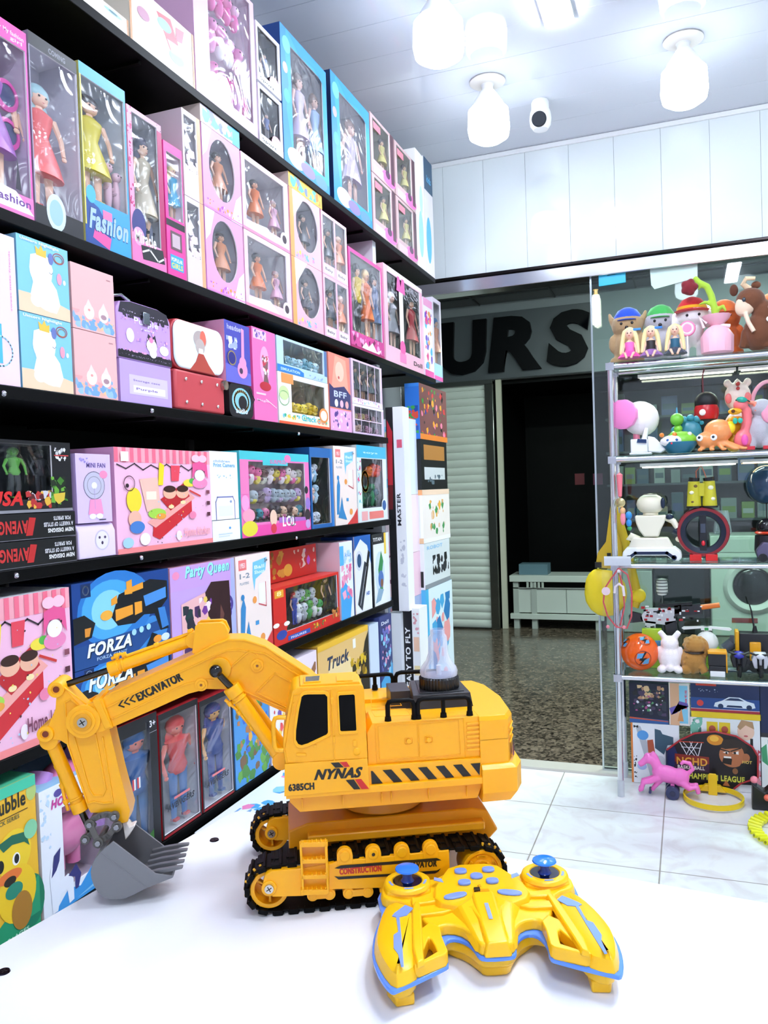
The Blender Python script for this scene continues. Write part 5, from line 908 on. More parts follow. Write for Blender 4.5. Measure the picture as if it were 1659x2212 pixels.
# -- upper body
bm_ = M(); ZT = A(SB, .008, (1375, 505))[0][1]; ZL = A(SB, 0, (160, 1000))[0][1]
x0 = A(SB, 0, (162, 900))[0][0]; xc = A(SB, 0, (668, 700))[0][0]; xr = A(SB, 0, (1370, 600))[0][0]
ZM = A(SB, 0, (900, 810))[0][1]
bm_.prism([(xc + .001, ZM), (xc + .001, ZT - .008), (xc + .006, ZT), (xr, ZT), (xr, ZM)], .008, .05, YW)      # near hood
bm_.prism([(xc + .001, ZM), (xc + .001, ZT - .014), (xc + .006, ZT - .006), (xr, ZT - .006), (xr, ZM)], .05, .102, YW)
bm_.prism([(x0 + .045, ZM), (x0 + .045, ZT - .008), (x0 + .05, ZT - .002), (xr, ZT - .002), (xr, ZM)], .102, .146, YW)
bm_.prism([(x0, ZL), (x0, ZM), (xr, ZM), (xr, ZL)], .004, .15, YW)
bm_.prism([(x0 - .0, ZL - .003), (x0 - .0, ZL + .003), (xr + .004, ZL + .003), (xr + .004, ZL - .003)], .0, .154, YW)  # lip
zb_ = ZL - .018
bm_.prism([(x0 + .003, ZL - .003), (xr + .002, ZL - .003), (xr - .004, zb_), (x0 + .012, zb_), (x0 + .003, zb_ + .01)], .006, .148, '#f5a810:p')
for (x, y) in ((265, 1025), (515, 1005), (755, 990), (815, 985), (1045, 965), (1280, 950)):
    c_ = A(SB, .006, (x, y))[0]; bm_.box(c_[0] - .0004, .0035, c_[1] - .007, c_[0] + .0004, .007, c_[1] + .002, YW)
# hood side doors, louvres, latches
yy = .0075
D1 = A(SB, .008, (735, 570), (978, 552), (985, 757), (745, 773)); D2 = A(SB, .008, (986, 551), (1232, 530), (1245, 740), (992, 757))
for D_ in (D1, D2): bm_.ridge(D_, .0007, .0072, .0081, YW)
bm_.ridge(A(SB, .008, (715, 552), (1262, 515), (1275, 760), (728, 790)), .0007, .0072, .0081, YW)
for (x, y) in ((922, 658), (1046, 650)):
    c_ = A(SB, .008, (x, y))[0]; bm_.ridge(rr(c_[0] - .0036, c_[1] - .0028, c_[0] + .0036, c_[1] + .0028, .001, 2), .0006, .0072, .0081, YW); bm_.cyl((c_[0], .0055, c_[1]), (c_[0], .0085, c_[1]), .0022, YW, n=14)
for k in range(7):
    a, b = A(SB, .008, (1280, 545 + k * 27), (1372, 538 + k * 27)); bm_.prism([(a[0], a[1]), (b[0], b[1]), (b[0], b[1] - .0022), (a[0], a[1] - .0022)], .0068, .0082, YW)
# top hatch outlines on the hood
for P in (((690, 468), (905, 460), (935, 500), (715, 510)), ((690, 405), (850, 400), (880, 440), (695, 450))):
    Q = [EZ(SB[0] + x / SB[2], SB[1] + y / SB[2], ZT) for x, y in P]
    n = 4
    for i in range(4):
        p, q = Q[i], Q[(i + 1) % 4]; bm_.tube([(p[0], p[1], ZT), (q[0], q[1], ZT)], .0004, YW, n=5)
bm_.build('upper_body', ex, bev=.0012)
# counterweight
cw = M()
zt2 = ZT
PA = [EZ(SB[0] + x / SB[2], SB[1] + y / SB[2], zt2) for x, y in ((1370, 505), (1490, 490), (1545, 435), (1540, 420), (1445, 325), (1340, 290), (1250, 292))]
PA = [(xr, .005), (xr + .027, .006), (xr + .036, .024), (xr + .040, .075), (xr + .036, .126), (xr + .027, .148), (xr, .149)]
grow = lambda P, e: [(x + (e if x > xr + .001 else 0), y + (e if y > .075 else -e) * (1 if abs(y - .075) > .01 else 0)) for x, y in P]
cw.prism(PA, ZL + .012, zt2 - .004, YW, pl='xy'); cw.prism(PA, zt2 - .004, zt2, YW, pl='xy', top=grow(PA, -.002))
cw.prism(PA, ZL + .035, ZL + .0365, '#e09a10:p', pl='xy')
PB = grow(PA, .006); cw.prism(PB, ZL - .012, ZL + .010, YW, pl='xy'); cw.prism(PB, ZL + .010, ZL + .0135, YW, pl='xy', top=grow(PA, .002)); cw.prism(grow(PA, .0005), ZL - .022, ZL - .012, YW, pl='xy', top=PB)
for k in range(3):
    zz = ZL + .032 + k * .0065; cw.tube([(xr + .028 + .001, .006, zz), (xr + .0365, .024, zz + .001), (xr + .0405, .075, zz + .002)], .0008, YW, n=6)
cw.build('counterweight', ex, bev=.0012)
tl = M(); a = Vector((xr + .0285, .0065)); b = Vector((xr + .036, .022))
tl.add([(a.x + .0028 + .001, a.y + .004, ZL + .015), (b.x + .001, b.y, ZL + .015), (b.x + .001, b.y, ZL + .029), (a.x + .0028 + .001, a.y + .004, ZL + .027)], [(0, 1, 2, 3)], '#5c1410:g'); tl.build('tail_lamp', ex)
# hazard strip, company name and number stickers
s_ = M(); yy = .0036
hz = A(SB, .004, (690, 845), (1365, 795), (1360, 870), (695, 925))
def lerp(P, u, v):
    a = (P[3][0] + (P[2][0] - P[3][0]) * u, P[3][1] + (P[2][1] - P[3][1]) * u); b = (P[0][0] + (P[1][0] - P[0][0]) * u, P[0][1] + (P[1][1] - P[0][1]) * u); return (a[0] + (b[0] - a[0]) * v, a[1] + (b[1] - a[1]) * v)
s_.prism([lerp(hz, u, v) for u, v in ((0, 0), (.10, 0), (.015, 1), (0, 1))], yy - .0002, yy + .0003, '#0e0d0c')
for k in range(5): s_.prism([lerp(hz, u + k * .161, v) for u, v in ((.20, 0), (.28, 0), (.185, 1), (.105, 1))], yy - .0002, yy + .0003, '#0e0d0c')
s_.prism([lerp(hz, u, v) for u, v in ((1, 0), (1, 1), (.91, 1))], yy - .0002, yy + .0003, '#0e0d0c')
s_.build('hazard_sticker', ex)
# -- cab
ct = A(SB, 0, (162, 798), (147, 690), (150, 640), (162, 560), (205, 350), (222, 336), (240, 330), (628, 312), (642, 322), (648, 340), (670, 765))
ZR = max(p[1] for p in ct)
cb = M(); cb.prism(ct, .0, .046, YW); cb.prism(A(SB, 0, (158, 800), (668, 766), (682, 955), (155, 1000)), -.0012, .05, YW)
# roof dome
rp = [(p[0], p[1]) for p in ct[4:10]]
cb.prism([(ct[5][0] + .002, ct[5][1] - .004), (ct[6][0] + .002, ZR + .0015), (ct[8][0] - .003, ZR + .0015), (ct[9][0] - .001, ct[9][1] - .004)], .003, .043, YW)
for P in (A(SB, 0, (210, 375), (440, 342), (465, 790), (175, 790), (160, 700)),): cb.ridge(P, .0006, -.0007, .0003, YW)
cb.ridge(A(SB, 0, (445, 342), (465, 790)), .0011, -.0009, .0003, YW, closed=False)
for (x, y) in ((448, 410), (462, 650)): c_ = A(SB, 0, (x, y))[0]; cb.box(c_[0] - .0012, -.0016, c_[1] - .003, c_[0] + .0012, 0, c_[1] + .003, YW)
for P in (((228, 735), (290, 735), (290, 752), (228, 752)), ((578, 655), (602, 654), (604, 690), (580, 691))): cb.prism(A(SB, 0, *P), -.0012, 0, YW)
c_ = A(SB, 0, (603, 725))[0]; cb.ball(c_[0], 0, c_[1], .0036, YW, ry=.0012); c_ = A(SB, 0, (346, 690))[0]; cb.box(c_[0] - .0014, -.001, c_[1] - .001, c_[0] + .0014, 0, c_[1] + .001, YW)
cb.prism(A(SB, 0, (206, 425), (216, 420), (208, 495), (198, 497)), -.0014, 0, YW)
W1 = A(SB, 0, (262, 385), (275, 374), (300, 370), (405, 369), (420, 385), (424, 605), (415, 618), (300, 672), (262, 684), (240, 676), (226, 650), (228, 590), (245, 470))
W2 = A(SB, 0, (490, 382), (497, 375), (582, 370), (589, 378), (600, 588), (595, 594), (508, 598), (500, 592))
def outset(P, e):
    cx = sum(p[0] for p in P) / len(P); cz = sum(p[1] for p in P) / len(P); return [(x + e * (x - cx) / math.hypot(x - cx, z_ - cz), z_ + e * (z_ - cz) / math.hypot(x - cx, z_ - cz)) for x, z_ in P]
for W_ in (W1, W2): cb.prism(outset(W_, .0032), -.0016, .0, YW, hole=W_)
cbo = cb.build('cab', ex, bev=.001)
for W_ in (W1, W2): m = M(); m.prism(W_, -.0006, .0003, '#010102:k'); m.build('cab_window', cbo)
m = M()
for P, c_ in ((((275, 270), (385, 262), (380, 298), (275, 305)), 1), (((475, 266), (580, 262), (578, 292), (478, 296)), 0)):
    Q = [EZ(SB[0] + x / SB[2], SB[1] + y / SB[2], ZR + .0015) for x, y in P]
    m.prism(Q, ZR + .0012, ZR + .0028, YW, pl='xy')
    if c_:
        cx = sum(q[0] for q in Q) / 4; cy = sum(q[1] for q in Q) / 4; m.prism([(cx + (q[0] - cx) * .8, cy + (q[1] - cy) * .8) for q in Q], ZR + .0028, ZR + .0031, '#5a5a5e:g', pl='xy')
m.build('roof_hatch', cbo, bev=.0005)
m = M(); m.tube([(*(p[:1]), -.001, p[1]) for p in A(SB, 0, (165, 513), (120, 512), (98, 518), (88, 545), (88, 600), (95, 690), (105, 712), (125, 716), (150, 714))], .0021, YW, n=12); m.build('grab_handle', cbo)
s_ = M(); yy = -.0015
P = A(SB, yy, (340, 903), (640, 884)); L_ = math.hypot(P[1][0] - P[0][0], P[1][1] - P[0][1]); d_ = ((P[1][0] - P[0][0]) / L_, (P[1][1] - P[0][1]) / L_)
s_.text('NYNAS', P[0][0], P[0][1], .0096, '#14120e', y=yy, w_=L_ * .93, bold=.03, heavy=.035, d=d_, up=(.38, 1))
P = A(SB, yy, (182, 972), (340, 962)); L_ = math.hypot(P[1][0] - P[0][0], P[1][1] - P[0][1])
s_.text('6385CH', P[0][0], P[0][1], .0066, '#14120e', y=yy, w_=L_, bold=.03, heavy=.035, up=(0, 1))
for c_, P in (('#14120e', ((442, 795), (492, 792), (522, 822), (470, 825))), (RD, ((497, 791), (540, 789), (560, 818), (528, 821))), ('#14120e', ((535, 902), (585, 898), (625, 957), (585, 959))), (RD, ((592, 898), (630, 895), (678, 955), (632, 957)))): s_.prism(A(SB, yy, *P), yy - .0002, yy + .0002, c_)
s_.build('name_sticker', cbo)
# -- engine cover, beacon, handrails
q0 = EZ(SB[0] + 940 / SB[2], SB[1] + 475 / SB[2], ZT); q1 = EZ(SB[0] + 1338 / SB[2], SB[1] + 455 / SB[2], ZT); yc0 = (q0[1] + q1[1]) / 2 + .004
hx0, hx1 = q0[0], q1[0]; hc = .0135
hm = M(); ycf = yc0 + .068
b_ = [(hx0, yc0), (hx1, yc0), (hx1, ycf), (hx0 + .006, ycf)]; tt = [(hx0 + .003, yc0 + .003), (hx1 - .003, yc0 + .003), (hx1 - .003, ycf - .003), (hx0 + .009, ycf - .003)]
hm.prism(b_, ZT - .006, ZT + hc, '#2c2c30:p', pl='xy', top=tt)
hm.prism([(hx0 + .010, yc0 + .008), (hx1 - .008, yc0 + .008), (hx1 - .008, ycf - .008), (hx0 + .014, ycf - .008)], ZT + hc, ZT + hc + .0008, '#242428:p', pl='xy')
hm.prism([(hx0 - .016, yc0 + .028), (hx0 + .004, yc0 + .028), (hx0 + .004, ycf - .004), (hx0 - .016, ycf - .004)], ZT - .006, ZT + hc - .001, '#34343a:p', pl='xy')
hm.build('engine_cover', ex, bev=.0012)
bz = ZT + hc + .0008
bc = EZ(SB[0] + 1112 / SB[2], SB[1] + 325 / SB[2], bz); k_ = .0305 / 1.06
rb = (EZ(SB[0] + 1240 / SB[2], SB[1] + 325 / SB[2], bz)[0] - EZ(SB[0] + 985 / SB[2], SB[1] + 325 / SB[2], bz)[0]) / 2
be = M(); be.lathe([(0, 0), (rb * .98, 0), (rb, .001), (rb, rb * .52), (rb * .93, rb * .6), (0, rb * .6)], (bc[0], bc[1], bz), '#161618:p', n=80, flute=-.035)
beo = be.build('beacon_base', ex, smooth=20)
le = M(); zz = bz + rb * .6
le.lathe([(rb * .92, .0), (rb * .95, rb * .2), (rb * .88, rb * .42), (rb * .62, rb * .75), (rb * .5, rb * 1.1), (rb * .47, rb * 1.9), (rb * .42, rb * 2.0), (rb * .36, rb * 2.05), (rb * .36, rb * 2.3), (rb * .3, rb * 2.3), (rb * .3, rb * 1.98), (rb * .38, rb * 1.85), (rb * .41, rb * 1.1), (rb * .53, rb * .7), (rb * .8, rb * .38), (rb * .86, rb * .1), (rb * .8, 0)], (bc[0], bc[1], zz + .0002), 'clear_plastic', n=40, flute=-.03)
le.build('beacon_lens', beo, smooth=50)
M().cyl((bc[0], bc[1], zz), (bc[0], bc[1], zz + rb * .5), rb * .12, '#f4f4fa:p').build('beacon_led', beo)
def rail(pts, yl, ft):
    rm = M(); Q = [(p[0], yl, p[1]) for p in A(SB, yl, *pts)]; rm.tube(Q, .0023, BK, n=12)
    for (x, y) in ft:
        p = A(SB, yl, (x, y))[0]; rm.cyl((p[0], yl, ZT - .001), (p[0], yl, ZT + .004), .0034, BK, r1=.0028, n=16)
        if (x, y) not in (ft[0], ft[-1]): rm.tube([(p[0], yl, ZT), (p[0], yl, Q[len(Q) // 2][2])], .0021, BK, n=10)
    rm.build('handrail', ex)
rail([(795, 515), (793, 440), (800, 422), (820, 414), (925, 408), (945, 415), (955, 440), (958, 500)], .013, [(795, 515), (958, 500)])
rail([(980, 500), (978, 430), (988, 408), (1010, 400), (1270, 388), (1290, 396), (1300, 420), (1300, 485)], .013, [(980, 500), (1138, 492), (1300, 485)])
rail([(560, 340), (575, 266), (600, 262), (790, 246), (815, 250), (825, 275), (825, 325)], .137, [(560, 340), (715, 332), (825, 325)])
rail([(842, 322), (842, 265), (852, 244), (875, 236), (1100, 226), (1120, 240), (1125, 300)], .137, [(842, 322), (1125, 300)])

# -- boom
yb0, yb1 = .056, .088
bo = M()
boom = A(S1_, yb0, (420, 540), (470, 505), (700, 400), (920, 300), (1040, 235), (1120, 208), (1215, 208), (1330, 245), (1590, 415), (1700, 520), (1650, 700), (1440, 620), (1170, 500), (1110, 490), (1000, 488), (900, 515), (700, 605), (480, 700), (450, 690))
bo.prism(boom, yb0, yb1, YW)
bo.prism(A(S1_, yb0, (255, 640), (275, 610), (330, 575), (420, 540), (480, 700), (420, 722), (330, 738), (280, 715), (255, 690)), yb0 - .003, yb0 + .003, YW)
bo.prism(A(S1_, yb0, (255, 640), (275, 610), (330, 575), (420, 540), (480, 700), (420, 722), (330, 738), (280, 715), (255, 690)), yb1 - .003, yb1 + .003, YW)
bo.prism(A(S1_, yb0 - .004, (362, 552), (398, 543), (468, 700), (432, 712)), yb0 - .004, yb1 + .004, YW)
bo.prism(A(S1_, yb0, (918, 290), (935, 140), (955, 126), (1080, 120), (1100, 130), (1122, 180), (1112, 212), (1050, 240), (940, 300)), yb0 + .003, yb0 + .009, YW)
bo.prism(A(S1_, yb0, (918, 290), (935, 140), (955, 126), (1080, 120), (1100, 130), (1122, 180), (1112, 212), (1050, 240), (940, 300)), yb1 - .009, yb1 - .003, YW)
bo.prism(A(S1_, yb0 + .003, (1060, 132), (1082, 124), (1122, 180), (1112, 212), (1090, 200)), yb0 + .005, yb1 - .005, YW)
yy = yb0 - .0011
bo.ridge(A(S1_, yb0, (445, 590), (520, 550), (900, 370), (1060, 295), (1110, 275), (1180, 268), (1260, 285), (1275, 300)), .0013, yy, yb0 + .0003, YW, closed=False)
bo.ridge(A(S1_, yb0, (440, 600), (445, 640), (480, 652), (880, 460), (1000, 435), (1090, 440)), .0013, yy, yb0 + .0003, YW, closed=False)
bo.ridge(A(S1_, yb0, (1120, 380), (1240, 275), (1330, 290), (1545, 430)), .0014, yy, yb0 + .0003, YW, closed=False)
bo.ridge(A(S1_, yb0, (1110, 490), (1185, 490), (1450, 600)), .0014, yy, yb0 + .0003, YW, closed=False)
bo.ridge(A(S1_, yb0, (1385, 400), (1478, 450), (1450, 590), (1280, 505)), .0014, yy, yb0 + .0003, YW)
bo.ridge([(p[0] + 0, p[1] - .0012) for p in boom[1:9]], .0012, yy, yb0 + .0003, YW, closed=False)
for (x, y, r_) in ((1285, 355, .0062), (972, 462, .0062)):
    c_ = A(S1_, yb0, (x, y))[0]; bo.cyl((c_[0], yb0 - .002, c_[1]), (c_[0], yb0, c_[1]), r_, YW, n=28); bo.cyl((c_[0], yb0 - .0032, c_[1]), (c_[0], yb0 - .002, c_[1]), .0042, YW, n=6); bo.cyl((c_[0], yb0 - .0034, c_[1]), (c_[0], yb0 - .0031, c_[1]), .0013, '#8a4a08', n=12)
c_ = A(S1_, yb0, (1075, 375))[0]; bo.cyl((c_[0], yb0 - .003, c_[1]), (c_[0], yb0, c_[1]), .0108, YW, n=32)
c_ = A(S1_, yb0 - .003, (312, 668))[0]; bo.cyl((c_[0], yb0 - .0052, c_[1]), (c_[0], yb0 - .003, c_[1]), .0155, YW, n=40); bo.cyl((c_[0], yb0 - .0066, c_[1]), (c_[0], yb0 - .005, c_[1]), .0112, YW, n=36); bo.cyl((c_[0], yb0 - .0076, c_[1]), (c_[0], yb0 - .0066, c_[1]), .0082, '#eaa00c:p', n=30)
boo = bo.build('boom', ex, bev=.0011)
m = M(); m.cyl((c_[0], yb0 - .0088, c_[1]), (c_[0], yb0 - .0076, c_[1]), .0046, '#b8b4aa:m', n=20)
for a in (.5, 2.07): m.ridge([(c_[0] - .0026 * math.cos(a), c_[1] - .0026 * math.sin(a)), (c_[0] + .0026 * math.cos(a), c_[1] + .0026 * math.sin(a))], .0009, yb0 - .009, yb0 - .0087, '#3a3630:m', closed=False)
m.build('pivot_screw', boo)
s_ = M(); yy = yb0 - .0003
P = A(S1_, yy, (622, 558), (872, 438)); L_ = math.hypot(P[1][0] - P[0][0], P[1][1] - P[0][1]); d_ = ((P[1][0] - P[0][0]) / L_, (P[1][1] - P[0][1]) / L_)
s_.text('EXCAVATOR', P[0][0], P[0][1], .0088, '#14120e', y=yy, w_=L_, bold=.03, heavy=.04, d=d_)
for dx in (0, 31, 62):
    s_.prism(A(S1_, yy, (505 + dx, 582 - dx * .48), (530 + dx, 548 - dx * .48), (539 + dx, 546 - dx * .48), (517 + dx, 578 - dx * .48), (543 + dx, 586 - dx * .48), (540 + dx, 594 - dx * .48)), yy - .0001, yy + .0001, '#14120e')
s_.build('name_sticker', boo)
# -- stick
ys0, ys1 = .0585, .0855
st = M(); SO = A(S1_, ys0, (122, 490), (130, 460), (155, 448), (185, 458), (238, 520), (300, 585), (455, 700), (475, 790), (515, 960), (572, 1170), (560, 1230), (530, 1240), (490, 1225), (440, 1180), (352, 1182), (335, 1150), (290, 1020), (220, 800), (180, 775), (105, 775), (75, 745), (85, 705), (118, 690), (155, 600), (160, 520))
st.prism(SO, ys0, ys1, YW); yy = ys0 - .0011
st.ridge(A(S1_, ys0, (215, 560), (240, 545), (300, 590)), .0014, yy, ys0 + .0003, YW, closed=False)
st.ridge(A(S1_, ys0, (262, 760), (345, 1050), (370, 1085), (420, 1085), (438, 1050), (380, 740)), .0014, yy, ys0 + .0003, YW, closed=False)
st.ridge(A(S1_, ys0, (208, 560), (225, 800), (300, 1020), (335, 1130), (370, 1118), (420, 1128), (478, 1122), (420, 760)), .0014, yy, ys0 + .0003, YW, closed=False)
st.ridge(A(S1_, ys0, (195, 470), (340, 580)), .0013, yy - .0005, ys0 + .0003, YW, closed=False)
for x, y in ((160, 490), (100, 740)):
    c_ = A(S1_, ys0, (x, y))[0]; st.lathe([(.0, .0), (.0042, 0), (.0042, -.0016), (.0072, -.0016), (.0078, 0), (.0078, .029), (0, .029)], (c_[0], ys0 - .001, c_[1]), YW, ax=(0, 1, 0), n=30); st.cyl((c_[0], ys0 - .0014, c_[1]), (c_[0], ys0 - .0008, c_[1]), .003, '#7a2c08', n=16)
sto = st.build('stick', ex, bev=.001)
# -- hydraulic cylinders
def hyd(a, b, rod_a, rod_b, r_, rr_, ym, s_, conduit, nm='hydraulic_cylinder'):
    hm = M(); p, q = A(s_, ym, a, b); hm.cyl((p[0], ym, p[1]), (q[0], ym, q[1]), r_, YW, n=28)
    d = Vector((q[0] - p[0], 0, q[1] - p[1])).normalized(); P0 = Vector((p[0], ym, p[1])); Q0 = Vector((q[0], ym, q[1]))
    hm.cyl(P0 - d * .001, P0 + d * .009, r_ * 1.22, YW, n=28); hm.cyl(P0 + d * .012, P0 + d * .014, r_ * 1.14, YW, n=28)
    hm.cyl(Q0 - Vector((0, r_ * 1.1, 0)), Q0 + Vector((0, r_ * 1.1, 0)), r_ * 1.3, YW, n=28)
    cp = [(c_[0], ym - r_ * .2, c_[1]) for c_ in A(s_, ym, *conduit)]; hm.tube(cp, .0017, YW, n=8)
    L_ = len(cp)
    for k in range(4):
        s = (k + .6) / 4.2; i = s * (L_ - 1); i0 = int(i); c0 = Vector(cp[i0]).lerp(Vector(cp[min(i0 + 1, L_ - 1)]), i - i0)
        ax = (c0 - P0).dot(d); foot = P0 + d * ax; hm.tube([c0 - (foot - c0).normalized() * .001, c0, foot], .0018, YW, n=6); hm.cyl(c0 - d * .0022, c0 + d * .0022, .0026, YW, n=10)
    ho = hm.build(nm, ex, bev=.0004)
    p, q = A(s_, ym, rod_a, rod_b); rm = M(); rm.cyl((p[0], ym, p[1]), (q[0], ym, q[1]), rr_, '#4a4640:m', n=18); rm.build('piston_rod', ho)
    return ho
hyd((462, 378), (932, 210), (200, 468), (470, 376), .0060, .0030, .070, S1_, [(470, 318), (520, 290), (560, 300), (900, 178), (925, 150)])
h2 = hyd((1140, 480), (1420, 880), (1052, 388), (1145, 486), .0066, .0032, yb0 - .008, S1_, [(1105, 545), (1170, 600), (1270, 720), (1400, 870)])
c_ = A(S1_, yb0 - .01, (1052, 388))[0]; M().ball(c_[0], yb0 - .010, c_[1], .0062, '#16161a:g', ry=.006).build('ball_joint', h2)
h3 = M()
p, q = A(S1_, yb1 + .008, (1180, 480), (1450, 850)); h3.cyl((p[0], yb1 + .008, p[1]), (q[0], yb1 + .008, q[1]), .0066, YW, n=24); p2 = A(S1_, yb1 + .008, (1100, 390))[0]
h3.build('hydraulic_cylinder', ex)
hyd((298, 1165), (128, 770), (355, 1290), (298, 1168), .0064, .0030, .066, S1_, [(228, 1165), (205, 1080), (185, 980), (140, 850), (105, 780)])
# -- bucket linkage and bucket
lk = M(); GY = '#57544f:p'; yk = .0535
def linkp(m, pts, r_, y0_, y1_, bolts):
    Q = A(SK_, y0_, *pts); n = len(Q)
    for i in range(n - 1):
        a, b = Vector(Q[i]), Vector(Q[i + 1]); d = (b - a).normalized(); nn = Vector((-d.y, d.x)) * r_; m.prism([tuple(a + nn), tuple(b + nn), tuple(b - nn), tuple(a - nn)], y0_, y1_, GY)
        m.cyl((b.x, y0_, b.y), (b.x, y1_, b.y), r_, GY, n=18)
    for k in bolts:
        c_ = A(SK_, y0_, k)[0]; m.cyl((c_[0], y0_ - .001, c_[1]), (c_[0], y1_, c_[1]), r_ * 1.75, GY, n=24); m.cyl((c_[0], y0_ - .0028, c_[1]), (c_[0], y0_ - .001, c_[1]), r_ * 1.05, '#8a8a8e:m', n=6)
for (ya_, yb_) in ((.0525, .0555), (.0885, .0915)):
    linkp(lk, [(525, 560), (560, 515), (610, 488), (670, 475), (738, 490)], .0027, ya_, yb_, [(528, 558), (738, 490)])
    linkp(lk, [(528, 558), (600, 715)], .0028, ya_ - .0015, ya_, [(600, 715)])
    linkp(lk, [(600, 715), (680, 660), (758, 577)], .0028, ya_, yb_, [(758, 577)])
    linkp(lk, [(490, 685), (540, 640)], .0026, ya_, yb_, [(490, 685)])
c_ = A(SK_, .055, (490, 685))[0]; lk.cyl((c_[0], .054, c_[1]), (c_[0], .09, c_[1]), .0028, GY); c_ = A(SK_, .055, (528, 558))[0]; lk.cyl((c_[0], .054, c_[1]), (c_[0], .09, c_[1]), .0028, GY)
c_ = A(SK_, .055, (600, 715))[0]; lk.cyl((c_[0], .054, c_[1]), (c_[0], .09, c_[1]), .0028, GY)
lk.build('bucket_linkage', ex, bev=.0004)
yk0, yk1 = .043, .103
BG = '#77777b:p'; bu = M()
side_ = A(SK_, yk0, (728, 702), (1090, 978), (1190, 990), (1245, 1000), (1232, 1014), (1010, 1102), (920, 1150), (830, 1190), (770, 1199), (705, 1197), (650, 1180), (600, 1140), (565, 1085), (542, 1020), (535, 960), (548, 900), (575, 845), (625, 790), (650, 765))
dz_ = min(0, 0); mn = min(p[1] for p in side_); side_ = [(x, max(.0004, z_)) for x, z_ in side_]
for a_, b_ in ((yk0, yk0 + .002), (yk1 - .002, yk1)): bu.prism(side_, a_, b_, BG)
# shell following the curved back and floor
sh_ = side_[3:]; inn = []
cx = sum(p[0] for p in side_) / len(side_); cz = sum(p[1] for p in side_) / len(side_)
for x, z_ in sh_:
    l = math.hypot(x - cx, z_ - cz); inn.append((x - (x - cx) / l * .0022, z_ - (z_ - cz) / l * .0022))
n = len(sh_); V = [(x, yk0 + .0005, z_) for x, z_ in sh_] + [(x, yk1 - .0005, z_) for x, z_ in sh_] + [(x, yk0 + .0005, z_) for x, z_ in inn] + [(x, yk1 - .0005, z_) for x, z_ in inn]
Fs = []
for i in range(n - 1): Fs += [(i, i + 1, n + i + 1, n + i), (2 * n + i, 2 * n + i + 1, 3 * n + i + 1, 3 * n + i), (i, i + 1, 2 * n + i + 1, 2 * n + i), (n + i, n + i + 1, 3 * n + i + 1, 3 * n + i)]
Fs += [(0, n, 3 * n, 2 * n), (n - 1, 2 * n - 1, 4 * n - 1, 3 * n - 1)]
bu.add(V, Fs, BG)
bu.ridge(A(SK_, yk0, (632, 800), (1012, 1092)), .0012, yk0 - .0006, yk0 + .0002, BG, closed=False)
bu.build('bucket', ex, bev=.0005, smooth=35)
tp, tq = A(SK_, yk0, (1110, 990), (1318, 942))
for k in range(5):
    tm = M(); yy = yk0 + .004 + k * .0125
    d = Vector((tq[0] - tp[0], tq[1] - tp[1])); L_ = d.length; d.normalize(); nn = Vector((-d.y, d.x)); a = Vector(tp)
    P = [a - nn * .0012, a + d * L_ * .95 - nn * .0012, a + d * L_ - nn * .0002, a + d * L_ + nn * .001, a + d * L_ * .7 + nn * .0022, a + nn * .0032, a - d * .014 + nn * .0028, a - d * .014 - nn * .0008]
    tm.prism([tuple(p) for p in P], yy, yy + .0045, '#6c6c70:p'); tm.build('bucket_tooth', ex, bev=.0007)
m = M(); P = A(SK_, .066, (808, 545), (850, 548), (868, 580), (905, 562), (916, 570), (870, 645), (832, 690)); m.prism(P, .066, .078, '#f0e8e0:p'); m.build('bucket_hinge_block', ex, bev=.001)

# ------------------------------------------------------------------ remote controller
ct_ = thing('remote_controller', 'yellow winged remote controller with blue trim and two blue joysticks', 'remote control', (-.13323 + .003 * math.cos(math.radians(23.6)), .56308 + .003 * math.sin(math.radians(23.6)), TZ), math.radians(23.6))
K = .001
half = [(0, 31), (12, 32), (15, 36), (17, 46), (21, 55), (28, 61), (35, 60), (39, 52), (40, 40), (38, 27), (42, 23), (64, 9), (78, 1), (83, -2), (88, 6), (93, 22), (96, 42), (95, 62), (91, 84), (85, 104), (87, 118), (88, 136), (78, 152), (62, 158), (44, 152), (36, 146), (26, 156), (14, 165), (0, 166)]
full = lambda H_: H_ + [(-x, y) for x, y in reversed(H_[1:-1])]
CYW = '#ffc414:p'; CBL = '#5f93f2:g'
def inset(P, e):
    n = len(P); A_ = sum(P[i][0] * P[(i + 1) % n][1] - P[(i + 1) % n][0] * P[i][1] for i in range(n)); s = 1 if A_ > 0 else -1; O_ = []
    for i in range(n):
        a, b, c_ = Vector(P[i - 1]), Vector(P[i]), Vector(P[(i + 1) % n]); u = (b - a).normalized(); v = (c_ - b).normalized(); nn = Vector((-u.y - v.y, u.x + v.x)) * s
        if nn.length < 1e-6: nn = Vector((-u.y, u.x)) * s
        nn.normalize(); O_.append((b.x + nn.x * e, b.y + nn.y * e))
    return O_
def smoothp(P, it=1):
    for _ in range(it):
        Q = []
        for i in range(len(P)):
            a, b = P[i], P[(i + 1) % len(P)]; Q += [(a[0] * .75 + b[0] * .25, a[1] * .75 + b[1] * .25), (a[0] * .25 + b[0] * .75, a[1] * .25 + b[1] * .75)]
        P = Q
    return P
rim = smoothp(full(half)); mm = M(K); mm.prism(rim, 18, 21.5, CBL, pl='xy'); mm.build('trim_band', ct_, bev=.0008)
low = [(0, 38), (12, 39), (17, 50), (24, 60), (34, 66), (46, 60), (60, 40), (66, 12), (80, 6), (88, 24), (91, 44), (90, 64), (86, 84), (80, 104), (82, 134), (62, 150), (36, 140), (14, 158), (0, 158)]
mm = M(K); lw = smoothp(full(low)); mm.prism(lw, 9, 18, CYW, pl='xy'); mm.build('lower_shell', ct_, bev=.0015)
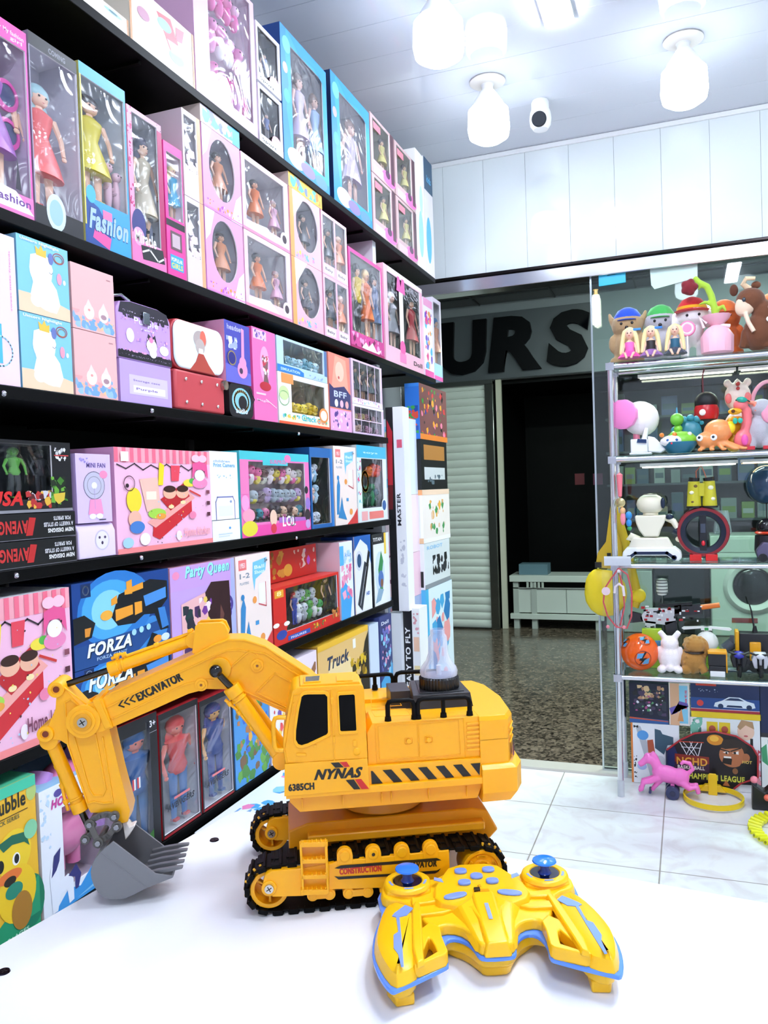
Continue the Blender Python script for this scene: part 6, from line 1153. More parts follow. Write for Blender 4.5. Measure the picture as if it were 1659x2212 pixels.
mm = M(K); cen = smoothp(full([(0, 40), (11, 41), (15, 50), (22, 62), (34, 72), (60, 100), (70, 120), (60, 140), (34, 134), (0, 150)])); mm.prism(inset(cen, 1.5), .3, 9.2, CYW, pl='xy', top=cen); mm.build('battery_housing', ct_, bev=.002)
for s in (-1, 1):
    mm = M(K); mm.prism([(s * x, y) for x, y in ((66, 14), (80, 12), (86, 26), (84, 44), (74, 44), (68, 30))], .3, 9.2, CYW, pl='xy'); mm.build('grip_foot', ct_, bev=.0015)
# upper shell: hub with hood
mm = M(K); up = inset(rim, 1.2); 
body = smoothp(full([(0, 33), (12, 34), (15, 38), (18, 52), (26, 64), (38, 66), (42, 60), (50, 66), (60, 90), (66, 106), (84, 112), (86, 134), (77, 149), (62, 155), (46, 149), (38, 143), (27, 153), (14, 163), (0, 164)]))
mm.prism(body, 21.3, 30, CYW, pl='xy', top=inset(body, 1.5))
sh = mm.build('upper_shell', ct_, bev=.0018, seg=3)
mm = M(K); pn_ = full([(0, 60), (10, 62), (14, 78), (36, 88), (42, 100), (40, 118), (32, 136), (24, 152), (12, 158), (0, 158)]); mm.prism(pn_, 29.5, 35.5, CYW, pl='xy', top=inset(pn_, 2.2)); 
mm.build('button_panel', ct_, bev=.001, seg=3)
# centre nose block
mm = M(K); V = [(-11, 30, 21.5), (11, 30, 21.5), (13, 84, 29), (-13, 84, 29), (-8, 32, 33), (8, 32, 33), (9, 100, 38.5), (-9, 100, 38.5)]
mm.add(V, [(0, 1, 5, 4), (1, 2, 6, 5), (2, 3, 7, 6), (3, 0, 4, 7), (4, 5, 6, 7), (0, 3, 2, 1)], CYW)
for s in (-1, 1): mm.add([(s * 9, 33, 21.5), (s * 17, 40, 21.5), (s * 30, 86, 29), (s * 10, 96, 29), (s * 9, 34, 30), (s * 14, 40, 29), (s * 22, 84, 36.2), (s * 9, 96, 37)], [(0, 1, 5, 4), (1, 2, 6, 5), (2, 3, 7, 6), (3, 0, 4, 7), (4, 5, 6, 7), (0, 3, 2, 1)], CYW)
nb = mm.build('nose_block', ct_, bev=.0018, seg=3)
mm = M(K); mm.add([(-1.6, 60, 36.0), (1.6, 60, 36.0), (1.6, 82, 37.5), (-1.6, 82, 37.5)], [(0, 1, 2, 3)], '#93acf4:g'); mm.build('nose_inlay', nb)
# wing grips
for s in (-1, 1):
    X = lambda L_: [(s * x, y) for x, y in L_]
    mm = M(K)
    wing = smoothp([(62, 12), (72, 4), (82, 0), (90, 20), (94.5, 42), (93.5, 62), (89.5, 84), (83, 104), (72, 108), (60, 100), (54, 84), (56, 60)])
    mm.prism(X(wing), 21.3, 30, CYW, pl='xy', top=X(inset(wing, 3.0))); mm.prism(X(inset(wing, 3.0)), 30, 34, CYW, pl='xy', top=X(inset(wing, 9.0)))
    wg_ = mm.build('wing_grip', ct_, bev=.001, seg=3)
    # triangular opening frame between wing and centre
    mm = M(K); o_ = [(39, 28), (41, 24), (62, 12), (66, 12), (64, 30), (55, 62), (48, 70), (41, 62), (41, 48)]; cx_, cy_ = 53, 33
    hole = [(47, 27), (48, 26.5), (57, 19), (59, 19), (58, 28), (52, 46), (51, 47), (49.5, 44), (48, 36)]
    mm.prism(X(o_), 21.3, 31.5, CYW, pl='xy', hole=X(hole), top=None); mm.build('triangle_frame', ct_, bev=.0022, seg=3)
    mm = M(K); mm.prism(X([(44, 24), (62, 15), (58, 50), (46, 50)]), 21.4, 22, '#6a4410:p', pl='xy'); mm.build('opening_shade', ct_)  # dark plate put in for the shade inside the triangular opening
    # raised plate ridge with blue inlay
    mm = M(K); rp_ = [(58, 12), (64, 8), (66, 30), (64, 60), (62, 84), (58, 98), (53, 96), (54, 70), (56, 40)]
    mm.prism(X(rp_), 30, 35, CYW, pl='xy', top=X(inset(rp_, 1.2))); mm.build('grip_ridge', ct_, bev=.001)
    mm = M(K); il = [(70, 90), (65, 84), (60, 88), (62, 95), (70, 100), (76, 92), (79, 80), (75, 78), (74, 60), (78, 54), (80, 32), (77, 22), (76, 2), (73.5, 2), (74.5, 24), (73, 40), (72.5, 60), (72, 78)]
    il = [(60, 86), (66, 92), (76, 80), (78, 76), (74.8, 74), (74.6, 52), (78.6, 48), (79.6, 30), (76.8, 22), (75.8, 6), (73.8, 6), (73.2, 24), (72.6, 48), (72.2, 74), (66, 76)]
    mm.prism(X(il), 34.05, 34.7, '#7d9df2:g', pl='xy'); mm.build('grip_inlay', wg_)
    mm = M(K); bl = [(57, 6), (60, 3), (74, -1)]
    # joystick pod
    cx_, cy_ = 61, 130
    hx = [(cx_ + 24.5 * math.cos(math.radians(a)), cy_ + 21.5 * math.sin(math.radians(a))) for a in (-90, -35, 25, 60, 90, 120, 155, 215)]
    mm = M(K); mm.prism(X(hx), 21.3, 33, CYW, pl='xy', top=X(inset(hx, 1.5))); mm.build('joystick_pod', ct_, bev=.002, seg=3)
    mm = M(K); mm.lathe([(12.5, 2), (13.5, 3.6), (18, 3.6), (20, 2.4), (20.8, 0)], (s * cx_, cy_ + 1, 33), CYW, n=40); mm.lathe([(0, .3), (12.6, .3), (12.6, 3)], (s * cx_, cy_ + 1, 33), '#0c1230:g', n=32)
    for k, a in enumerate((200, 340, 90, 270)):
        mm.v = mm.v; P = [(s * cx_ + r_ * math.cos(math.radians(a + d_)), cy_ + 1 + r_ * math.sin(math.radians(a + d_))) for r_, L_ in ((15, (-14, -7, 0, 7, 14)), (17, (14, 7, 0, -7, -14))) for d_ in L_]; mm.prism(P, 36.6, 36.9, '#8aa6e8:g', pl='xy')
    mm.build('joystick_bezel', ct_, smooth=50)
    mm = M(K); mm.lathe([(0, .5), (9, .5), (6, 3), (4.2, 6), (4, 12)], (s * cx_, cy_ + 1, 33), '#14389a:g', n=24); mm.lathe([(4, 11), (8.5, 11.8), (10.6, 13), (10.2, 14.2), (6, 15.4), (0, 15.9)], (s * cx_, cy_ + 1, 33), '#2a7ff0:g', n=32); mm.build('joystick', ct_, smooth=50)
    # connecting fins
    mm = M(K)
    for y0_, y1_, xa, xb in ((98, 106, 34, 60), (80, 88, 28, 60)): mm.prism(X([(xa, (y0_ + y1_) / 2), (xa + 8, y0_), (xb, y0_ - 2), (xb, y1_ + 2), (xa + 10, y1_)]), 28, 33, CYW, pl='xy')
    mm.build('side_fin', ct_, bev=.0012)
    mm = M(K); mm.prism(smoothp(X([(12, 101), (16, 105), (31, 101), (34, 96), (29, 93), (17, 96)])), 35.4, 37.2, '#7f9cf0:p', pl='xy'); mm.build('button', ct_, bev=.0006)
    for x, y in ((12.5, 141), (12.2, 120)):
        mm = M(K); mm.prism(smoothp([(s * x - 5.5, y - 3), (s * x, y - 5), (s * x + 5.5, y - 3), (s * x + 5.5, y + 3), (s * x, y + 5), (s * x - 5.5, y + 3)]), 35.4, 38, '#7a98f0:p', pl='xy'); mm.build('button', ct_, bev=.0008)
    mm = M(K); mm.prism(X([(30, 124), (38, 129), (37, 134), (31, 131)]), 35.4, 35.9, '#8aa6e0:g', pl='xy'); mm.build('side_inlay', ct_)
mm = M(K); mm.prism(smoothp([(-5.5, 127), (0, 125), (5.5, 127), (5.5, 133), (0, 136), (-5.5, 133)]), 35.4, 38, '#7a98f0:p', pl='xy'); mm.build('button', ct_, bev=.0008)
mm = M(K); mm.box(-6, 104, 35.4, 7, 108.5, 36, '#e8a010:p'); mm.box(-6, 104, 36, -1, 108.5, 38, '#26241c:p'); mm.build('power_switch', ct_, bev=.0004)
mm = M(K); mm.text('C', -1.8, 112.5, 3.5, '#8a3010', y=0); mm.v = [(x, z_, 35.7) for x, y, z_ in mm.v]; mm.build('logo', ct_)

# ------------------------------------------------------------------ chrome display rack before the glass
YR = 3.56; RX0 = -.30; RX1 = .62; RB = 3.80; RZ = [1.853, 1.459, 1.006, .53]
CH = '#d4d4da:m'
t = thing('display_rack', 'chrome tube display rack with glass shelves before the shop window', 'display rack', (RX0, YR, 0))
Wd = RX1 - RX0; Dp = RB - YR
for x in (0, Wd):
    for y in (0, Dp):
        lg = M().cyl((x, y, .02), (x, y, RZ[0] + .0), .0125, CH, n=20).build('leg', t)
        M().cyl((x, y, .0), (x, y, .07), .0145, '#c9ccd2:p', n=20).build('rubber_foot', lg)
for i, z in enumerate(RZ):
    fr = M()
    for y in (0, Dp): fr.cyl((0, y, z - .0155), (Wd, y, z - .0155), .0105, CH, n=18)
    for x in (0, Wd): fr.cyl((x, 0, z - .0155), (x, Dp, z - .0155), .0105, CH, n=18)
    for x in (0, Wd):
        for y in (0, Dp): fr.box(x - .017, y - .017, z - .033, x + .017, y + .017, z - .002, '#c4c4cc:m')
    f = fr.build('shelf_frame', t)
    M().box(-.012, -.012, z - .0048, Wd + .012, Dp + .012, z - .0004, 'window_glass').build('glass_shelf', t, smooth=0)
for i, z in enumerate(RZ[:2]):
    tg = 'tube_glow'
    m = M(); m.box(.10, Dp - .03, z - .048, .50, Dp - .005, z - .034, '#e8e8e8:p'); m.box(.11, Dp - .028, z - .053, .49, Dp - .012, z - .0485, 'tube_glow' if i == 0 else 'tube_glow'); m.build('tube_lamp', t, smooth=0)
    m = M(); m.box(.51, Dp - .03, z - .046, .9, Dp - .005, z - .034, '#e8e8e8:p'); m.box(.52, Dp - .028, z - .051, .89, Dp - .012, z - .0465, 'tube_glow' if i == 0 else 'warm_tube_glow'); m.build('tube_lamp', t, smooth=0)
def col_x(px, z, Y):
    k = (px - CX) / F; a = RW[0][0] + k * RW[0][2]; b = RW[1][0] + k * RW[1][2]; c = RW[2][0] + k * RW[2][2]
    return -(b * Y + c * (z - CAM[2])) / a
def item(name, lab, cat, px, z, y, group=None, rz=0, zoff=0):
    x = col_x(px, z, y); dep = -(RW[0][2] * x + RW[1][2] * y + RW[2][2] * (z - CAM[2])); k = dep / F
    return thing(name, lab, cat, (x, y, z + zoff), rz, group), k
# --- top shelf
z = RZ[0]; FR = YR + .06; BKY = YR + .17
def capplush(l, px, fur, cap, ear=True, nm='plush_toy'):
    t, k = item(nm, l, 'plush toy', px, z, BKY)
    m = M(k); m.ball(0, 0, 40, 32, fur + ':c', rz=42); m.ball(0, 0, 88, 34, fur + ':c', rz=30); 
    for s in (-1, 1): m.ball(s * 26, -14, 10, 12, fur + ':c', rz=11); m.ball(s * 30, -6, 50, 10, fur + ':c', rz=20)
    if ear:
        for s in (-1, 1): m.tube([(s * 26, 0, 90), (s * 34, 0, 104), (s * 38, 2, 118)], 9, fur + ':c', r1=3)
    m.build('body', t, remesh=k * 3)
    m = M(k); m.lathe([(29, 0), (28, 12), (20, 24), (8, 30), (0, 31)], (0, 0, 96), cap + ':c'); m.build('cap', t)
    m = M(k); m.lathe([(29.5, 0), (31, -1), (31, 2), (29, 3)], (0, 0, 96), cap + ':c'); m.ball(0, -26, 96, 20, cap + ':c', ry=12, rz=2); m.build('cap_brim', t)
    m = M(k)
    for s in (-1, 1): m.ball(s * 11, -31, 88, 3, '#1a1a1e:g')
    m.ball(0, -34, 78, 4, '#2a2022:g'); m.build('face', t); return t
capplush('tan plush toy with a royal blue cap on the top rack shelf', 1358, '#b09068', '#2450c8')
capplush('grey plush elephant with a green cap behind the seated dolls', 1429, '#b4b0b8', '#42b054', ear=False)
capplush('orange and brown plush with a red tongue behind the rose', 1566, '#e06c30', '#e8702c')
t, k = item('plush_dog', 'white plush dog in a red cap with a yellow band on the top rack shelf', 'plush toy', 1497, z, YR + .14)
m = M(k); m.ball(0, 0, 62, 24, '#f6f0f2:c', rz=34); m.ball(2, -4, 94, 32, '#f6f0f2:c', rz=26)
for s in (-1, 1): m.cyl((s * 16, -6, 2), (s * 14, 0, 50), 9, '#f6f0f2:c'); m.ball(s * 34, 0, 86, 12, '#f6f0f2:c', rz=20)
m.build('body', t, remesh=k * 3)
m = M(k); m.lathe([(34, 0), (31, 4), (29, 16), (20, 28), (6, 34), (0, 34)], (0, 0, 102), '#d8222a:c', n=30); m.ball(0, -20, 103, 36, '#d8222a:c', ry=26, rz=3); m.build('cap', t)
m = M(k); m.lathe([(31.5, 0), (31.2, 6), (30, 6)], (0, 0, 108), '#f0b020:c', n=30); m.build('cap_band', t)
m = M(k)
for s in (-1, 1): m.ball(s * 12 + 2, -33, 92, 3, '#1a1a1e:g')
m.ball(4, -34, 68, 2.4, '#1a1a1e:g'); m.build('face', t)
t, k = item('lollipop', 'pink swirl lollipop leaning by the white plush dog', 'lollipop', 1486, z, YR + .045)
m = M(k); m.lathe([(0, 0), (15, 0), (17, 3), (15, 6), (0, 6)], (0, 0, 62), '#f48ab0:p', ax=(0, -1, 0)); m.lathe([(9, 0), (11, 1.4), (13, 0), (9, 0)], (0, -6, 62), '#fbe0ea:p', ax=(0, -1, 0)); m.build('candy', t)
m = M(k); m.cyl((0, -3, 0), (0, -3, 48), 1.8, '#f4f0f0:p'); m.build('stick', t)
def seated(l, px, dress, skirt, band=None):
    t, k = item('seated_doll', l, 'doll', px, z, YR + .03, group=None)
    SKN = '#eec0a4:b'
    m = M(k); m.ball(0, 0, 16, 10, SKN, ry=8, rz=9); m.lathe([(7, 0), (6.5, 10), (8.5, 22), (9, 28), (4, 32)], (0, 0, 14), SKN, n=16); m.cyl((0, 0, 44), (0, 0, 52), 3, SKN)
    for s in (-1, 1):
        m.tube([(s * 5, 0, 12), (s * 9, -22, 16), (s * 5, -36, 6)], 4.2, SKN, r1=2.4); m.ball(s * 5, -38, 5, 3.2, SKN, rz=3); m.tube([(s * 9, 0, 40), (s * 13, -2, 28), (s * 14, -8, 16)], 2.8, SKN, r1=2)
    m.ball(0, -1, 60, 9.4, SKN, ry=9, rz=11.5); m.build('body', t, remesh=k * 1.4)
    m = M(k); m.ball(0, 4, 63, 13, '#f0dca0:b', ry=11, rz=13)
    for s in (-1, 1): m.tube([(s * 8, 2, 68), (s * 13, 2, 54), (s * 16, 2, 36), (s * 18, 0, 16)], 6, '#f0dca0:b', r1=4.5)
    m.build('hair', t, remesh=k * 1.8)
    m = M(k); m.lathe([(10.4, 0), (9.2, 8), (10, 20), (9.4, 22)], (0, 0, 20), dress + ':b'); m.build('bodice', t)
    m = M(k); m.lathe([(26, -4), (20, 2), (9.5, 10)], (0, -8, 12), skirt + ':c', n=24, flute=-.12); m.build('skirt', t)
    m = M(k)
    for s in (-1, 1): m.ball(s * 3.6, -9.6, 61, 1.3, '#3a2a30:g')
    m.ball(0, -10, 55.5, 1.6, '#d84a60:g', rz=.7); m.build('face', t)
    if band: m = M(k); m.box(8, -4, 66, 24, 0, 71, band + ':p'); m.build('hair_clip', t, bev=k)
seated('blonde seated doll in a pink frilled dress, leftmost of three', 1361, '#f06ab8', '#e83c98', '#3a8ae0')
seated('blonde seated doll in a black strapless top with an orange belt, middle of three', 1407, '#241c20', '#8a5a9a', '#2a7ae0')
seated('blonde seated doll in a dark teal dress, rightmost of three', 1459, '#1f5a74', '#30384a')
t, k = item('plush_rose', 'plush rose on a lime green stem standing in pink wrapping', 'plush toy', 1550, z, YR + .05)
m = M(k); m.lathe([(26, 0), (33, 6), (34, 40), (24, 56), (12, 64), (26, 78), (30, 86), (24, 84), (9, 66), (0, 62)], (0, 0, 0), '#f6b8c8:b', n=26, flute=-.06); m.build('pink_wrap', t)
m = M(k); m.tube([(-12, -4, 58), (12, -8, 62), (26, -6, 60)], 4, '#fbe4ea:b'); m.tube([(-20, -6, 70), (-34, -6, 84), (-26, -6, 60)], 3.2, '#fbe4ea:b'); m.build('bow', t)
m = M(k); m.tube([(0, 0, 70), (-4, 0, 100), (-10, 0, 130), (-18, 0, 150), (-34, 0, 160), (-44, 0, 172)], 8, '#a8cc3c:c', r1=7); m.tube([(-6, 0, 110), (-24, -4, 116), (-36, -4, 112)], 6, '#a8cc3c:c', r1=2); m.tube([(-2, 0, 96), (14, -4, 104), (18, -4, 92)], 6, '#a8cc3c:c', r1=3); m.tube([(-30, 0, 158), (-36, 0, 144)], 4.5, '#a8cc3c:c', r1=2); m.build('stem', t, remesh=k * 2.2)
m = M(k); m.ball(-54, 0, 152, 15, '#7c1220:c', rz=17)
for a in range(5): m.ball(-54 + 11 * math.cos(a * 1.25), -4, 152 + 11 * math.sin(a * 1.25), 8, '#7c1220:c')
m.build('rose_head', t, remesh=k * 2)
t, k = item('plush_deer', 'brown plush deer with a cream face and white spots, right end of the top shelf', 'plush toy', 1632, z, YR + .07)
m = M(k); m.ball(10, 6, 44, 34, '#6e3e22:c', rz=44); m.ball(16, 0, 84, 22, '#6e3e22:c', rz=30); m.ball(-8, -4, 114, 30, '#7a4828:c', ry=24, rz=26); m.tube([(-24, 0, 12), (-18, 0, 50)], 9, '#6e3e22:c'); m.tube([(22, -10, 8), (18, -8, 50)], 10, '#6e3e22:c')
m.build('body', t, remesh=k * 2.5)
m = M(k); m.ball(-18, -10, 104, 21, '#f2d4b8:c', ry=15, rz=27, rot=(0, 25, 0)); m.tube([(-20, -22, 84), (-14, -26, 62), (-4, -26, 42)], 5, '#f2d4b8:c'); m.build('cream_face', t, remesh=k * 2)
m = M(k); m.ball(-40, 4, 140, 9, '#5c301c:c', rz=13, ry=5); m.ball(4, 2, 146, 10, '#6e3e22:c', ry=6, rz=8); m.tube([(-10, 0, 138), (-22, -4, 150), (-16, -8, 160), (2, -8, 158)], 7, '#f0d0a8:c', r1=4); m.build('ears', t)
m = M(k)
for x, y, z_ in ((30, -22, 92), (36, -22, 78), (26, -26, 66)): m.ball(x, y, z_, 6, '#fbf6ee:c', ry=3)
m.build('white_spots', t)
m = M(k); m.ball(-22, -25, 112, 4, '#2a3038:g', ry=1.5, rz=5); m.build('eye', t)
t, k = item('plush_toy', 'pink and orange plush at the right edge behind the deer', 'plush toy', 1672, z, YR + .20)
m = M(k); m.ball(0, 0, 50, 36, '#f08a50:c', rz=46); m.ball(0, 0, 106, 34, '#f6a8c4:c', rz=30); m.build('body', t, remesh=k * 3)
# things fixed on the glass
p0 = hit(1293, 590, 1, YD - .012); p1 = hit(1352, 612, 1, YD - .012)
t = thing('hinge_bracket', 'turquoise notched plastic bracket on the top corner of the glass', 'bracket', (p0[0], YD - .018, p1[2]))
W = p1[0] - p0[0]; H = p0[2] - p1[2]; m = M(); m.prism([(0, 0), (W, .004), (W, H), (W * .66, H), (W * .64, H * .72), (W * .32, H * .7), (W * .3, H * .96), (0, H * .94)], 0, .010, '#22b4dc:p'); m.build('bracket_body', t, bev=.001)
p0 = hit(1402, 558, 1, YD - .008); p1 = hit(1508, 604, 1, YD - .008)
tag(M().prism([(p0[0], p0[2]), (p1[0], p0[2] + .01), (p1[0] - .002, p1[2] + .01), (p0[0] + .02, p1[2] - .02), (p0[0] + .006, p1[2])], YD - .0085, YD - .0070, '#cfe9e2').build('paper_sheet', smooth=0), 'pale mint paper sheet stuck high on the glass above the rack', 'paper')

# --- second shelf
z = RZ[1]
t, k = item('toy_mallet', 'white toy mallet with a pink round face standing on a pink handle', 'toy', 1378, z, YR + .09)
m = M(k); m.ball(6, 0, 80, 36, '#f6eef0:p', ry=30, rz=37); m.ball(14, 4, 78, 32, '#f6eef0:p', ry=28, rz=36); m.build('head', t, remesh=k * 2.5)
m = M(k); m.lathe([(0, 0), (30, 0), (32, 3), (32, 14), (28, 16), (0, 16)], (-24, -20, 88), '#f48ac8:p', ax=(-.35, -.93, 0), n=12); m.build('pink_face', t, smooth=30)
m = M(k); m.cyl((-2, 0, 0), (-2, 0, 50), 7, '#f48aa8:p'); m.build('handle', t)
t, k = item('robot_dog', 'low white toy robot dog in front of the mallet', 'toy robot', 1392, z, YR + .035)
m = M(k); m.box(-27, -20, 4, 8, 16, 34, '#eef0f0:p'); m.prism([(8, 6), (34, 2), (46, 10), (22, 36), (8, 40)], -12, 12, '#eef0f0:p'); m.box(-30, -22, 0, 16, 18, 5, '#e2e4e4:p'); m.build('body', t, bev=k * 4)
m = M(k); m.tube([(0, 8, 34), (4, 8, 50), (6, 8, 58)], 6, '#eef0f0:p', r1=4); m.build('ear', t)
m = M(k); m.prism([(-14, 26), (6, 24), (6, 32), (-12, 34)], -23, -21, '#10305c:g'); m.build('visor', t)
t, k = item('peacock_toy', 'green toy caterpillar with a teal ball crest', 'toy', 1492, z, YR + .15)
m = M(k); m.ball(0, 0, 46, 26, '#3a8ca0:p', ry=10, rz=26)
for a in range(9):
    b = math.radians(-5 + a * 24); m.ball(34 * math.cos(b) + 2, 0, 42 + 34 * math.sin(b), 8.5, '#3f96aa:p')
m.build('teal_crest', t)
m = M(k); m.ball(-26, -14, 74, 14, '#7ccc48:p'); m.ball(-24, -12, 54, 9, '#8cd848:p'); m.ball(-32, -10, 40, 10, '#8cd848:p'); m.cyl((-26, -14, 86), (-26, -14, 100), 2.5, '#4aa0c0:p', r1=1); m.build('green_body', t)
t, k = item('turtle_toy', 'white faced toy turtle with a green shell on a teal boat base', 'toy', 1467, z, YR + .04)
m = M(k); m.lathe([(22, 0), (30, 8), (38, 20), (38, 24), (0, 24)], (0, 0, 0), '#1f6c88:p', n=30); m.build('base', t)
m = M(k); m.ball(4, 2, 26, 34, '#86cc3c:p', ry=28, rz=22); m.build('shell', t)
m = M(k); m.ball(-14, -16, 26, 24, '#f8f6f4:p', ry=18, rz=13); m.build('head', t)
m = M(k)
for x in (-34, -8): m.ball(x, -20, 40, 5, '#f08a30:p')
for x in (-22, -4): m.ball(x, -31, 28, 3, '#3a6ab0:g')
m.ball(-14, -34, 21, 2.5, '#e03a4a:g'); m.ball(22, -12, 40, 5, '#f0f8e0:p'); m.build('face', t)
t, k = item('small_backpack', 'small black and red hanging bag with a white dot behind the orange octopus', 'bag', 1528, z, YR + .17, zoff=.02)
m = M(k); m.ball(0, 0, 100, 24, '#15151a:b', ry=14, rz=22); m.build('bag_top', t)
m = M(k); m.lathe([(22, 0), (25, 10), (25, 22), (22, 30)], (0, 0, 62), '#c81c24:p', n=28); m.build('red_band', t)
m = M(k); m.lathe([(12, 0), (16, 20), (20, 62)], (0, 0, 0), '#16161a:b', n=24); m.build('bag_body', t)
m = M(k); m.ball(-8, -24, 76, 7, '#f6f2f2:p', ry=2); m.build('white_dot', t)
m = M(k); m.tube([(-6, 0, 120), (-6, 0, 158), (-2, 0, 172)], 1.6, '#6a2030:p'); m.build('cord', t)
t, k = item('squeeze_toy', 'cream squeeze toy with pink cheeks and a red crest', 'toy', 1596, z, YR + .15)
m = M(k); m.ball(0, 0, 58, 28, '#f0dccc:p', ry=18, rz=30); m.ball(0, 0, 118, 27, '#f0dccc:p', ry=18, rz=32)
for s in (-1, 1): m.ball(s * 20, 0, 148, 8, '#f0dccc:p', rz=9)
m.lathe([(10, 0), (6, 14), (0, 20)], (0, 0, 138), '#f4b0a0:p'); m.ball(0, 0, 20, 24, '#f0dccc:p', rz=22); m.build('body', t, remesh=k * 2)
m = M(k)
for s in (-1, 1): m.ball(s * 19, -14, 114, 7, '#ea7470:p', ry=3, rz=11)
m.ball(0, -15, 144, 4.5, '#b83a34:p'); m.ball(0, -18, 134, 4, '#b83a34:p'); m.build('cheeks', t)
t, k = item('octopus_toy', 'orange toy octopus with round white eyes', 'toy', 1546, z, YR + .045)
m = M(k); m.ball(6, 0, 44, 30, '#f49a5a:p', ry=26, rz=26); m.ball(-18, -10, 26, 22, '#f6b494:p', ry=18, rz=18)
for a, (x, z_) in enumerate(((-34, 4), (-10, 3), (14, 3), (38, 5), (54, 4))): m.tube([(x * .4, -8, 18), (x * .8, -16, 8), (x, -20, 4), (x + 7, -24, 5)], 6, '#f28a4a:p', r1=3)
m.build('body', t, remesh=k * 2)
for x in (-32, -4): m = M(k); m.ball(x, -25, 30, 7, '#fbfbfb:g', ry=4); m.ball(x - 1, -28.5, 31, 3, '#1c2a3c:g', ry=1.5); m.build('eye', t)
m = M(k); m.ball(30, -4, 50, 11, '#f4d820:p', ry=12, rz=14); m.build('yellow_patch', t)
t, k = item('duck_toy', 'yellow toy duck with teal goggles beside the flamingo', 'toy', 1585, z, YR + .10)
m = M(k); m.ball(0, 0, 50, 18, '#f0b020:p', rz=26); m.ball(0, 0, 20, 18, '#f0b020:p', rz=22); m.build('body', t, remesh=k * 2)
m = M(k); m.ball(8, -18, 66, 14, '#f4a818:p', ry=10, rz=8); m.build('beak', t)
t, k = item('flamingo_toy', 'coral toy flamingo with teal goggles and an orange beak', 'toy', 1606, z, YR + .045)
m = M(k); m.ball(0, 0, 22, 19, '#f47a80:p', ry=16, rz=24); m.tube([(2, 0, 36), (8, 0, 60), (8, 0, 84), (-2, -2, 96)], 10, '#f4828a:p', r1=11); m.ball(-4, -4, 98, 15, '#f4828a:p', rz=14); m.build('body', t, remesh=k * 2)
m = M(k); m.ball(-16, -16, 84, 14, '#f4aa18:p', ry=8, rz=7); m.ball(-20, -24, 84, 4, '#5a2a08:g'); m.build('beak', t)
m = M(k); m.ball(-2, -18, 108, 11, '#1fa08c:g', ry=4, rz=6, rot=(0, 10, 0)); m.tube([(-14, -10, 108), (0, -16, 112), (14, -6, 104)], 1.6, '#162a26:p'); m.build('goggles', t)
m = M(k); m.ball(-16, -16, 64, 5, '#2ab49a:p', ry=2, rz=7); m.ball(-6, -17, 64, 5, '#2ab49a:p', ry=2, rz=6); m.build('bow_tie', t)
m = M(k); m.tube([(10, 0, 104), (24, 0, 100), (28, 0, 84)], 4, '#f08a70:p', r1=6); m.ball(2, -18, 22, 7, '#e858a8:p', ry=3, rz=12); m.build('panel', t)
t, k = item('plush_toy', 'grey plush with red striped feet at the right end of the second shelf', 'plush toy', 1640, z, YR + .07)
m = M(k); m.ball(0, 0, 40, 26, '#b8b4bc:c', rz=36); m.ball(6, 0, 90, 24, '#b0acb6:c', rz=20); m.tube([(10, -10, 40), (14, -16, 4)], 9, '#b8b4bc:c'); m.tube([(-14, -10, 34), (-16, -16, 4)], 9, '#b8b4bc:c'); m.build('body', t, remesh=k * 2.5)
m = M(k); m.ball(18, -18, 76, 14, '#f4a0b8:c', ry=6, rz=20); m.build('pink_ear', t)
m = M(k)
for x in (-20, 14): m.box(x - 8, -30, 0, x + 10, -12, 8, '#d02838:p')
m.build('red_feet', t, bev=k)
t, k = item('hair_band', 'pale pink hoop hair band at the right edge of the second shelf', 'hair band', 1664, z, YR + .16)
m = M(k); m.tube([(34 * math.cos(a * .1571), 0, 100 + 48 * math.sin(a * .1571)) for a in range(21)], 4.5, '#f4a8bc:p'); m.tube([(-34, 0, 100), (-34, 0, 2)], 4.5, '#f4a8bc:p'); m.tube([(34, 0, 100), (34, 0, 2)], 4.5, '#f4a8bc:p'); m.build('band', t)

# --- third shelf
z = RZ[2]
t, k = item('toy_robot', 'cream toy robot with a white skate base on the third rack shelf', 'toy robot', 1410, z, YR + .09)
m = M(k); m.ball(-2, 0, 122, 29, '#ebe4cc:p', ry=24, rz=23); m.build('head', t)
m = M(k); m.cyl((-2, 0, 96), (-2, 0, 104), 16, '#e0d8bc:p'); m.prism([(-34, 98), (30, 98), (26, 82), (18, 66), (14, 52), (-16, 52), (-26, 66), (-32, 82)], -16, 14, '#ece6d0:p'); m.build('torso', t, bev=k * 3)
m = M(k); m.tube([(30, 0, 92), (44, -4, 84), (52, -6, 70)], 7, '#ece6d0:p', r1=6); m.ball(36, -4, 94, 9, '#1c2a44:g', rz=7); m.tube([(44, 0, 66), (58, 0, 58)], 9, '#16243c:p'); m.ball(56, 0, 46, 9, '#e8e0c8:p', rz=7); m.build('right_arm', t)
m = M(k); m.tube([(-28, 0, 44), (-44, 0, 52), (-46, 0, 44)], 9, '#ece6d0:p'); m.build('left_arm', t)
m = M(k); m.ball(24, -14, 124, 5, '#1c2a44:g', rz=12); m.box(-14, -20, 142, 12, -14, 144, '#8a8470:p'); m.build('visor', t)
m = M(k); m.prism([(-40, 50), (32, 50), (44, 28), (-50, 28)], -16, 16, '#efe9d6:p'); m.build('hip', t, bev=k * 3)
m = M(k); m.prism([(-52, 30), (46, 30), (58, 20), (60, 8), (52, 0), (40, 4), (30, 12), (-34, 12), (-44, 4), (-54, 0), (-62, 8), (-60, 20)], -24, 20, '#f8f8f6:p'); m.build('skate_base', t, bev=k * 3)
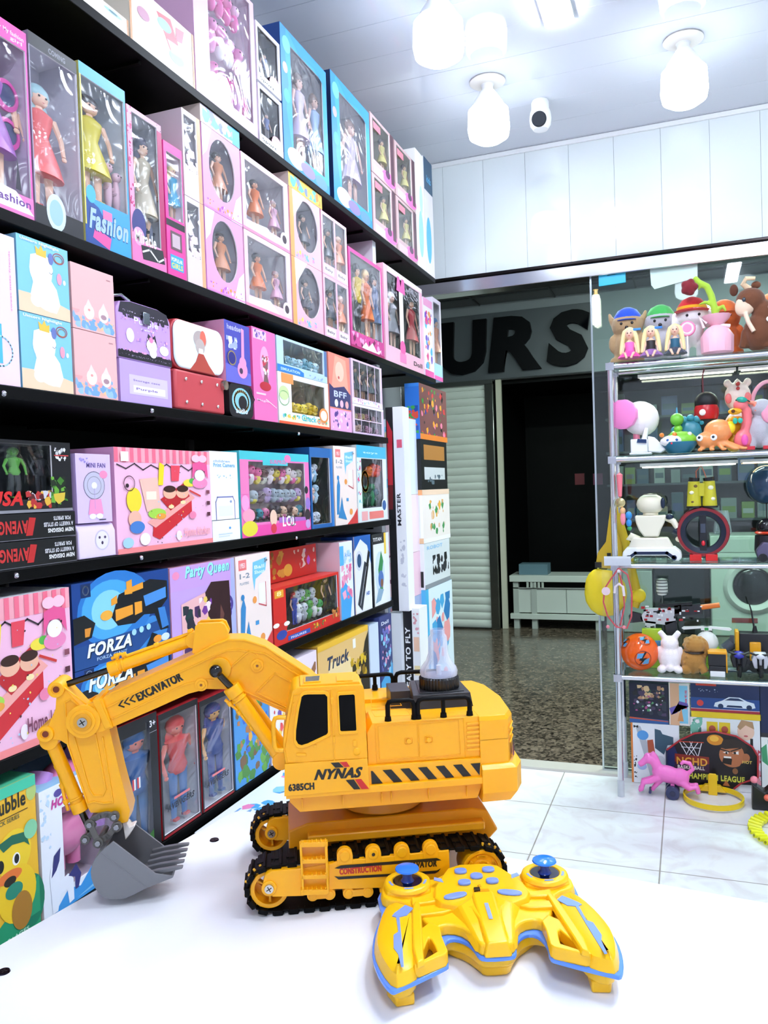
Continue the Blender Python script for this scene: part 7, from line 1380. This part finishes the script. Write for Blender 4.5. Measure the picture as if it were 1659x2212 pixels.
m = M(k); m.ridge([(-48, 8), (-34, 18), (30, 18), (44, 8)], 6, -25, -23.5, '#14264a:p', closed=False); m.cyl((-48, -25, 8), (-48, -23.5, 8), 5.5, '#14264a:p'); m.cyl((44, -25, 8), (44, -23.5, 8), 5.5, '#14264a:p'); m.build('base_stripe', t)
t, k = item('ring_track_toy', 'round dark stunt ring toy with a red rim and red feet', 'toy', 1520, z, YR + .09)
m = M(k); m.lathe([(36, -8), (46, -10), (47, 0), (46, 10), (36, 8), (34, 0), (36, -8)], (0, 0, 62), '#141c30:p', ax=(0, 1, 0), n=48); m.build('ring', t)
m = M(k); m.lathe([(46, -12), (52, -12), (54, 0), (52, 12), (46, 12), (47.5, 0), (46, -12)], (0, 0, 62), '#8a1c26:p', ax=(0, 1, 0), n=48); m.build('red_rim', t)
m = M(k); m.box(-7, -9, 22, 7, 9, 98, '#12151e:p'); m.box(-5, -10, 60, 5, -9, 80, '#3a4252:g'); m.build('spine', t, bev=k)
m = M(k); m.ball(0, -11, 38, 4, '#d82434:g', rz=6); m.build('button', t)
for s in (-1, 1): M(k).box(s * 16 - 12, -14, 0, s * 16 + 12, 14, 14, '#d81c1c:p').build('foot', t, bev=k)
t, k = item('binoculars', 'yellow camouflage toy binoculars resting on top of the stunt ring', 'binoculars', 1519, z, YR + .09, zoff=.0)
zz = 117
m = M(k)
for s in (-1, 1): m.cyl((s * 16, 0, zz), (s * 15, 0, zz + 54), 15, '#c8c02c:p', r1=12, n=24)
m.box(-6, -8, zz + 22, 6, 8, zz + 50, '#c8c02c:p')
for q in ((-20, 30, 5), (-12, 44, 4), (18, 40, 6), (22, 16, 5), (-18, 10, 4)): m.ball(q[0], -12, zz + q[1], q[2], '#f0ecc8:p' if q[2] > 4 else '#6a5020:p', ry=3, rz=q[2] * .8)
b = m.build('barrels', t, bev=k)
for s in (-1, 1):
    M(k).cyl((s * 16, 0, zz - 3), (s * 16, 0, zz + 1), 16, '#16161a:p').build('lens_ring', t); M(k).cyl((s * 15, 0, zz + 54), (s * 14, 0, zz + 62), 11, '#16161a:p').build('eyepiece', t)
m = M(k); m.tube([(-10, 2, zz + 60), (-10, 4, zz + 76), (0, 4, zz + 88), (6, 4, zz + 74), (10, 2, zz + 60)], 1.2, '#c86a50:p'); m.build('neck_strap', t)
t, k = item('toy_car', 'dark toy car with tall wheels at the right edge of the third shelf', 'toy car', 1660, z, YR + .05)
m = M(k); m.prism([(-22, 8), (30, 8), (30, 24), (14, 40), (-10, 42), (-24, 24)], -16, 16, '#5a5470:g'); m.build('car_body', t, bev=k * 3)
for x in (-12, 20):
    for y in (-16, 14): M(k).cyl((x, y - 3, 9), (x, y + 4, 9), 9, '#141418:p').build('wheel', t)
t, k = item('toy_helmet', 'black and red toy helmet standing behind the toy car', 'toy', 1656, z, YR + .15)
m = M(k); m.ball(0, 0, 70, 20, '#14141a:g', rz=18); m.lathe([(18, 0), (24, 20), (22, 52)], (0, 0, 0), '#1c1820:p'); m.build('shell', t)
m = M(k); m.lathe([(20, 0), (23, 3), (20, 6)], (0, 0, 54), '#e04428:p'); m.build('red_trim', t)
t, k = item('balloon', 'dark blue round balloon hanging at the right edge of the third shelf', 'balloon', 1658, z, YR + .20)
m = M(k); m.ball(0, 0, 158, 40, '#26405c:g', rz=42, n=24); m.build('balloon_skin', t)
m = M(k); m.cyl((0, 0, 0), (0, 0, 118), 1.2, '#1c1c20:p'); m.build('stick', t)

# --- fourth shelf
z = RZ[3]
t, k = item('toy_ball', 'orange ball with black lightning bolts in blue circles', 'ball', 1383, z, YR + .085)
m = M(k); m.ball(0, 0, 40, 39.5, '#f4641c:g', n=40); m.build('ball_skin', t)
m = M(k)
for (cx, cz, s_) in ((9, 32, 1), (-29, 62, .7), (12, 70, .7)):
    dy = -math.sqrt(max(1, 40 ** 2 - cx ** 2 - (cz - 40) ** 2)); nrm = Vector((cx, dy, cz - 40)).normalized(); u = Vector((0, 0, 1)).cross(nrm).normalized(); v = nrm.cross(u); O_ = Vector((0, 0, 40))
    def onb(a, b, h=40.1):
        p = nrm * 40 + u * a + v * b; return tuple(O_ + p.normalized() * h)
    def patch(P, c_, h): m.poly([onb(a * s_, b * s_, h) for a, b in P], c_)
    ci = [(19 * math.cos(i * .314), 19 * math.sin(i * .314)) for i in range(20)]
    for i in range(20):
        a, b = ci[i], ci[(i + 1) % 20]; patch([a, b, (b[0] * .9, b[1] * .9), (a[0] * .9, a[1] * .9)], '#8a2a10:p', 40.15)
    patch([(-12, 12), (2, 13), (-3, 2), (-14, 0)], '#5a9ac8:p', 40.4); patch([(3, -2), (14, 2), (12, -12), (-2, -13)], '#5a9ac8:p', 40.4)
    patch([(4, 16), (8, 15), (-1, 1), (-9, -3)], '#141414:p', 40.8); patch([(9, 3), (1, 2), (-9, -3), (-2, -4)], '#141414:p', 40.9); patch([(9, 3), (-2, -4), (-9, -16), (-5, -12)], '#141414:p', 40.8)
m.build('bolt_print', t)
t, k = item('plush_rabbit', 'white and pink plush rabbit seen from behind beside the orange ball', 'plush toy', 1448, z, YR + .075)
m = M(k); m.ball(0, 0, 32, 25, '#f8eef0:c', ry=22, rz=30); m.ball(0, 0, 62, 19, '#f6e4ea:c', rz=17)
for s in (-1, 1): m.tube([(s * 8, 0, 70), (s * 14, 0, 80), (s * 20, -2, 88)], 7, '#f4d4dc:c', r1=6); m.ball(s * 17, -12, 8, 10, '#f8eef0:c', ry=14, rz=8); m.ball(s * 22, 0, 40, 6, '#f6e4ea:c', rz=16)
m.ball(0, -20, 12, 8, '#fdfbfb:c'); m.build('body', t, remesh=k * 2)
t, k = item('plush_dog', 'light brown curly plush dog with a dark collar beside the rabbit', 'plush toy', 1500, z, YR + .075)
m = M(k); m.ball(-2, 0, 28, 27, '#b07c38:c', ry=22, rz=28); m.ball(2, 0, 62, 24, '#b88440:c', rz=19); m.ball(22, 0, 54, 9, '#b07c38:c', rz=20); m.tube([(14, -8, 20), (22, -12, 4)], 9, '#b07c38:c'); m.ball(-16, -10, 9, 11, '#b07c38:c')
for i in range(60):
    a, b = R.uniform(0, 6.28), R.uniform(0, 3.1); m.ball(-2 + 26 * math.cos(a) * math.sin(b), 21 * math.sin(a) * math.sin(b), 28 + 27 * math.cos(b), 4, '#b07c38:c', n=6); m.ball(2 + 23 * math.cos(a) * math.sin(b), 22 * math.sin(a) * math.sin(b), 62 + 18 * math.cos(b), 4, '#b88440:c', n=6)
m.build('body', t, remesh=k * 1.5)
m = M(k); m.lathe([(21, 0), (22, 4)], (1, 0, 45), '#3a2a24:p', n=24); m.build('collar', t)
t, k = item('toy_helicopter', 'white and lime toy helicopter with a white rotor behind the brown dog', 'toy helicopter', 1528, z, YR + .17)
m = M(k); m.ball(0, 0, 56, 24, '#f4f6f0:p', ry=22, rz=26); m.build('cabin', t)
m = M(k); m.ball(4, 0, 32, 26, '#a8d838:p', ry=20, rz=26); m.cyl((4, 0, 2), (4, 0, 14), 16, '#a8d838:p'); m.build('lower_hull', t)
m = M(k); m.cyl((0, 0, 80), (0, 0, 92), 5, '#f4f4f4:p'); m.box(-11, -6, 84, 11, 6, 92, '#f4f4f4:p'); m.box(-4, -7, 84, 4, -6, 90, '#3a9a50:p'); m.build('rotor_hub', t)
for s in (-1, 1): m = M(k); m.prism([(s * 8, 88), (s * 46, 84), (s * 50, 87), (s * 46, 90), (s * 8, 92)], -4, 4, '#f6f6f6:p'); m.build('rotor_blade', t)
m = M(k); m.cyl((36, 0, 44), (52, 0, 58), 12, '#4a525c:p', n=20); m.box(46, -4, 56, 54, 4, 74, '#4a525c:p'); m.build('winch', t)
t, k = item('toy_truck', 'small yellow and black toy dump truck beside the brown dog', 'toy truck', 1550, z, YR + .05)
m = M(k); m.box(-17, -14, 6, 17, 20, 22, '#14141a:p'); m.box(-15, -16, 0, 15, -12, 12, '#f0f0f0:p'); m.build('chassis', t, bev=k)
m = M(k); m.prism([(-18, 22), (-18, 50), (18, 50), (18, 22)], -10, 20, '#1a1a1e:p'); m.box(-19, -12, 48, 19, 22, 54, '#e8a018:p'); m.box(17, -11, 8, 20, 20, 52, '#e8a018:p'); m.build('dump_bed', t, bev=k)
t, k = item('toy_digger', 'yellow and black toy construction machine with an antenna behind the motorcycles', 'toy', 1628, z, YR + .165)
m = M(k); m.box(-36, -16, 30, -28, 16, 88, '#e8a818:p'); m.box(-28, -16, 40, 34, 16, 84, '#1c1c20:p'); m.box(-8, -22, 26, 14, -10, 66, '#f0a818:p'); m.box(-30, -14, 4, 34, 14, 30, '#26262a:p'); m.build('machine_body', t, bev=k * 2)
for x in (-22, 2, 26): M(k).cyl((x, -18, 12), (x, 18, 12), 12, '#141416:p').build('wheel', t)
m = M(k); m.tube([(4, 0, 84), (-2, 0, 130), (-6, 0, 146)], 2.2, '#16161a:p', r1=1.2); m.lathe([(6, 0), (3, 14)], (4, 0, 84), '#16161a:p'); m.build('antenna', t)
for px, l, c_, tn in ((1597, 'black toy motorcycle with a blue tank seen from the front', '#14141a', '#3434a0'), (1643, 'silver and black toy motorcycle seen from the front', '#c8c8d0', '#d8d8e0')):
    t, k = item('toy_motorcycle', l, 'toy motorcycle', px, z, YR + .05)
    m = M(k); m.lathe([(0, -4), (11, -4), (13, -3), (14.5, 0), (13, 3), (11, 4), (0, 4)], (0, -14, 14.5), '#121214:p', ax=(1, 0, 0), n=26); m.build('wheel', t)
    m = M(k); m.lathe([(0, -4), (11, -4), (13, -3), (14.5, 0), (13, 3), (11, 4), (0, 4)], (0, 26, 14.5), '#121214:p', ax=(1, 0, 0), n=26); m.build('wheel', t)
    m = M(k); m.prism([(-12, 20), (12, 20), (17, 38), (12, 52), (-12, 52), (-17, 38)], -8, 22, c_ + ':p'); m.ball(0, 2, 46, 13, tn + ':g', ry=16, rz=9); m.build('body', t, bev=k * 2)
    m = M(k); m.tube([(-20, -6, 54), (-10, -8, 50), (10, -8, 50), (20, -6, 54)], 2.4, '#101012:p'); m.build('handlebar', t)
    m = M(k); m.cyl((-4, -14, 16), (-5, -8, 44), 2, '#2a2a2e:m'); m.cyl((4, -14, 16), (5, -8, 44), 2, '#2a2a2e:m'); m.build('front_fork', t)
t, k = item('toy_blaster', 'red, black and white camouflage toy blaster with an orange muzzle on a stand', 'toy gun', 1430, z, YR + .19)
m = M(k)
for P, c_ in ((((-66, 108), (-58, 116), (-40, 112), (-36, 96), (-64, 92)), '#26262c'), (((-42, 104), (-30, 124), (28, 126), (30, 98), (10, 90), (-36, 94)), '#c8c8ce'), (((-32, 98), (-10, 96), (-14, 58), (-34, 56)), '#d0d0d6'), (((8, 96), (32, 100), (34, 66), (14, 62)), '#2c2c34'), (((28, 130), (80, 136), (84, 116), (28, 108)), '#24242a'), (((28, 132), (42, 134), (42, 116), (28, 114)), '#c82028'), (((-4, 128), (64, 132), (64, 140), (-2, 134)), '#16161a'), (((-40, 58), (-14, 60), (-12, 48), (-42, 46)), '#b02028')): m.prism(P, -7, 7, c_ + ':p')
for i in range(46):
    x, z_ = R.uniform(-40, 80), R.uniform(98, 130); c_ = R.choice(['#16161a', '#f0f0f2', '#b01c24']); m.box(x, -7.6, z_, x + R.uniform(3, 8), -7, min(z_ + R.uniform(2, 6), 132), c_)
for i in range(14):
    x, z_ = R.uniform(-34, -16), R.uniform(58, 92); m.box(x, -7.6, z_, x + R.uniform(3, 5), -7, z_ + R.uniform(2, 6), R.choice(['#16161a', '#5a5a60']))
m.build('gun_body', t)
m = M(k); m.cyl((80, 0, 128), (118, 0, 134), 5.5, '#f07a28:p', n=18); m.build('muzzle', t)
m = M(k); m.cyl((-20, 2, 0), (-20, 2, 50), 4, '#8a8a90:m'); m.cyl((20, 2, 0), (20, 2, 66), 4, '#16161a:p'); m.box(-40, -12, 0, 40, 14, 3, '#1a1a1e:p'); m.build('stand', t)
t, k = item('toy_egg', 'white striped oval toy floating on the blaster stand behind the gun', 'toy', 1434, z, YR + .21)
m = M(k); m.lathe([(0, 150), (9, 152), (12, 160), (12, 178), (9, 186), (0, 188)], (0, 0, 0), '#e8ece4:p', n=20)
m.build('shell', t); m = M(k)
for a in (156, 163, 170, 177, 183): m.lathe([(12.3, 0), (12.6, 1.2), (12.3, 2.4)], (0, 0, a), '#6a706c:p', n=20)
m.build('stripes', t); m = M(k); m.cyl((0, 0, 0), (0, 0, 151), 1.5, '#6a706c:p'); m.build('post', t)
t, k = item('toy_pack', 'lime green and blue toy pack behind the orange ball', 'toy', 1412, z, YR + .155)
m = M(k); m.box(-22, -8, 0, 18, 8, 84, '#b0d838:p'); m.box(4, -10, 30, 22, -8, 60, '#5aa8d8:p'); m.build('pack_body', t, bev=k * 3)

# --- hanging at the left side of the rack
def hang(name, lab, cat, px, py, y):
    q = hit(px, py, 1, y); dep = -(RW[0][2] * q[0] + RW[1][2] * q[1] + RW[2][2] * (q[2] - CAM[2])); return thing(name, lab, cat, q), dep / F
t, k = hang('yellow_bag', 'yellow child backpack with dark buckled straps hanging beside the rack', 'bag', 1318, 1110, YD - .07)
m = M(k); m.ball(-14, 0, -172, 46, '#e8cc1c:b', ry=22, rz=52); m.ball(-28, -2, -160, 30, '#f2d41e:b', ry=20, rz=42); m.build('bag_body', t, remesh=k * 3)
m = M(k); m.prism([(2, 20), (8, 26), (16, 18), (26, -60), (22, -120), (-34, -116), (-28, -84), (-10, -60)], -6, 0, '#c8a41c:b'); m.build('flap', t, bev=k * 2)
m = M(k); m.tube([(14, -4, 0), (30, -4, -60), (44, -4, -130), (54, -4, -180), (46, -4, -200)], 9, '#c8a81e:b'); m.ball(54, -4, -176, 16, '#e8c81e:b'); m.build('strap', t)
m = M(k); m.box(-34, -9, -116, -20, -6, -104, '#1c1a16:p'); m.box(-8, -9, -110, 0, -6, -84, '#1c1a16:p'); m.build('buckle', t)
t, k = hang('key_chain', 'bunch of pink, blue and green charms hanging on the rack upright', 'key chain', 1338, 1020, YR - .02)
m = M(k); m.lathe([(0, 0), (7, -6), (4, -52), (0, -56)], (0, 0, 0), '#f07a88:p', n=14); m.build('pink_charm', t)
m = M(k); m.lathe([(9, 0), (10.5, 1), (9, 2)], (0, 0, -66), '#d8c890:m', ax=(0, 1, 0)); m.tube([(-12, 0, -60), (-16, 0, -80), (-14, 0, -110)], 2, '#c8ccd0:m'); m.build('chain', t)
m = M(k); m.ball(5, 0, -84, 6, '#e8b078:p', rz=8); m.ball(5, 0, -100, 6, '#f4909c:p', rz=15); m.ball(17, 0, -94, 7, '#2a8ad0:p', rz=9); m.ball(17, 0, -110, 6, '#2a8ad0:p', rz=9); m.ball(18, 0, -122, 5, '#2a9a5a:p', rz=5); m.build('small_charms', t)
t, k = hang('stethoscope_pack', 'clear hanging pack with a red toy stethoscope at the rack corner', 'toy pack', 1336, 1222, YR - .035)
m = M(k); m.box(-36, 0, -142, 26, .4, 16, 'clear_film'); m.build('clear_bag', t, smooth=0)
m = M(k); m.box(-30, 1, 0, 26, 4, 20, '#d8dce0:p'); m.build('header', t)
m = M(k); m.tube([(0, 4, -6), (-16, 4, -28), (-30, 4, -50), (-34, 4, -80), (-26, 4, -110), (-8, 4, -134), (14, 4, -136), (24, 4, -110), (26, 4, -60), (18, 4, -20), (0, 4, -6)], 1.7, '#d8404c:p'); m.tube([(2, 4, -20), (8, 4, -50), (10, 4, -90), (0, 4, -130)], 1.7, '#d8404c:p'); m.build('tubing', t)
m = M(k); m.cyl((-28, 2, -56), (-28, 6, -56), 9, '#f8dce0:p'); m.ball(0, 4, -12, 4, '#fbf0f0:p'); m.tube([(-10, 4, -60), (-8, 4, -46), (0, 4, -40), (8, 4, -46), (10, 4, -66)], 3, '#fbeef0:p'); m.ball(-26, 4, -134, 4, '#f48a98:p'); m.ball(8, 4, -134, 4, '#f48a98:p'); m.build('chest_piece', t)
t, k = hang('wall_lamp', 'small tan bottle shaped lamp on the door edge near the turquoise bracket', 'lamp', 1287, 636, YD - .03)
m = M(k); m.lathe([(6, -2), (4, 2), (4, 8), (6, 10)], (0, 0, 0), '#d8b870:p'); m.build('cap', t)
m = M(k); m.lathe([(7, 0), (8, -6), (8, -62), (0, -66)], (0, 0, -2), 'tube_glow', n=18); m.build('glass', t)

# --- boxes and toys under the rack
def low(name, lab, px0, px1, py0, py1, y, D, col, s_, z0=None, cat='toy box'):
    zb = z0 if z0 is not None else hit((px0 + px1) / 2, py1, 1, y)[2]
    xa, xb = col_x(px0, zb, y), col_x(px1, zb, y); zt = row_z(py0, xa, y)
    t = thing(name, lab, cat, (xa + .0008, y, zb + .0004)); m, _ = carton(xb - xa - .0016, zt - zb - .001, D, col); art(m, xb - xa - .0016, zt - zb - .001, s_); m.build('carton', t, smooth=0); return zt
YB = YR + .18
DK = 'p #0c1430 0 0 1 0 1 1 0 1;p #2a5a9a 0 0 1 0 1 .1 0 .14;p #c8502c 0 .1 1 .06 1 .08 0 .14;s .08 .2 .95 .85 22 .06 3 #16181e #2a3040 #4a3a5a #2c4a3a #0c0e14;s .2 .6 .9 .95 6 .05 4 #d8b080 #b8886a #e0c090;s .1 .3 .9 .7 8 .03 9 #b0508a #5aa06a #e8e8f0'
zt1 = low('toy_gun_box', 'white box with a printed blue and orange toy pistol under the rack', 1365, 1470, 1560, 1690, YB, .09, '#eef0f4', 'r 0 0 .04 1 #e0843c;p #b8bcc4 .1 .95 .2 .95 .6 .2 .4 .1;e .25 .8 .12 .08 #5aa0e0;p #3a5a6c .5 .78 .5 .92 .62 .9 .66 .84 .88 .8 .88 .68 .76 .66 .68 .5 .5 .6;p #b85a3a .34 .72 .46 .74 .5 .52 .36 .48;e .42 .46 .09 .04 #2a2a4a;s .05 .05 .12 .45 8 .012 3 #16181c;e .6 .4 .1 .08 #d0d4dc;p #5a2a6a .55 .3 .75 .3 .8 .2 .6 .2;e .22 .28 .1 .06 #b0c0e8;t .06 .92 .04 .1 #16181c M', z0=.001)
low('figure_box', 'dark box with a printed group of figures under the left of the rack', 1360, 1445, 1474, 1556, YB, .09, '#0c1430', DK, z0=zt1)
low('pet_toy_box', 'narrow pale box with Pets lettering beside the dark figure box', 1446, 1491, 1475, 1556, YB, .09, '#f0e8e4', 'r .05 0 .5 1 #e8b890;r .5 .05 .92 .95 #8ad0ec;T .88 .4 .14 .45 #d06a8a Pets;p #6a5ab0 .0 .4 .5 .5 .95 .46 .9 .54 .5 .58 .4 .3 .1 .24;p #e09a60 .4 .1 .7 .1 .6 .4 .5 .3', z0=zt1)
zt2 = low('kids_toy_box', 'white box with a printed child and a yellow toy in two frames', 1494, 1645, 1548, 1700, YB, .09, '#eef0f2', 'r .02 .5 .16 .98 #3a7a6a;s .0 .6 .18 1 8 .05 3 #f4f0f0 #7ac0a8;r .24 .76 .4 .95 #e8c820;r .42 .76 .58 .95 #e8c820;e .32 .85 .05 .05 #b8543a;e .5 .85 .05 .05 #b8543a;e .8 .84 .12 .12 #f0c8b0;p #b89068 .68 .9 .74 1 .9 .98 .92 .88 .8 .93 .72 .86;e .8 .78 .03 .012 #c85a5a;T .98 .2 .08 .4 #d8607a GAME;r .86 .4 .9 .75 #1a1a1c;s .9 .05 1 .6 10 .03 4 #c84a5a #e89aa8', z0=.001)
zt3 = low('yellow_carton', 'thin yellow box lying under the blue car box', 1493, 1645, 1535, 1546, YB, .09, '#f2cf20', '', z0=zt2)
low('car_toy_box', 'navy blue box with a white outlined car under the rack', 1492, 1642, 1475, 1534, YB, .09, '#122858', 'p #1f4a90 0 .1 1 .1 1 .5 0 .5;r 0 0 1 .1 #b02838;r 0 .09 1 .11 #e8c8c8;p #e8f0fb .34 .2 .36 .34 .46 .42 .56 .56 .72 .56 .82 .44 .92 .38 .94 .22 .88 .18 .4 .18;p #14305c .5 .44 .58 .53 .7 .53 .78 .44;e .44 .22 .04 .09 #14305c;e .85 .22 .04 .09 #14305c;p #14305c .52 .2 .76 .2 .74 .27 .54 .27;e .14 .3 .05 .11 #d8403a;s .1 .7 .4 .82 6 .02 3 #a8b8d8;r .08 .93 .38 1 #d8402c', z0=zt3)
low('robot_toy_box', 'dark navy box with white lower panel at the right edge under the rack', 1646, 1720, 1478, 1690, YB, .09, '#10204a', 'r 0 0 1 .52 #eef2ee;r 0 .52 1 .56 #2a2a30;p #4aa070 .02 .3 .2 .26 .16 .46 .0 .42;r .4 .84 .95 .9 #b82a3a;e .7 .68 .3 .06 #2a5aa8;e .3 .15 .1 .03 #16181c;t .2 .46 .04 .5 #3a5a9a ROBOT', z0=.001)
# basketball backboard
y = YR + .165; pts = [(1440, 1690), (1440, 1612), (1470, 1590), (1500, 1576), (1545, 1572), (1590, 1582), (1625, 1605), (1637, 1625), (1637, 1672), (1600, 1684), (1585, 1696)]
zb = .002; Pq = [hit(a, b, 1, y) for a, b in pts]; xo = Pq[0][0]; mnz = min(p[2] for p in Pq)
t = thing('basketball_backboard', 'black toy basketball backboard with a red rim, a hoop print and Champion League lettering', 'backboard', (xo, y, zb))
P = [(p[0] - xo, p[2] - mnz) for p in Pq]
m = M(); m.prism(P, -.001, .007, '#0c0b12:p'); W = P[8][0]; H = max(p[1] for p in P)
art(m, W, H, 'p #1c2a5a .01 .3 .2 .3 .1 .7 .01 .66;p #16101a .03 .1 .97 .15 .97 .5 .8 .8 .5 .93 .2 .8;e .55 .86 .09 .09 #d88a20;e .54 .88 .05 .05 #f0b840;l #f0f0f4 .012 .16 .78 .24 .56 .36 .56 .4 .78;l #f0f0f4 .01 .2 .78 .32 .57;l #f0f0f4 .01 .27 .8 .35 .57;l #f0f0f4 .01 .36 .79 .26 .57;l #f0f0f4 .01 .3 .8 .24 .6;l #f0f0f4 .01 .18 .7 .38 .7;l #e05030 .012 .14 .79 .42 .8;r .1 .3 .48 .56 #3a1c3a;p #8a2c20 .1 .44 .48 .44 .48 .56 .1 .58;t .12 .4 .13 .34 #e8a83a NCHD;t .13 .33 .06 .3 #f0e8e0 BASKETBALL;t .2 .17 .1 .66 #c8c83a CHAMPION LEAGUE;t .2 .185 .09 .66 #2a2414 CHAMPION LEAGUE;t .2 .18 .092 .66 #d8d650 CHAMPION LEAGUE;e .73 .62 .14 .2 #b87048;e .88 .6 .04 .07 #b06a44;p #2a1c18 .6 .74 .64 .88 .74 .9 .86 .86 .9 .74 .86 .66 .84 .76 .74 .74 .66 .72;p #fbf6f0 .63 .66 .69 .64 .69 .69;p #fbf6f0 .73 .66 .8 .7 .8 .64;e .67 .655 .012 .02 #141414;e .76 .665 .014 .022 #141414;l #20140e .02 .61 .71 .7 .68;l #20140e .02 .72 .69 .82 .75;p #1a0e0c .62 .48 .64 .6 .73 .56 .72 .46;r .64 .57 .72 .6 #f6f0ea;e .87 .44 .06 .08 #15151c;e .76 .36 .03 .05 #8a5a3a;t .84 .5 .05 .1 #e8c860 HOT;p #b86a3a .62 .1 .7 .1 .66 .2', y=-.001)
m.build('board', t, smooth=0)
m = M(); m.tube([(p[0], 0, p[1]) for p in P[1:9]], .0042, '#b02630:p'); m.tube([(P[8][0], 0, P[8][1]), (P[9][0], 0, P[9][1]), (P[10][0], 0, P[10][1])], .0042, '#b02630:p'); m.tube([(P[0][0], 0, P[0][1]), (P[1][0], 0, P[1][1])], .0042, '#20264a:p'); m.build('rim_edge', t)
# hoop ring lying on the floor
q = [col_x(1541, .02, 3.592), 3.592]; t = thing('toy_hoop', 'yellow toy basketball hoop ring lying on the white floor', 'hoop', (q[0], q[1], 0))
m = M(); m.lathe([(.112, .010), (.112, .030), (.119, .030), (.119, .010), (.112, .010)], (0, 0, 0), '#f0cc14:p', n=56); m.build('ring', t)
m = M(); m.prism([(-.055, .012), (.055, .012), (.03, .04), (-.03, .04)], .085, .11, '#e8bc18:p'); m.prism([(-.018, .0), (.018, .0), (.018, .085), (.012, .092), (-.012, .092), (-.018, .085)], .078, .088, '#f0c414:p'); m.build('mount', t, bev=.002)
# pink horse on wheels
q = hit(1445, 1712, 2, 0); t, k = item('toy_horse', 'hot pink toy horse pull along on dark wheels standing on the floor', 'toy horse', 1445, 0, 3.60); HP = '#f87ac8:p'
m = M(k); m.ball(0, 0, 50, 30, HP, ry=14, rz=19, rot=(0, 12, 0)); m.ball(24, 0, 46, 19, HP, ry=14, rz=20); m.ball(-18, 0, 54, 16, HP, ry=13, rz=18)
m.tube([(-20, 0, 58), (-28, 0, 74), (-36, 0, 84)], 11, HP, r1=9); m.ball(-40, 0, 82, 11, HP, ry=9, rz=12); m.tube([(-42, 0, 82), (-54, 0, 70), (-60, 0, 66)], 8, HP, r1=6); m.tube([(-34, 0, 94), (-26, 0, 86), (-18, 0, 70)], 7, HP, r1=5)
for y_ in (-7, 7):
    m.tube([(-18, y_, 44), (-38, y_, 34), (-52, y_, 30), (-56, y_, 14), (-62, y_, 12)], 7, HP, r1=4.5); m.tube([(26, y_, 38), (42, y_, 26), (56, y_, 30), (60, y_, 16)], 8, HP, r1=5)
m.tube([(-16, 0, 36), (-30, 0, 20), (-34, 0, 12)], 6, HP, r1=4)
m.tube([(38, 0, 54), (50, 0, 66), (44, 0, 78), (30, 0, 80), (26, 0, 74)], 5, HP, r1=4); m.build('horse_body', t, remesh=k * 1.6)
for y_ in (-16, 6): m = M(k); m.cyl((8, y_, 14), (8, y_ + 11, 14), 14, '#343a60:p', n=28); m.cyl((8, y_ - 1, 14), (8, y_, 14), 6, '#262a48:p', n=18); m.build('wheel', t, bev=k)
m = M(k); m.cyl((-38, -14, 12), (-38, 14, 12), 3, '#343a60:p'); m.cyl((8, -5, 14), (8, 6, 14), 4, '#343a60:p'); m.box(4, -5, 14, 12, 5, 36, HP); m.build('axle', t)
# black case and yellow dart belt at the right edge
q = hit(1650, 1745, 2, 0); t, k = item('black_toy_stand', 'black toy case with a pink toy beside the dart belt at the right edge', 'toy', 1652, 0, 3.58)
m = M(k); m.prism([(-26, 0), (30, 0), (34, 52), (20, 60), (0, 40), (-24, 56)], -16, 16, '#17181a:p'); m.build('case_body', t, bev=k * 3)
m = M(k); m.ball(-20, -4, 62, 8, '#f48a9a:p'); m.ball(-20, -4, 52, 6, '#30343c:p'); m.ball(4, -18, 30, 7, '#e86a50:p'); m.build('small_toy', t)
q = hit(1655, 1800, 2, .0); t = thing('dart_belt', 'coiled belt of neon yellow foam darts at the right edge on the floor', 'dart belt', (q[0], q[1], 0))
for i in range(14):
    a = 1.9 + i * .19; x, y_ = .10 * math.cos(a) + .085, .13 * math.sin(a); h = .012
    m = M(); m.tube([(x, y_, .012 + .0), (x + .048 * math.cos(a), y_ + .048 * math.sin(a), .012 + .008)], .009, '#e8e418:p', n=14); m.cyl((x + .048 * math.cos(a), y_ + .048 * math.sin(a), .0202), (x + .049 * math.cos(a), y_ + .049 * math.sin(a), .0204), .005, '#8a8a10:p', n=10); m.build('foam_dart', t)
